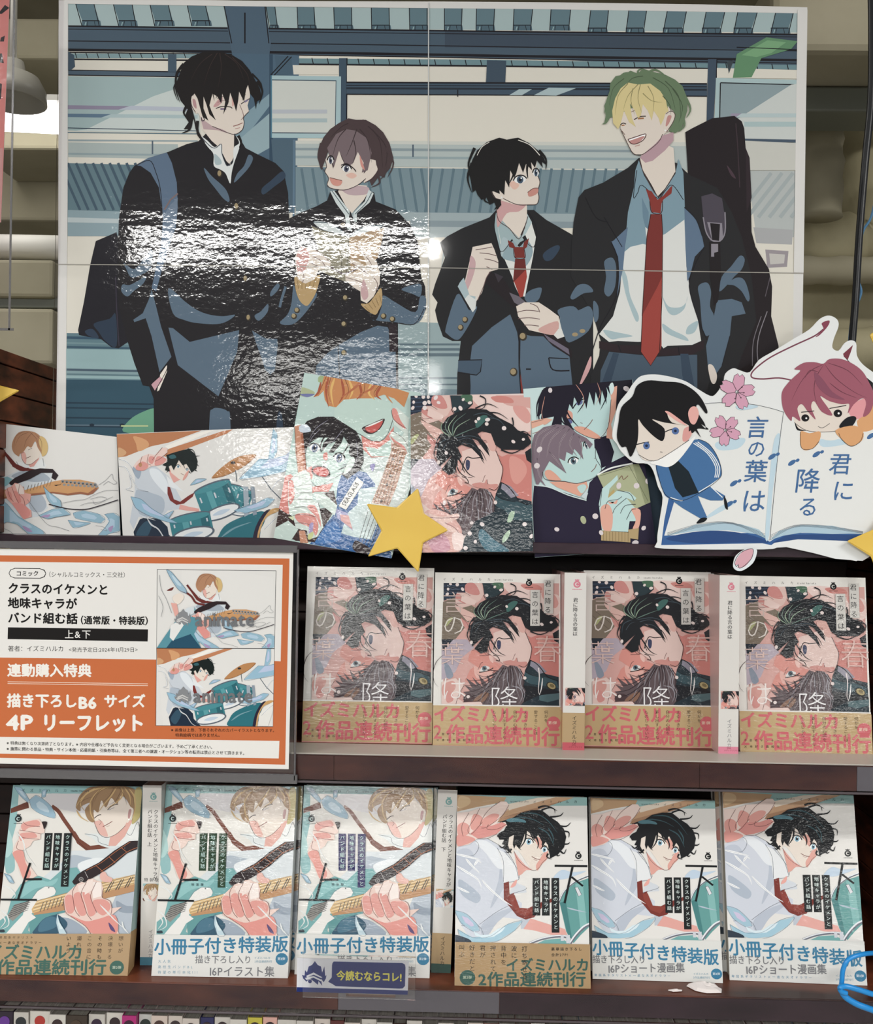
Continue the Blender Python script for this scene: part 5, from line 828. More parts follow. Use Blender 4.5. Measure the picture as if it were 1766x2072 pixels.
    # open book and hand
    A.f('#aab08a', '1310,710 1540,640 1670,880 1560,930 1400,900'); A.f('#8f9671', '1540,640 1580,640 1690,870 1620,900'); A.L('#5f6448', 3, '1330,715 1520,655 1640,880', 0); A.L('#e6eaea', 10, '1310,710 1400,665 1540,635', 1); A.L('#7a4a40', 4, '1450,740 1470,715 1480,740 1510,715'); A.f('#b9a262', '1370,850 1420,800 1430,880 1390,900')
    A.f('#b9dad8', '1340,800 1400,750 1440,710 1445,740 1390,800 1380,860 1440,810 1520,820 1565,860 1550,880 1500,860 1560,930 1590,960 1560,1010 1520,1010 1510,1080 1340,1070 1320,900'); A.F('#e2a793', '1330,930 1380,900 1410,960 1400,1070 1345,1060'); A.F('#e2a793', '1530,930 1590,940 1580,1050 1540,1060 1560,1000'); A.F('#e2a793', '1380,880 1400,900 1440,870 1430,900')
    for p in ('1340,800 1330,900 1320,920','1360,930 1380,880 1440,870 1470,850','1410,960 1430,920 1500,860','1460,960 1490,910 1560,900','1440,810 1520,830 1550,880','1500,1000 1530,940 1560,930'): A.L('#33303a', 3.2, p)
    A.f('#b39a6b', '1335,1070 1525,1085 1525,1148 1335,1135'); A.f('#b39a6b', '1510,1065 1580,1055 1575,1130 1520,1120')
    for k in range(9): A.L('#7d6840', 2.5, [(1350+k*20, 1075+k), (1350+k*20, 1136+k)], 0)
    A.e('#aab08a', 1220, 1002, 18, 27, -20); A.L('#c8cca8', 3, '1208,985 1225,978', 0)
    petals(A, ((1005,160),(935,545),(918,650),(1048,1063),(995,1170),(1640,750),(1612,1055),(1558,1150),(1298,978),(1335,1085),(1450,780),(1565,780),(1270,1180),(1500,150)), '#d9cfd2', 17)
def kiss_card(A):                                      # the same picture trimmed for the card: (800,740) x3.211
    pf = A.pre
    A.f('#e6cfcb', '98,198 875,180 893,1205 98,1215')
    A.aff(lambda x, y: pf(98+(x-140)*.725, 185+(y-215)*.745)); kiss(A); A.pre = pf
    A.f('#22323b', '640,950 893,900 893,1205 415,1210 450,1120 520,1010'); A.f('#37535c', '700,930 893,900 893,1010 760,1000'); A.F('#3f6f80', '560,1060 640,1130 740,1205 600,1205 540,1120'); A.F('#d9a49c', '180,960 320,950 420,1040 430,1120 415,1205 180,1210'); A.F('#e2bfb6', '190,960 300,980 400,960 410,990 330,1030 390,1060 410,1085 330,1080 240,1060'); A.F('#c98fa0', '200,1060 330,1110 350,1200 240,1205'); A.F('#ecd3cd','370,1090 440,1100 430,1190 380,1190')
    for p in ('240,930 330,920 400,930','200,985 300,990 410,985','320,1020 380,1050 410,1085'): A.L('#7c4a4a', 3.5, p)
    petals(A, ((213,203),(262,208),(190,243),(280,240),(422,277),(190,275),(540,345),(598,352),(705,407),(330,567),(318,890),(838,1030),(495,1022),(563,1030),(482,1090),(518,1143),(884,1108),(455,1185)), '#e6d9d8', 13)
    A.F('#a8c4a8', '740,960 760,945 775,955 755,1010 725,1015'); A.F('#a8c4a8', '700,1110 735,1070 745,1085 725,1130 695,1150')
def open_book(A):                                      # enlargement of the cut-out: (1220,620) x3.234
    OUT = '60,850 75,750 100,640 160,560 200,500 250,455 340,445 440,460 540,490 620,540 700,585 740,570 785,500 800,440 850,405 900,420 960,430 1020,350 1120,290 1250,210 1350,150 1420,80 1480,60 1530,85 1540,130 1510,210 1500,270 1540,290 1580,240 1620,222 1655,240 1660,320 1700,380 1780,440 1820,470 1820,1590 1200,1575 1050,1590 400,1585 355,1540 370,1400 390,1250 360,1180 330,1080 290,1030 200,1020 120,950 90,900'
    A.F('#e3e6e6', OUT)
    A.L('#84405a' if 0 else '#7b3c50', 9, '1240,485 1150,468 1050,475 980,468 970,440 1010,395 1100,330 1250,255 1380,195 1440,150'); A.F('#8a3d52', '1430,110 1480,92 1470,130 1420,185 1390,200 1440,150'); A.F('#b9d2e2', '1010,425 1150,330 1300,250 1400,210 1280,280 1120,370 1040,440') if 0 else None
    A.f('#7b3040', '1570,310 1635,252 1620,300 1600,350 1575,330'); A.f('#15171c', '1575,325 1600,350 1680,430 1766,500 1766,560 1690,470')
    # book
    A.f('#32609c', '430,1250 470,1260 400,1500 1000,1480 1090,1540 1180,1480 1766,1490 1766,1540 1160,1520 1100,1562 1040,1550 380,1562 400,1400'); A.F('#274b84' , '410,1520 600,1475 800,1470 980,1500 1080,1545 900,1545 600,1550'); A.f('#274b84', '1100,1550 1200,1495 1500,1490 1700,1500 1690,1540 1300,1520')
    A.f('#e2e4e2', '600,640 700,632 800,628 950,635 1050,650 1120,670 1180,690 1760,640 1766,1450 1500,1440 1250,1430 1085,1530 1000,1450 800,1410 600,1430 415,1500 470,1260 560,1000')
    A.f('#a9c6d6', '415,1500 600,1430 760,1412 900,1425 1020,1460 1085,1530 1000,1490 820,1465 600,1470'); A.f('#a9c6d6', '1090,1530 1150,1470 1300,1430 1500,1435 1700,1485 1500,1490 1300,1480 1180,1500')
    for k in range(4): A.L('#5a6a78', 2, [(420, 1500-k*6), (650, 1440-k*7), (850, 1425-k*3), (1080, 1528-k*10)]); A.L('#5a6a78', 2, [(1095, 1528-k*10), (1250, 1445-k*4), (1450, 1450-k*5), (1700, 1485-k*4)])
    A.F('#bcd6e4', '1120,870 1160,860 1110,1200 1085,1500 1060,1490 1090,1100'); A.L('#3a4450', 3, '1180,690 1140,1000 1090,1530'); A.L('#3a4450', 2.5, '600,645 760,630 950,638 1090,665 1180,692'); A.F('#bcd6e4', '680,1370 800,1290 860,1290 700,1380'); A.F('#bcd6e4', '740,890 900,860 930,880 880,930 760,940'); A.F('#bcd6e4', '870,650 980,645 1010,660 900,680'); A.F('#bcd6e4', '1420,870 1560,870 1590,900 1440,920')
    ink = '#3d6ba0'
    for ch, x, y, s_ in (('言',925,715,150),('の',935,868,125),('葉',915,1000,155),('は',895,1190,165),('君',1470,955,150),('に',1490,1130,150),('降',1245,1055,170),('る',1265,1240,140)): A.t(ch, x, y, s_, ink, .008, slant=.12)
    for x, y in ((1120,975),(1250,1015),(1410,960),(870,1150),(840,1285),(1766,840)): A.e(ink, x-15, y+8, 30, 14, -35); A.e(ink, x+22, y-8, 14, 10, -35)
    # blossoms
    for cx, cy, s_, r0 in ((875,560,92,-80),(800,810,80,-120)):
        for k in range(5):
            a = R(r0+72*k); u = (math.cos(a), math.sin(a)); v = (-u[1], u[0]); q = []
            for d, e_ in ((.12,-.1),(.55,-.42),(1.1,-.38),(1.3,-.16),(1.12,0),(1.3,.16),(1.1,.38),(.55,.42),(.12,.1)): q.append((cx+(u[0]*d+v[0]*e_)*s_, cy+(u[1]*d+v[1]*e_)*s_))
            A.f('#d69cb6', q); A.L('#3a2530', 3, q+q[:1], 0)
        for k in range(4): a = R(r0+36+50*k); A.L('#3a2530', 2, [(cx, cy), (cx+math.cos(a)*s_*.5, cy+math.sin(a)*s_*.5)], 0); A.e('#3a2530', cx+math.cos(a)*s_*.5, cy+math.sin(a)*s_*.5, 4)
    # small figure on the left page (plain stand-in)
    A.F('#3d6fa4', '345,1040 430,1050 480,1010 560,900 620,870 700,910 750,990 775,1090 740,1140 640,1220 520,1270 420,1250 385,1190'); A.f('#13222c', '425,1045 490,1010 560,1080 625,1220 520,1250 470,1190'); A.f('#3d6fa4', '450,1270 520,1265 610,1230 700,1180 800,1240 780,1270 700,1270 620,1240 640,1290 680,1380 640,1390 520,1320'); A.F('#11161c', '610,1420 640,1385 680,1385 660,1410'); A.F('#11161c', '790,1240 810,1280 815,1330 795,1310')
    for o_ in (0, 14, 28): A.L('#e6ecf0', 6, [(590+o_, 895-o_*.3), (680+o_, 960), (735+o_*.9, 1050), (730+o_*.8, 1120)]); 
    A.L('#e6ecf0', 6, '440,1250 500,1270 520,1270'); A.L('#e6ecf0', 6, '625,1215 700,1170 750,1135'); A.L('#e6ecf0', 6, '705,1180 780,1250'); A.L(OL, 3, '345,1040 385,1190 430,1250 520,1270 640,1215 745,1140 775,1090 750,990 690,900 620,868')
    A.F('#f0f0ee', '310,1020 430,960 560,880 600,850 590,880 500,1000 430,1050 360,1040'); A.F(SK, '195,800 240,980 330,1010 450,950 560,870 600,780 580,640 420,600 250,650'); A.F('#dd9b94', '530,800 590,790 560,870 520,880'); A.L(OL, 3, '230,970 330,1012 450,950 560,875')
    A.F('#111013', '90,860 100,760 120,660 190,590 220,520 290,485 400,492 500,500 580,540 640,600 680,680 670,700 620,640 610,680 660,760 670,800 640,770 690,805 620,800 580,830 560,780 480,740 420,700 450,760 550,780 400,760 320,740 400,800 390,880 330,850 260,780 230,740 230,820 220,900 180,985 150,920 120,920')
    A.f('#111013', '560,640 620,680 600,780 640,860 590,800 560,820'); A.F('#e8a9a0', '575,660 610,660 625,710 600,770 570,760 555,700'); A.F('#e8a9a0', '405,690 440,695 550,780 480,750')
    A.L(OL, 6, '215,905 260,893 300,888', 0); A.e('#5070a8', 283, 912, 22, 24); A.e('#1a2440', 283, 912, 9); A.L(OL, 6, '385,830 430,810 480,795', 0); A.e('#5070a8', 472, 815, 24, 24); A.e('#1a2440', 472, 815, 9); A.L(OL, 3, '372,952 388,955', 0)
    # small figure on the right page (plain stand-in)
    A.F('#dca066', '1690,680 1766,640 1790,780 1700,820 1660,760'); A.F('#e4e2dc', '1420,810 1520,810 1530,870 1440,870')
    A.F(SK, '1240,640 1260,780 1330,815 1450,820 1560,810 1650,760 1700,680 1640,600 1300,600'); A.L(OL, 3, '1250,760 1330,812 1450,822 1560,808 1640,770'); A.F('#e3959c', '1610,660 1720,600 1730,690 1660,740 1620,720')
    A.F('#93475a' if 0 else '#a05568', '1170,640 1170,560 1210,500 1250,460 1290,420 1250,410 1310,370 1380,365 1440,375 1480,345 1560,345 1640,380 1700,430 1740,500 1766,560 1766,640 1740,700 1700,720 1720,640 1700,600 1640,640 1600,700 1610,640 1560,640 1480,620 1420,590 1500,710 1430,690 1380,620 1360,660 1390,740 1340,690 1300,640 1270,670 1290,750 1240,720 1230,750 1190,700')
    for p in ('1440,380 1360,420 1290,500 1230,620','1440,385 1390,470 1380,560 1400,640','1450,380 1520,470 1640,560 1730,600','1470,370 1600,420 1700,520','1410,430 1350,420 1320,470','1480,500 1560,560 1660,600'): A.L('#6b3344', 6, p, 1, 1, 1)
    A.F('#8a4a60', '1380,430 1430,470 1500,560 1580,610 1480,590 1400,520'); A.L(OL, 5, '1295,693 1380,684', 0); A.L(OL, 5, '1480,668 1590,648', 0); A.e('#111013', 1322, 730, 26, 24); A.e('#f4f4f4', 1328, 732, 6); A.e('#111013', 1535, 700, 28, 25); A.e('#f4f4f4', 1540, 700, 7); A.L(OL, 3, '1405,785 1435,795 1482,766')
    A.F('#13161c', '1545,780 1590,730 1640,718 1655,740 1620,790 1560,800'); A.F('#13161c', '1255,760 1280,800 1330,812 1270,810')
    A.F('#dca066', '1290,820 1350,830 1420,820 1410,890 1360,935 1300,930'); A.F('#dca066', '1520,810 1640,780 1700,820 1690,880 1620,915 1560,870'); A.L(OL, 3, '1290,820 1290,900 1310,935 1370,930 1410,885'); A.L(OL, 3, '1540,830 1560,870 1620,915 1680,885 1700,830')
    return OUT
# ------------------------------------------------ notices
def notice(A):                                         # enlargement: (0,1100) x2.848
    o = '#c8662c'
    A.f('#e3e1dc', '-100,28 1690,50 1663,1300 -100,1268'); A.f(o, '-100,66 1668,86 1643,1274 -100,1232')
    A.f('#e0deda', '-100,103 1629,122 1617,678 1580,676 900,668 -100,655'); A.f('#e3e1dc', '-100,1112 1610,1137 1606,1238 -100,1208')
    k = '#1c1a1a'
    A.f(k, '60,150 85,140 230,142 258,152 266,172 258,192 232,202 85,200 60,190 50,170'); A.f('#e0deda', '64,152 87,144 229,146 254,156 262,172 254,188 230,198 87,196 64,188 54,170')
    A.t('コミック', 92, 155, 33, k, .02); A.t('（シャルルコミックス・三交社）', 262, 160, 34, k, 0, sx=.94, dy=.2)
    A.t('クラスのイケメンと', 45, 224, 66, k, .035, sx=.98, dy=1); A.t('地味キャラが', 45, 308, 66, k, .035, sx=1.01, dy=1); A.t('バンド組む話', 45, 394, 66, k, .035, sx=1.02, dy=1); A.t('（通常版・特装版）', 432, 414, 52, k, .03, sx=.97, dy=.6)
    A.f(k, '46,482 853,494 851,564 44,550'); A.t('上&下', 372, 495, 54, '#e6e4e0', .01, gap=4); A.t('著者：イズミハルカ', 45, 586, 36, k, 0, dy=.2); A.t('<発売予定日:2024年11月29日>', 396, 596, 30, k, .004, sx=1.0)
    A.t('連動購入特典', 42, 690, 78, '#ece8e0', .04, sx=1.04, dy=.5); A.L('#ecdccb', 3, '44,796 852,808', 0); A.L('#ecdccb', 3, '44,806 852,818', 0)
    A.t('描き下ろし', 40, 862, 84, '#ece8e0', .04, sx=.97, dy=.5); A.t('B6', 450, 868, 92, '#ece8e0', .05, sx=1.04); A.t('サイズ', 598, 866, 82, '#ece8e0', .04, sx=.98)
    A.t('4P', 38, 968, 118, '#ece8e0', .05, sx=1.22); A.t('リーフレット', 238, 976, 108, '#ece8e0', .045, sx=.92, dy=.6)
    A.t('※画像は上巻、下巻それぞれのカバーイラストとなります。', 985, 1062, 23, k, .014, sx=.98, dy=.1); A.t('特典絵柄ではありません。', 1010, 1092, 23, k, .014, sx=.98)
    A.t('※特典は無くなり次第終了となります。※内容や仕様など予告なく変更となる場合がございます。予めご了承ください。', 38, 1137, 23, k, .018, sx=.965, dy=.45); A.t('※施策に関わる景品・特典・サイン本他・応募用紙・引換券等は、全て第三者への譲渡・オークション等の転売は禁止とさせて頂きます。', 38, 1170, 23, k, .018, sx=.97, dy=.42)
    # two pictures
    pf = A.pre; A.f('#3a3a3e', '905,147 1592,155 1573,1056 897,1050')
    for quad, fn in ((((908,150),(1589,158),(1580,602),(903,599)), 0), (((903,604),(1580,607),(1572,1053),(900,1047)), 1)):
        A.f('#dad9d6', quad); oc = A.clip; A.clip = cw([pf(*p) for p in quad])
        if fn == 0:
            A.aff(lambda x, y: pf(1080+x*.50, 0+y*.325+5)); 
            A.aff(lambda x, y: pf(1078+x*.535, -105+y*.535)); card_guitar(A)
            A.pre = pf; A.f('#4f90a0', '905,600 960,520 1010,450 1100,420 1160,430 1120,520 1160,600'); A.f('#1f4f68', '990,560 1100,520 1160,600 960,600'); A.f('#dfe0de', '985,470 1040,440 1060,470 1000,560 980,540'); A.L('#6b2a26', 11, '1040,262 1100,300 1130,340 1180,352'); A.F('#6b2a26', '960,270 1000,250 990,270'); A.F(SK, '995,310 1030,285 1060,300 1050,330 1020,350'); A.f('#e0a398', '985,340 1020,345 1030,400 1010,420'); fish(A, '960,150 985,160 1020,200 1070,260 1075,285 1030,265 985,200'); A.L('#77797f', 2, '920,180 930,260 960,320 990,400'); A.L('#77797f', 2, '915,300 940,360 930,420'); A.f('#ccd4da', '1030,410 1080,370 1120,360 1120,400 1060,430')
        else:
            A.aff(lambda x, y: pf(903+(x-925)*.515, 604+(y-545)*.51)); card_drum(A)
        A.pre = pf; A.t('animate', 1125 if fn == 0 else 1115, (375 if fn == 0 else 815), 112, '#6f7276', .03, sx=.92); emblem(A, 1055, 425 if fn == 0 else 872, .5, '#83868a', '#c3c3c2')
        A.clip = oc
def emblem(A, cx, cy, k, b, w_):
    pf = A.pre; A.aff(lambda x, y: pf(cx+(x-185)*k, cy+(y-1657)*k))
    A.f(b, '95,1700 85,1670 105,1675 110,1630 125,1650 140,1600 165,1590 190,1557 215,1590 240,1600 250,1650 268,1600 272,1650 275,1680 285,1670 280,1700 262,1730 240,1700 250,1760 220,1720 215,1752 180,1722 150,1700 120,1725')
    A.f(w_, '118,1678 180,1650 252,1690 240,1694 180,1668 128,1690'); A.f(w_, '108,1694 178,1678 250,1712 240,1722 178,1692 122,1712'); A.e(b, 150, 1722, 16); A.pre = pf
def tag_art(A):                                        # enlargement: (590,1560) x4.047
    b = '#1c2f78'
    A.f('#dedfe6', '45,1530 960,1555 950,1830 40,1805'); A.f(b, '42,1770 955,1798 950,1832 40,1808')
    # flame emblem with a folded cap
    A.f(b, '95,1700 85,1670 105,1675 110,1630 125,1650 140,1600 165,1590 190,1557 215,1590 240,1600 250,1650 268,1600 272,1650 275,1680 285,1670 280,1700 262,1730 240,1700 250,1760 220,1720 215,1752 180,1722 150,1700 120,1725')
    A.f('#dedfe6', '118,1678 180,1650 252,1690 240,1694 180,1668 128,1690'); A.f('#dedfe6', '108,1694 178,1678 250,1712 240,1722 178,1692 122,1712'); A.e(b, 150, 1722, 16)
    A.f(b, '345,1560 905,1572 928,1585 932,1610 928,1760 910,1780 880,1782 360,1762 335,1745 298,1726 328,1690 330,1590 335,1570')
    A.t('今読むならコレ!', 366, 1632, 84, '#e5dc3c', .035, sx=.88, dy=2)
# ---------------------------------------------------------------- placing helpers
def at(px, py, y):
    d = ray(px, py); return EYE+d*(y/d.y)
def onz(px, py, z):
    d = ray(px, py); return EYE+d*((z-EYE.z)/d.z)
def boxpx(x0, y0, x1, y1, y, th, mb=None):
    a, b = at(x0, y1, y), at(x1, y0, y)
    return (mb or MB()).box((a.x, y, a.z), (b.x, y+th, b.z))
ZU = at(875, 1509, .975).z                            # top of the upper shelf board
ZL = at(919, 1994, .930).z                            # top of the lower shelf board
# ---------------------------------------------------------------- lamps of the shop (ceiling fittings behind the viewer, some added for their light)
def area(name, x, y, z, sx, sy, p):
    l = bpy.data.lights.new(name, 'AREA'); l.shape = 'RECTANGLE'; l.size = sx; l.size_y = sy; l.energy = p; l.color = (1, .985, .95)
    o = bpy.data.objects.new(name, l); COL.objects.link(o); o.location = (x, y, z); return o
M['diffuser'] = mat('glowing_diffuser', '#ffffff', .5, Emission_Color=(1, .985, .95, 1), Emission_Strength=11.0)
for i, (x, y, wd, p) in enumerate(LAMPS):
    z = CEIL
    t = empty('ceiling_light', (x, y, z)); tag(t, 'white ceiling fitting '+('behind the viewer, left','in the second row, left','behind the viewer, right','in the second row, right','in the third row','at the far left behind the viewer','in the last row','above the viewer to the right','above the viewer to the left','in the back row, right','in the last row, far right')[i], 'light', 'ceiling fittings over the shop floor')
    h = MB().box((-wd/2-.03, -.12, .012), (wd/2+.03, .12, .06)).build('housing', M['white'], t, bev=.004)
    if y < -5:
        l = area('tube_light', 0, 0, -.15, wd, .2, p*wd*3.4); MB().box((-wd/2, -.09, -.13), (wd/2, .09, .011)).build('diffuser', M['diffuser'], t, bev=.02)
    else: l = area('tube_light', 0, 0, .005, wd, .2, p*wd*4.6)
    l.parent = t
for i, x in enumerate((-1.6, 1.7)):                   # unseen fittings, added to brighten the background beyond the bookcase
    t = empty('ceiling_light', (x, 1.7, 3.45)); tag(t, 'white ceiling fitting over the aisle beyond, '+('left', 'right')[i], 'light', 'ceiling fittings over the shop floor')
    MB().box((-.65, -.12, .012), (.65, .12, .06)).build('housing', M['white'], t, bev=.004); l = area('tube_light', 0, 0, .005, 1.2, .2, 25); l.parent = t
# ---------------------------------------------------------------- the setting
def structure(o): o['kind'] = 'structure'; return o
structure(MB().box((-6, -14, -.1), (6, 6, 0)).build('floor', noise_col(mat('pale_shop_floor', rough=.5), '#8d8a84', '#a19d95', (1,1,1), 2), None))
structure(MB().box((-6, .9, 3.55), (6, 6, 3.7)).build('ceiling', M['beige']))
structure(MB().box((-6, 5.6, 0), (6, 5.8, 3.6)).build('wall_back', M['beige']))
# left: painted beams
def trim(name, rects, m, bev=.01):
    t = None
    for r_ in rects: 
        o = structure(boxpx(*r_).build(name, m, None, bev=bev)); t = o
    return t
trim('trim_1', [(-60, 36, 122, 118, 3.0, .3), (66, 150, 160, 205, 3.3, .2), (-60, 265, 150, 300, 2.9, .3), (-60, 308, 150, 445, 3.2, .3), (-60, 525, 108, 600, 2.7, .3), (-60, 624, 108, 735, 2.6, .3)], M['beige'])
structure(boxpx(-60, 603, 150, 622, 2.72, .12).build('trim_2', M['steel'], None, bev=.004))
a, b = at(-80, 497, 2.8), at(160, 502, 2.8)
structure(MB().tube([a, b], .034, 20).build('trim_3', M['white'], None, smooth=True))
# right: lagged ducts and a steel beam
structure(boxpx(1560, -60, 1900, 104, 2.6, .5).build('trim_4', M['beige'], None, bev=.02))
def lag(name, pts, y, r_, m=M['beige2']):
    P = cr([at(px, py, y) for px, py in pts], 8); n = len(P)
    rr = [r_*(1+.05*math.sin(i*1.7)+.03*math.sin(i*4.1)) for i in range(n)]
    return structure(MB().tube(P, rr, 22).build(name, m, None, smooth=True))
lag('trim_5', [(1560, 140), (1700, 143), (1900, 138)], 3.0, .062)
structure(boxpx(1560, 176, 1900, 224, 2.8, .15).build('trim_6', M['steel'], None, bev=.006))
lag('trim_7', [(1660, 228), (1664, 330), (1660, 440)], 3.1, .062, M['beige'])
lag('trim_8', [(1760, 170), (1752, 330), (1758, 470), (1700, 500), (1560, 506)], 3.3, .11)
lag('trim_9', [(1540, 545), (1700, 548), (1900, 545)], 3.2, .045, M['beige'])
structure(boxpx(1560, 565, 1900, 700, 3.3, .2).build('trim_10', M['beige2'], None, bev=.02))
lag('trim_11', [(1560, 730), (1700, 715), (1900, 690)], 3.2, .075)
structure(boxpx(-400, 735, 2200, 1200, 4.0, .1).build('trim_12', M['beige'], None))
# hanging lamp with its bright tube
t = empty('shop_lamp', at(50, 190, 2.4)); tag(t, 'grey dome lamp shade hanging above a glaring white tube, far left', 'lamp')
mb = MB(); prof = [(.0, .10), (.025, .10), (.03, .075), (.062, .06), (.078, .03), (.080, 0), (.074, 0), (.070, .028), (.0, .06)]
n = 32; vs = [(r_*math.cos(2*math.pi*k/n), r_*math.sin(2*math.pi*k/n), z) for r_, z in prof for k in range(n)]
mb.add(vs, [(i*n+k, i*n+(k+1) % n, (i+1)*n+(k+1) % n, (i+1)*n+k) for i in range(len(prof)-1) for k in range(n)]); o = mb.build('lamp_shade', mat('lamp_shade_grey', '#9b988e', .4), t, smooth=True); o.location.x = -.03; o.location.z=-.02
MB().tube([(-.03, 0, .08), (-.03, 0, .5)], .008, 10).build('rod', M['white'], t, smooth=True)
em = mat('glowing_tube', '#ffffff', .5, Emission_Color=(1, .98, .95, 1), Emission_Strength=6.0)
t2 = empty('tube_lamp', at(10, 233, 2.7)); tag(t2, 'blown-out white tube lamp under the grey dome shade', 'lamp')
MB().tube([(-.25, 0, 0), (.26, .05, -.003)], .033, 20).build('tube', em, t2, smooth=True); MB().box((-.25, -.02, .034), (.26, .06, .05)).build('mount', M['white'], t2)
# ---------------------------------------------------------------- bookcase
XL, XR, YB = -.462, .462, 1.19
YF1, YF2 = .932, .921
case = empty('bookcase', (0, 0, 0)); tag(case, 'dark red-brown wooden bookcase with two open shelves of upright comics', 'bookcase')
ZT = at(1700, 1107, .985).z
TB = MB().box((XL-.3, .985, ZT-.011), (XR+.3, YB, ZT)).build('top_board', M['laminate_dark'], case, bev=.001)
SB1 = MB().box((XL-.3, YF1, ZU-.0235), (XR+.3, YB, ZU)).build('shelf_board', M['wood'], case, bev=.0008)
SB2 = MB().box((XL-.3, YF2, ZL-.0205), (XR+.3, YB, ZL)).build('shelf_board', M['wood'], case, bev=.0008)
ZB = at(100, 2049, .952).z; ZF = ZB-.1825
MB().box((XL-.3, .93, ZF-.02), (XR+.3, YB, ZF)).build('shelf_board', M['wood'], case, bev=.0008)
MB().box((XL-.3, YF1-.0006, ZU+.0), (XR+.3, .972, ZU+.0012)).build('ledge', M['ledge'], SB1)
rnd = random.Random(4)
def planks(x0, x1, z0, z1, kind, pitch=.027, mat_=M['wood']):
    z = z0
    while z < z1-.004:
        h = min(pitch, z1-z)-.0015; j = rnd.uniform(0, .0008)
        mb = MB()
        if kind == 'back': mb.box((x0, YB-.006-j, z), (x1, YB, z+h))
        elif kind == 'l': mb.box((XL-.006, x0, z), (XL+j, x1, z+h))
        else: mb.box((XR-j, x0, z), (XR+.006, x1, z+h))
        o = mb.build('plank', mat_, case, bev=.0006, seg=1); z += pitch
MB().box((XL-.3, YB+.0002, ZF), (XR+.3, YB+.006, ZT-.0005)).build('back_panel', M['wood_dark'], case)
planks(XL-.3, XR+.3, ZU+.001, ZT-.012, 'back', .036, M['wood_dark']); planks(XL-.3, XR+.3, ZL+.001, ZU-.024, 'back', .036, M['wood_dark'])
planks(.96, YB-.012, ZT+.001, at(112, 760, YB).z, 'l', .0285)
planks(.95, YB-.007, ZU+.001, ZT-.012, 'r', .0285); planks(.94, YB-.007, ZL+.001, ZU-.0245, 'r', .0285)
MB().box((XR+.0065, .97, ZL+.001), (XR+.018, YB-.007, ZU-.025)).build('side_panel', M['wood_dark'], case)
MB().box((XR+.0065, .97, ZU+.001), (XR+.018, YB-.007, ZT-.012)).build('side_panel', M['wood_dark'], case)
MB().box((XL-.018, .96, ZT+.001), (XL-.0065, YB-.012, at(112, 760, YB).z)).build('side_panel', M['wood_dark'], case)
MB().box((XL-.006, YB-.011, ZT+.001), (XL+.002, YB, at(112, 760, YB).z)).build('corner_post', mat('dark_red_post', '#3d1520', .4), case)
for z_ in (ZT+.03, ZT+.115): MB().box((XL+.0021, YB-.0095, z_), (XL+.003, YB-.007, z_+.03)).build('shelf_bracket_slot', M['white'], case)
# printed strips behind the clear rails on the shelf fronts
def strip(pa, pb, y, z0, z1, m, nm='edge_strip'):
    a = at(pa, 1500 if z0 > 1.2 else 1990, y).x; b = at(pb, 1500 if z0 > 1.2 else 1990, y).x
    return MB().box((a, y-.0012, z0), (b, y, z1)).build(nm, m, SB1 if z0 > 1.2 else SB2)
strip(-200, 676, YF1-.0007, ZU-.0235, ZU-.001, M['laminate']); strip(677, 1415, YF1-.0007, ZU-.0235, ZU-.001, M['laminate']); strip(1416, 1733, YF1-.0007, ZU-.0235, ZU-.001, M['laminate']); strip(1734, 2000, YF1-.0007, ZU-.0235, ZU-.001, M['grey_edge'])
strip(-200, 684, YF2-.0001, ZL-.0205, ZL-.001, M['laminate']); strip(685, 1010, YF2-.0001, ZL-.0205, ZL-.001, M['grey_edge']); strip(1011, 2000, YF2-.0001, ZL-.0205, ZL-.001, M['laminate_dark'])
for y, z in ((YF1-.0025, ZU), (YF2-.0018, ZL)):
    MB().box((XL-.3, y-.0012, z-.024), (XR+.3, y-.0004, z+.001)).build('price_rail', M['rail'], SB1 if z == ZU else SB2)
    MB().box((XL-.3, y-.002, z-.0262), (XR+.3, y+.001, z-.0243)).build('rail_lip', M['lip'], SB1 if z == ZU else SB2, bev=.0004)
# ---------------------------------------------------------------- big poster of four laminated sheets
poster = empty('wall_poster', at(870, 1100, 1.012))
tag(poster, 'big glossy four-sheet poster of four uniformed students on a station platform', 'poster')
PD = 1.012
quads = {'ul': ([(119,-4),(560,2),(868,3),(868,541),(118,534)], Plane(PD, 0)), 'ur': ([(868,3),(1130,5),(1420,9),(1633,15),(1625,552),(868,541)], Plane(PD+.0006, 0)),
         'll': ([(118,534),(868,541),(866,1112),(110,1112)], Plane(PD-.0004, 0)), 'lr': ([(868,541),(1625,552),(1616,1118),(866,1112)], Plane(PD+.0002, 0))}
for k, (q, pl) in quads.items():
    A = Art(lambda x, y, pl=pl: pl.hit(x, y), clip=None)
    A.clip = cw(q)
    station(A); poster_left(A) if k in ('ul', 'll') else (poster_left(A), poster_right(A))
    if k in ('ul', 'll'): poster_right(A)
    for wq in ([(100,-10),(138,-10),(137,400),(130,1120),(100,1120)], [(100,-10),(1640,-10),(1640,28),(1613,27),(1120,19),(560,14),(138,8),(100,8)], [(1613,20),(1640,20),(1640,1125),(1600,1125),(1606,500)]): A.f('#dcdbd8', wq)
    if k[0] == 'l': A.L('#a9a59c', 1.6, [(118,535),(868,542),(1625,553)], 0)
    if k[1] == 'l': A.L('#c9cccb', 2, [(867,0),(866,1112)], 0)
    o = A.build('poster_sheet', M['poster'] if k == 'ul' else M['poster2'] if k == 'll' else M['postcalm'], poster, base=q, basecol='#dcdbd8', thick=.0005)
    o.location = pl.o-poster.location; o.location.y += 0
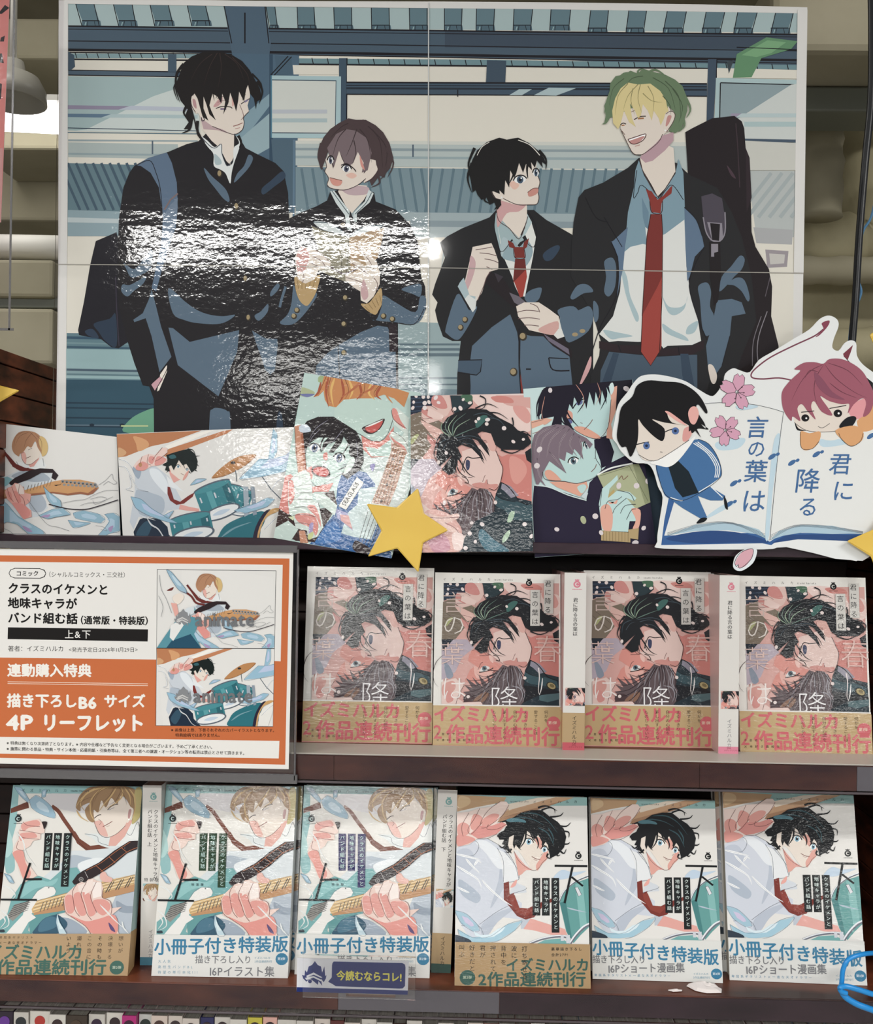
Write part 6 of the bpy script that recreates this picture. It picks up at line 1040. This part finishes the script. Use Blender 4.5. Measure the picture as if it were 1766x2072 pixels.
# clear sleeve edge under the poster
o = boxpx(590, 1096, 1632, 1116, PD-.004, .0012).build('clear_sleeve', M['rail'], poster); o.location = -poster.location
o = boxpx(112, 0, 119, 1112, PD-.001, .0012).build('clear_sleeve', M['rail'], poster); o.location = -poster.location
# ---------------------------------------------------------------- cards, cut-out, stars
def sheet(name, label, cat, fn, zoom, quad, y, tilt=0, yaw=0, m='card', base='#dcdbd8', group=None, thick=.0006, pad=0):
    """A printed card on a real, slightly tilted plane; quad in photograph pixels."""
    cx = sum(p[0] for p in quad)/len(quad); cy = sum(p[1] for p in quad)/len(quad); c = at(cx, cy, y)
    pl = Plane(y, tilt, yaw, c.z, c.x); A = Art(lambda px, py: pl.hit(px, py)); A.z(*zoom)
    A.clip = cw(quad) if fn not in (open_book,) else None
    if fn: fn(A)
    o = A.build(name, M[m], None, base=quad, basecol=base, thick=thick)
    o.matrix_world = Matrix.Translation(pl.o) @ pl.m.to_4x4(); tag(o, label, cat, group); return o
K = 3.924
sheet('picture_card', 'white card of a fair-haired guitarist among blue fish, far left of the row', 'card', card_guitar, (0, 740, K), [(-14,855),(236,884),(245,1112),(-14,1089)], .997, 0, 0, 'paper', group='picture cards along the poster foot')
sheet('picture_card', 'white card of a drummer with a big stick and teal drums', 'card', card_drum, (0, 740, K), [(236,878),(445,869),(607,864),(594,1101),(250,1112)], .993, -2.5, 0, 'card', group='picture cards along the poster foot')
sheet('picture_card', 'tilted card of two shouting figures with a blue bass reading SEAGLASS', 'card', card_duo, (420, 740, K), [(615.7,754),(851,795),(830,985),(792,1130),(553.5,1088.5)], .989, -3.2, 0, 'card', '#b7d1cb', 'picture cards along the poster foot')
sheet('picture_card', 'dark card of a figure reading a green book under a second face', 'card', card_pair, (800, 740, 3.211), [(1058.5,787),(1280,768),(1329,1111),(1082,1128)], .989, 0, 0, 'paper', '#c2dcdc', 'picture cards along the poster foot')
sheet('picture_card', 'pink and black card of two faces among petals, right of the middle star', 'card', kiss_card, (800, 740, 3.211), [(830.5,801),(1072.5,796),(1078,1115.5),(831,1118.5)], .985, -3.0, 0, 'card', '#e6cfcb', 'picture cards along the poster foot')
Z3 = 3.234
OUTP = [(1220+x/Z3, 620+y/Z3) for x, y in pp('60,850 75,750 100,640 160,560 200,500 250,455 340,445 440,460 540,490 620,540 700,585 740,570 785,500 800,440 850,405 900,420 960,430 1020,350 1120,290 1250,210 1350,150 1420,80 1480,60 1530,85 1540,130 1510,210 1500,270 1540,290 1580,240 1620,222 1655,240 1660,320 1700,380 1780,440 1830,470 1840,1588 1200,1575 1050,1590 400,1585 355,1540 370,1400 390,1250 360,1180 330,1080 290,1030 200,1020 120,950 90,900')]
OUTP = [(p.x, p.y) for p in cr([(x, y, 0) for x, y in OUTP], 3, True)]
sheet('open_book_cutout', 'white-edged paper cut-out of an open book with two small figures and blossoms', 'cutout', open_book, (1220, 620, Z3), OUTP, .979, 0, 0, 'paper', '#e3e6e6', thick=.0012)
def petal_art(A):
    A.F('#d9a3b0', '865,1690 875,1650 920,1600 980,1590 975,1640 930,1700 880,1710 885,1690'); A.L('#2a2228', 3.5, '868,1700 862,1670 890,1620 940,1592 982,1590 970,1650 920,1700 890,1712 885,1690 870,1705')
PQ = [(p.x, p.y) for p in cr([(1220+x/Z3, 620+y/Z3, 0) for x, y in pp('852,1680 870,1630 930,1590 1000,1588 1005,1620 980,1680 920,1725 880,1730 855,1712')], 3, True)]
def petal_fn(A): A.clip = None; petal_art(A)
sheet('petal_cutout', 'small pink petal cut-out hanging below the open book', 'cutout', petal_fn, (1220, 620, Z3), PQ, .974, 0, 0, 'paper', '#dfe6ea', thick=.001)
def star(label, pts, y, tilt=0):
    P = [Vector((x, y_, 0)) for x, y_ in pts]; out = []; n = len(P)
    for i in range(n):
        a, b, c = P[i-1], P[i], P[(i+1) % n]; d = 5 if i % 2 == 0 else 3
        p, q = b+(a-b).normalized()*d, b+(c-b).normalized()*d
        for u in (0, .25, .5, .75, 1): v = p*(1-u)**2+b*2*u*(1-u)+q*u*u; out.append((v.x, v.y))
    cx = sum(p[0] for p in out)/len(out); cy = sum(p[1] for p in out)/len(out); c = at(cx, cy, y); pl = Plane(y, tilt, 0, c.z, c.x)
    Q = [pl.hit(*p) for p in out]; mb = MB(); n = len(Q); ins = []
    for k, (x, z) in enumerate(Q):
        L_ = math.hypot(x, z); ins.append((x*(1-.0016/L_), z*(1-.0016/L_)))
    vs = [(x, 0, z) for x, z in Q]+[(x, -.0007, z) for x, z in ins]+[(x, .0012, z) for x, z in Q]
    fs = [tuple(n+i for i in t)[::1] for t in geometry.tessellate_polygon([[Vector((x, z, 0)) for x, z in ins]])]+[tuple(2*n+i for i in t)[::-1] for t in geometry.tessellate_polygon([[Vector((x, z, 0)) for x, z in Q]])]
    for i in range(n): j = (i+1) % n; fs += [(i, j, n+j, n+i), (j, i, 2*n+i, 2*n+j)]
    mb.add(vs, fs); o = mb.build('paper_star', M['star'], None); o.matrix_world = Matrix.Translation(pl.o) @ pl.m.to_4x4(); tag(o, label, 'star', 'yellow paper stars'); return o
M['star'] = noise_col(mat('yellow_star_card', rough=.4, Coat_Weight=.3, Coat_Roughness=.15), '#dcb548', '#e6c255', (1,1,1), 14, 3, .3, .7, .1, .001)
star('yellow paper star in the middle, over the blue bass card', [(845.6,987),(857.6,1039),(907.4,1073),(856,1098),(846.7,1159),(803.5,1109.5),(743.6,1127),(771.7,1074),(741,1019),(802,1027)], .976)
star('yellow paper star at the left edge before dark planks', [(-18,745),(-12,777),(40,790),(-2,814),(-10,850),(-30,820),(-66,826),(-45,797),(-62,765),(-28,772)], .975)
star('yellow paper star over the corner of the orange notice', [(-16,1062),(-6,1092),(41,1125),(-4,1136),(-14,1182),(-44,1148),(-90,1152),(-66,1118),(-80,1076),(-40,1086)], .928)
star('yellow paper star at the right edge below the open book', [(1790,1040),(1766,1072),(1713,1095),(1762,1126),(1778,1165),(1805,1128),(1850,1130),(1825,1092),(1836,1055),(1800,1062)], .972)
star('sliver of a yellow paper star at the upper right edge', [(1800,650),(1775,668),(1759,677),(1770,700),(1768,722),(1795,702),(1830,712),(1818,685),(1835,660),(1805,668)], .980)
# pink notice at the top left, in a clear sleeve
t = empty('pink_poster', at(8, 300, .95)); tag(t, 'sliver of a pink poster with black lettering in a clear sleeve', 'poster')
def pink(A):
    A.f('#e0857c', '-30,-20 20,-20 2,450 -30,450'); A.f('#d49a94', '-30,300 6,300 2,450 -30,450')
    for p in ('-4,28 10,10 19,16 4,28','2,76 10,72 8,84 0,84','-10,110 4,108 8,128 -2,126','-20,160 4,170 2,200 -20,215'): A.f('#2a2524', p)
pl = Plane(.95); A = Art(lambda x, y: pl.hit(x, y)); pink(A); o = A.build('printed_sheet', M['card'], t, base=[(-30,-20),(20,-20),(2,450),(-30,450)], basecol='#e0857c'); o.location = pl.o-t.location
o = boxpx(-40, -20, 26, 668, .946, .0008).build('clear_sleeve', M['rail'], t); o.location = -t.location
for x0, x1, y0, y1 in ((24,27,-20,668),(-40,27,664,668)):
    o = boxpx(x0-(y1 > 600 and x0 > 0)*4, y0, x1-(x0 > 0)*0, y1, .9445, .001).build('sleeve_seam', M['rim'], t); o.location = -t.location
# ---------------------------------------------------------------- orange notice in a clear holder
t = empty('notice_board', at(300, 1556, .926)); tag(t, 'orange and white printed notice in a clear holder hanging at left', 'sign')
pl = Plane(.925, 0, 0, t.location.z, t.location.x); A = Art(lambda x, y: pl.hit(x, y)); A.z(0, 1100, 2.848); nq = [(-30,1109.5),(593.4,1117.5),(584,1556.5),(-30,1544.5)]; A.clip = cw(nq); notice(A)
NB = A.build('notice_sheet', M['plain'], t, base=nq, basecol='#e3e1dc', thick=.0008); NB.location = pl.o-t.location
def hold(x0, y0, x1, y1, yy, th, nm, m):
    o = boxpx(x0, y0, x1, y1, yy, th).build(nm, m, t, bev=.0003, seg=1); o.location = -t.location
t.location = Vector(t.location)
hold(-40, 1104, 601, 1572, .9265, .001, 'holder_back', M['film'])
hold(597, 1112, 601, 1580, .9225, .0045, 'holder_edge', M['rim']); hold(-40, 1569, 601, 1573, .9225, .0045, 'holder_edge', M['rim']); hold(-40, 1104.5, 601, 1108, .9225, .0045, 'holder_edge', M['rim'])
# ---------------------------------------------------------------- books
W, H = .128, .1735
def pose(BL, BR, TL, zs, W_=W, H_=H, fixed=False, lean=None, roll=0):
    """Stand a book on the shelf at height zs: foot corners from BL and BR, leaning back."""
    p = onz(*BL, zs); q = onz(*BR, zs)
    if fixed: x = Vector((1, 0, 0)); s = 1.0
    else: x = (q-p); s = x.length/W_; x.normalize()
    if lean is None: lean = 7.5 if zs > 1.2 else 13.5
    m = Matrix((x, Vector((0, 0, 1)).cross(x), Vector((0, 0, 1)))).transposed().to_4x4()
    m = m @ Matrix.Rotation(R(-lean), 4, 'X') @ Matrix.Rotation(R(roll), 4, 'Y') @ Matrix.Scale(s, 4)
    m.translation = p; return m
def cover_mesh(name, fn, quad, m='cover', base='#d6d3ce', **k):
    A = Art(None); hf = homog(quad, [(0, H), (W, H), (W, 0), (0, 0)]); A.mapf = hf; A.clip = cw(quad); fn(A, **k)
    mk = getattr(A, 'mark', None); lay = A.layers
    if mk is not None: A.layers = lay[:mk]
    o = A.build(name, M[m], None, base=quad, basecol=base, thick=.0006); b = None
    if mk is not None:
        A.layers = lay[mk:]; l0 = min(l[2] for l in A.layers); A.layers = [(t, c, l-l0) for t, c, l in A.layers]
        TL, TR, BR, BL = quad; v = A.bandtop; u = lambda p, q: (p[0]+(q[0]-p[0])*v, p[1]+(q[1]-p[1])*v)
        b = A.build('paper_band', M[m], None, base=[u(TL, BL), u(TR, BR), BR, BL], basecol=base, thick=.0003); b.location.y = -.0012
    return o, b
def make_book(label, fn, quad, th, sidecol, bandcol, obi=.225, **k):
    t = empty('comic_book'); tag(t, label, 'book')
    o, b = cover_mesh('front_cover', fn, quad, **k); o.parent = t
    if b: b.parent = t
    MB().box((.0015, .0007, .0015), (W-.001, th-.001, H-.0015)).build('page_block', M['page'], t)
    sm = mat('cover_side_'+sidecol, sidecol, .35)
    MB().box((W-.0009, .0002, 0), (W, th, H)).box((0, th-.0006, 0), (W, th, H)).build('back_cover', sm, t)
    if bandcol: MB().box((W, -.0012, 0), (W+.0004, th, H*obi)).build('paper_band_side', mat('band_'+bandcol, bandcol, .4), t)
    t['th'] = th; return t
def dup(root, m, label, group=None):
    r = root.copy(); COL.objects.link(r); r.matrix_world = m; r['label'] = label
    if group: r['group'] = group
    for ch in list(root.children):
        c = ch.copy(); COL.objects.link(c); c.parent = r
    return r
QA = [(45,120),(1237,135),(1245,1850),(25,1830)]
bA = make_book('x', kiss_cover, QA, .017, '#cfcac4', '#bda06f')
GA = 'pink and black comics on the upper shelf'
def setb(t, m, label, group, behind=0, lab2='', shift=0.0):
    t.matrix_world = m; t['label'] = label; t['group'] = group
    for i in range(behind):
        dup(t, m @ Matrix.Translation((shift*(i+1), (t['th']+.0006)*(i+1), .0)), lab2 if behind == 1 else lab2+(' directly behind it' if i == 0 else ' at the very back'), group)
m = pose((610.6,1501),(873,1505),(628,1139), ZU); bA.matrix_world = m; bA['label'] = 'leftmost pink and black comic on the upper shelf, glaring wrap'; bA['group'] = GA
def adb(proto, BL, BR, TL, z, label, group, behind=0, lab2='', shift=0, mul=1):
    m = pose(BL, BR, TL, z); t = dup(proto, m, label, group)
    for i in range(behind):
        dup(proto, m @ Matrix.Translation((shift*(i+1), (proto['th']+.0006)*(i+1), 0)), lab2[i], group)
    return t
adb(bA, (875,1509),(1134,1513),(880,1146), ZU, 'second pink and black comic on the upper shelf, left of the first spine', GA)
adb(bA, (1182,1509.5),(1445,1514),(1189,1159.5), ZU, 'pink and black comic between the two spine-out books, upper shelf', GA, 2, ['pink and black comic half hidden between front cover and second spine', 'rearmost pink and black comic of the stack left of the second spine'], .008)
adb(bA, (1497,1522),(1764,1528),(1498,1159.5), ZU, 'rightmost pink and black comic on the upper shelf beside dark planks', GA)
QB = [(190,95),(1250,105),(1220,1690),(108,1675)]
GB = 'comics with the guitarist cover on the lower shelf'
bB = make_book('x', guitar_cover, QB, .019, '#a9c4c4', '#a98a62', tint=0, band=1)
m = pose((-15,1971),(258,1974),(22,1578.5), ZL); bB.matrix_world = m; bB['label'] = 'guitarist comic with a brown band at the far left of the lower shelf'; bB['group'] = GB
bB2 = make_book('x', guitar_cover, QB, .017, '#cfd6d6', '#d4d4d0', tint=1, band=2); bB2.matrix_world = pose((306.7,1974),(581.6,1979),(327,1583.5), ZL); bB2['label'] = 'guitarist comic with a white band and green-tinted title strips'; bB2['group'] = GB
dup(bB2, bB2.matrix_world @ Matrix.Translation((.004, .0176, 0)), 'guitarist comic standing behind the green-tinted one', GB)
bB3 = make_book('x', guitar_cover, QB, .017, '#cfd6d6', '#d4d4d0', tint=2, band=2); bB3.matrix_world = pose((596,1971),(868,1979),(616,1583.5), ZL); bB3['label'] = 'guitarist comic with violet title strips behind the blue and white tag'; bB3['group'] = GB
dup(bB3, bB3.matrix_world @ Matrix.Translation((.004, .0176, 0)), 'guitarist comic standing behind the violet-striped one', GB)
QC = [(232,135),(1305,165),(1310,1780),(200,1755)]
GC = 'comics with the drummer cover on the lower shelf'
bC = make_book('x', drum_cover, QC, .017, '#c9c8c4', '#a98a5f', band=1); bC.matrix_world = pose((919.4,1993.7),(1193.7,2000),(927,1593), ZL); bC['label'] = 'drummer comic with a brown band, centre of the lower shelf'; bC['group'] = GC
bC2 = make_book('x', drum_cover, QC, .017, '#c9c8c4', '#d4d4d0', band=2); bC2.matrix_world = pose((1198.5,1980),(1461,1988.7),(1196,1591), ZL); bC2['label'] = 'drummer comic with a white band, right of the brown-banded one'; bC2['group'] = GC
dup(bC2, bC2.matrix_world @ Matrix.Translation((.003, .0176, 0)), 'drummer comic hidden behind the first white-banded one', GC)
mC3 = pose((1475.8,1982.6),(1752.7,1993.8),(1456,1594.6), ZL)
dup(bC2, mC3, 'rightmost drummer comic with a white band beside the blue cord', GC); dup(bC2, mC3 @ Matrix.Translation((-.004, .0176, 0)), 'drummer comic hidden behind the rightmost one', GC)
# spine-out books
def spine_book(label, BL, TL, TR, zs, th, fn, bandc, footc, fcol, lean=1.5, roll=0):
    t = empty('spine_out_book'); tag(t, label, 'book', 'comics standing spine-out among the covers')
    m = pose(BL, BL, TL, zs, th, H, True, lean, roll); t.matrix_world = m
    A = Art(lambda x, y: (x/1000, H-y*H/182)); A.clip = cw([(0,0),(th*1000,0),(th*1000,182),(0,182)]); fn(A, th*1000)
    A.build('spine', M['cover'], t, base=[(0,0),(th*1000,0),(th*1000,182),(0,182)], basecol='#d6d3ce', thick=.0006)
    MB().box((.0010, .0007, .0015), (th-.0010, .126, H-.0015)).build('page_block', M['page'], t)
    MB().box((0, .0006, 0), (.0006, .128, H)).build('front_cover', mat('side_'+fcol, fcol, .35), t); MB().box((th-.0006, .0006, 0), (th, .128, H)).build('back_cover', mat('side2_'+fcol, fcol, .35), t)
    if bandc:
        MB().box((-.0004, 0, H*.045), (0, .128, H*.215)).build('paper_band_side', mat('bandside', bandc, .4), t)
    return t
PKC, TLC = '#d5798c', '#6fa3a0'
spine_book('white spine with a brown band foot beside the second pink comic', (1137.6,1520), (1136,1148), (1189,1148), ZU, .0212, lambda A, w_: spine_strip(A, w_, 182, PKC, '君に降る言の葉は', '#c24f5c', band=1), '#b3966a', PKC, '#b98f8a')
spine_book('white spine with a pink foot and no band, upper shelf right', (1453,1527), (1455,1154), (1497,1154), ZU, .0192, lambda A, w_: spine_strip(A, w_, 182, PKC, '君に降る言の葉は', '#dc7f98', band=0), None, PKC, '#c9a9a4')
T2 = ('クラスのイケメンと地味キャラが', 'バンド組む話')
def sp2(A, w_, vol, band, pic, lab):
    spine_strip(A, w_, 182, TLC, T2, lab, band=band, vol=vol, pic=pic)
    if not band: A.t('特装版', w_*.15, 182*.515, 4.0, '#2a2a30', 0, gap=1.2)
spine_book('white spine of the guitarist comic between two guitarist covers', (283,1953), (287,1582), (325,1582), ZL, .0185, lambda A, w_: sp2(A, w_, '上', 0, 1, '#3c7f98'), None, TLC, '#cfccc6', 2.0, -.6)
spine_book('white spine of the drummer comic with a brown foot, lower shelf middle', (871.7,1968), (886.5,1591), (926,1591), ZL, .0190, lambda A, w_: sp2(A, w_, '下', 1, 2, '#33564e'), '#94795a', TLC, '#4c7d7c', 5, 1.3)
# ---------------------------------------------------------------- tag in its clear clip
t = empty('shelf_tag', at(714, 2010, .896)); tag(t, 'white and navy shelf tag with yellow lettering in a clear clip', 'tag')
pl = Plane(.893, -3, 0, t.location.z, t.location.x); A = Art(lambda x, y: pl.hit(x, y)); A.z(590, 1560, 4.047); A.clip = cw([(601,1938),(827.2,1944.2),(824.7,2012.7),(599.9,2006.8)]); tag_art(A)
o = A.build('tag_card', M['plain'], t, base=[(601,1938),(827.2,1944.2),(824.7,2012.7),(599.9,2006.8)], basecol='#dedfe6', thick=.0005); o.matrix_parent_inverse = Matrix.Identity(4); o.matrix_local = Matrix.Translation(pl.o-t.location) @ pl.m.to_4x4()
o = boxpx(612, 1931, 841, 2018, .888, .0008).build('clear_clip', M['film'], t); o.location = -t.location
o = boxpx(612, 1930, 841, 1932, .888, .002).build('clip_lip', M['film'], t); o.location = -t.location
o = boxpx(839.5, 1931, 841, 2018, .888, .002).build('clip_lip', M['rim'], t); o.location = -t.location
o = boxpx(700, 2000, 800, 2016, .8945, .024).build('clip_arm', M['film'], t); o.location = -t.location
# ---------------------------------------------------------------- row of books under the lower shelf, only their heads in view
xs = [-8, 27, 58, 100, 135, 178, 212, 248, 278, 306, 340, 370, 405, 433, 466, 501, 531, 561, 600, 635, 668, 697, 730, 762, 795, 822, 855]
while xs[-1] < 1790: xs.append(xs[-1]+rnd.choice((27, 30, 33, 36, 31)))
cols = {0:'#2b1f33',4:'#3f342c',7:'#b82a7c',12:'#2a2c5c',15:'#c9c04a',16:'#dfb0a4',20:'#5c2a2a',24:'#3c2a24',8:'#c9ccc8',9:'#d8c8be'}
emb = {0:'#6a3a98',1:'#2a3034',2:'#b83a34',3:'#38262a',4:'#4c3c30',5:'#33203a',6:'#33242a',7:'#3c1430',8:'#24302e',9:'#4c3430'}
names = {0:'black and purple',1:'white',2:'white and red',3:'cream',4:'dark brown',7:'magenta',12:'navy',15:'yellow',16:'pink',20:'dark red',24:'brown'}
ORD = 'first second third fourth fifth sixth seventh eighth ninth tenth eleventh twelfth thirteenth fourteenth fifteenth sixteenth seventeenth eighteenth nineteenth twentieth twenty-first twenty-second twenty-third'.split()
def head_label(i):
    n = names.get(i, 'pale')
    if i in names and i not in (1,): return f'{n} comic head in the bottom row, below the lower shelf'
    a = ('the orange-banded guitarist comic','the green-tinted guitarist comic','the blue and white tag','the brown-banded drummer comic','the white-banded drummer comic','the blue cord')
    if i >= 45: return f'{ORD[i-36]} head of the bottom-row comics beneath the blue cord'
    k = min(5, i//9); return f'{ORD[i % 9]} head of the bottom-row comics beneath {a[k].replace("orange", "brown")}'
for i in range(len(xs)-1):
    yf = .952+rnd.uniform(-.003, .004); a = at(xs[i]+.8, 2049, .952).x; b = at(xs[i+1]-.6, 2049, .952).x; c = cols.get(i, rnd.choice(('#d6d2ca','#cfcbc4','#dcd8d0','#c8c6c0','#d2c8c0')) if i < 30 or rnd.random() < .75 else rnd.choice(('#5c4038','#6b7f8c','#b08a80')))
    t = empty('shelved_book', (a, yf, ZF)); wd = b-a; zt = ZB-ZF+rnd.uniform(-.0012, .0006)
    tag(t, head_label(i), 'book', 'book heads in the row under the lower shelf')
    cm = mat('spine_'+c, c, .3)
    MB().box((0, 0, 0), (wd, .0012, zt)).box((0, .0012, 0), (.0005, .126, zt)).box((wd-.0005, .0012, 0), (wd, .126, zt)).build('cover', cm, t, bev=.0002, seg=1)
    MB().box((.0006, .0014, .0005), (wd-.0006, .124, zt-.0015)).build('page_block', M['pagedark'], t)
    if i < 26 and wd > .008:
        mb = MB(); n = 18; r_ = min(.0052, wd*.42); vs = [(wd/2+r_*math.cos(2*math.pi*k/n), -.0004, zt-.0095+r_*math.sin(2*math.pi*k/n)) for k in range(n)]+[(wd/2+r_*math.cos(2*math.pi*k/n), .0, zt-.0095+r_*math.sin(2*math.pi*k/n)) for k in range(n)]
        mb.add(vs, [tuple(range(n)), tuple(range(2*n-1, n-1, -1))]+[(k, n+k, n+(k+1) % n, (k+1) % n) for k in range(n)])
        for s_ in (-.4, .3): q = [(wd/2-r_*.7, zt-.0095+r_*s_), (wd/2+r_*.6, zt-.0095+r_*(s_+.35))]
        mb.build('emblem', mat('emblem_'+emb.get(i, '#3a2c30'), emb.get(i, '#3a2c30'), .3), t)
# ---------------------------------------------------------------- small things
P = cr([at(*p) for p in ((1790,1928,.93),(1750,1930,.905),(1718,1940,.898),(1706,1960,.897),(1703,1985,.896),(1702,2000,.895),(1708,2015,.894),(1730,2030,.894),(1755,2040,.895),(1800,2056,.90))], 8)
mb = MB(); mb.tube(P, [.0021+.0007*min(1, max(0, (i-36)/14)) for i in range(len(P))], 14)
P = cr([at(*p) for p in ((1712,2010,.890),(1702,2006,.889),(1700,1998,.889),(1712,1996,.889),(1735,2002,.890),(1760,2010,.892),(1800,2022,.897))], 8); mb.tube(P, .0024, 14)
tag(mb.build('blue_cord', M['blue'], None, smooth=True), 'thick bright blue looped cord at the lower right edge', 'cord')
P = cr([at(*p) for p in ((1762,-40,1.25),(1764,60,1.25),(1762,200,1.25),(1750,330,1.25),(1738,480,1.25),(1731,600,1.25),(1724,690,1.25),(1720,760,1.25))], 6)
tag(MB().tube(P, .0045, 14).build('black_cable', M['cable'], None, smooth=True), 'black cable hanging down right of the poster', 'cable')
P = cr([at(*p) for p in ((1775,385,1.27),(1762,440,1.27),(1745,470,1.27),(1738,520,1.27),(1735,560,1.27),(1742,590,1.27),(1734,615,1.27),(1724,640,1.27),(1718,690,1.27),(1716,760,1.27))], 6)
tag(MB().tube(P, .0016, 10).build('thin_blue_cord', M['bluethin'], None, smooth=True), 'thin blue cord curling beside the black cable', 'cord')
def crumple(name, pts, h, label):
    r2 = random.Random(3); P = [onz(px, py, ZL+.0006) for px, py in pts]; c = sum(P, Vector())/len(P); vs = []; n = len(P)
    for k, s_ in enumerate((1, .8, .5, .22)):
        for p in P: vs.append(c+(p-c)*s_*(1+r2.uniform(-.12, .12))+Vector((0, 0, [0, .5, .9, 1][k]*h*(1+r2.uniform(-.35, .35)))))
    vs.append(c+Vector((0, 0, h))); fs = [(k*n+i, k*n+(i+1) % n, (k+1)*n+(i+1) % n, (k+1)*n+i) for k in range(3) for i in range(n)]+[(3*n+i, 3*n+(i+1) % n, 4*n) for i in range(n)]+[tuple(range(n-1, -1, -1))]
    tag(MB().add(vs, fs).build(name, M['crumple'], None), label, 'paper scrap')
crumple('crumpled_paper', [(1386,1995),(1400,1990),(1425,1990),(1448,1993),(1462,2001),(1456,2008),(1430,2009),(1408,2005)], .004, 'crumpled white scrap on the lower shelf under the drummer comics')
crumple('paper_scrap', [(1350,2004),(1362,2002),(1380,2003),(1381,2006),(1362,2007)], .0012, 'tiny flat white scrap left of the crumpled one')
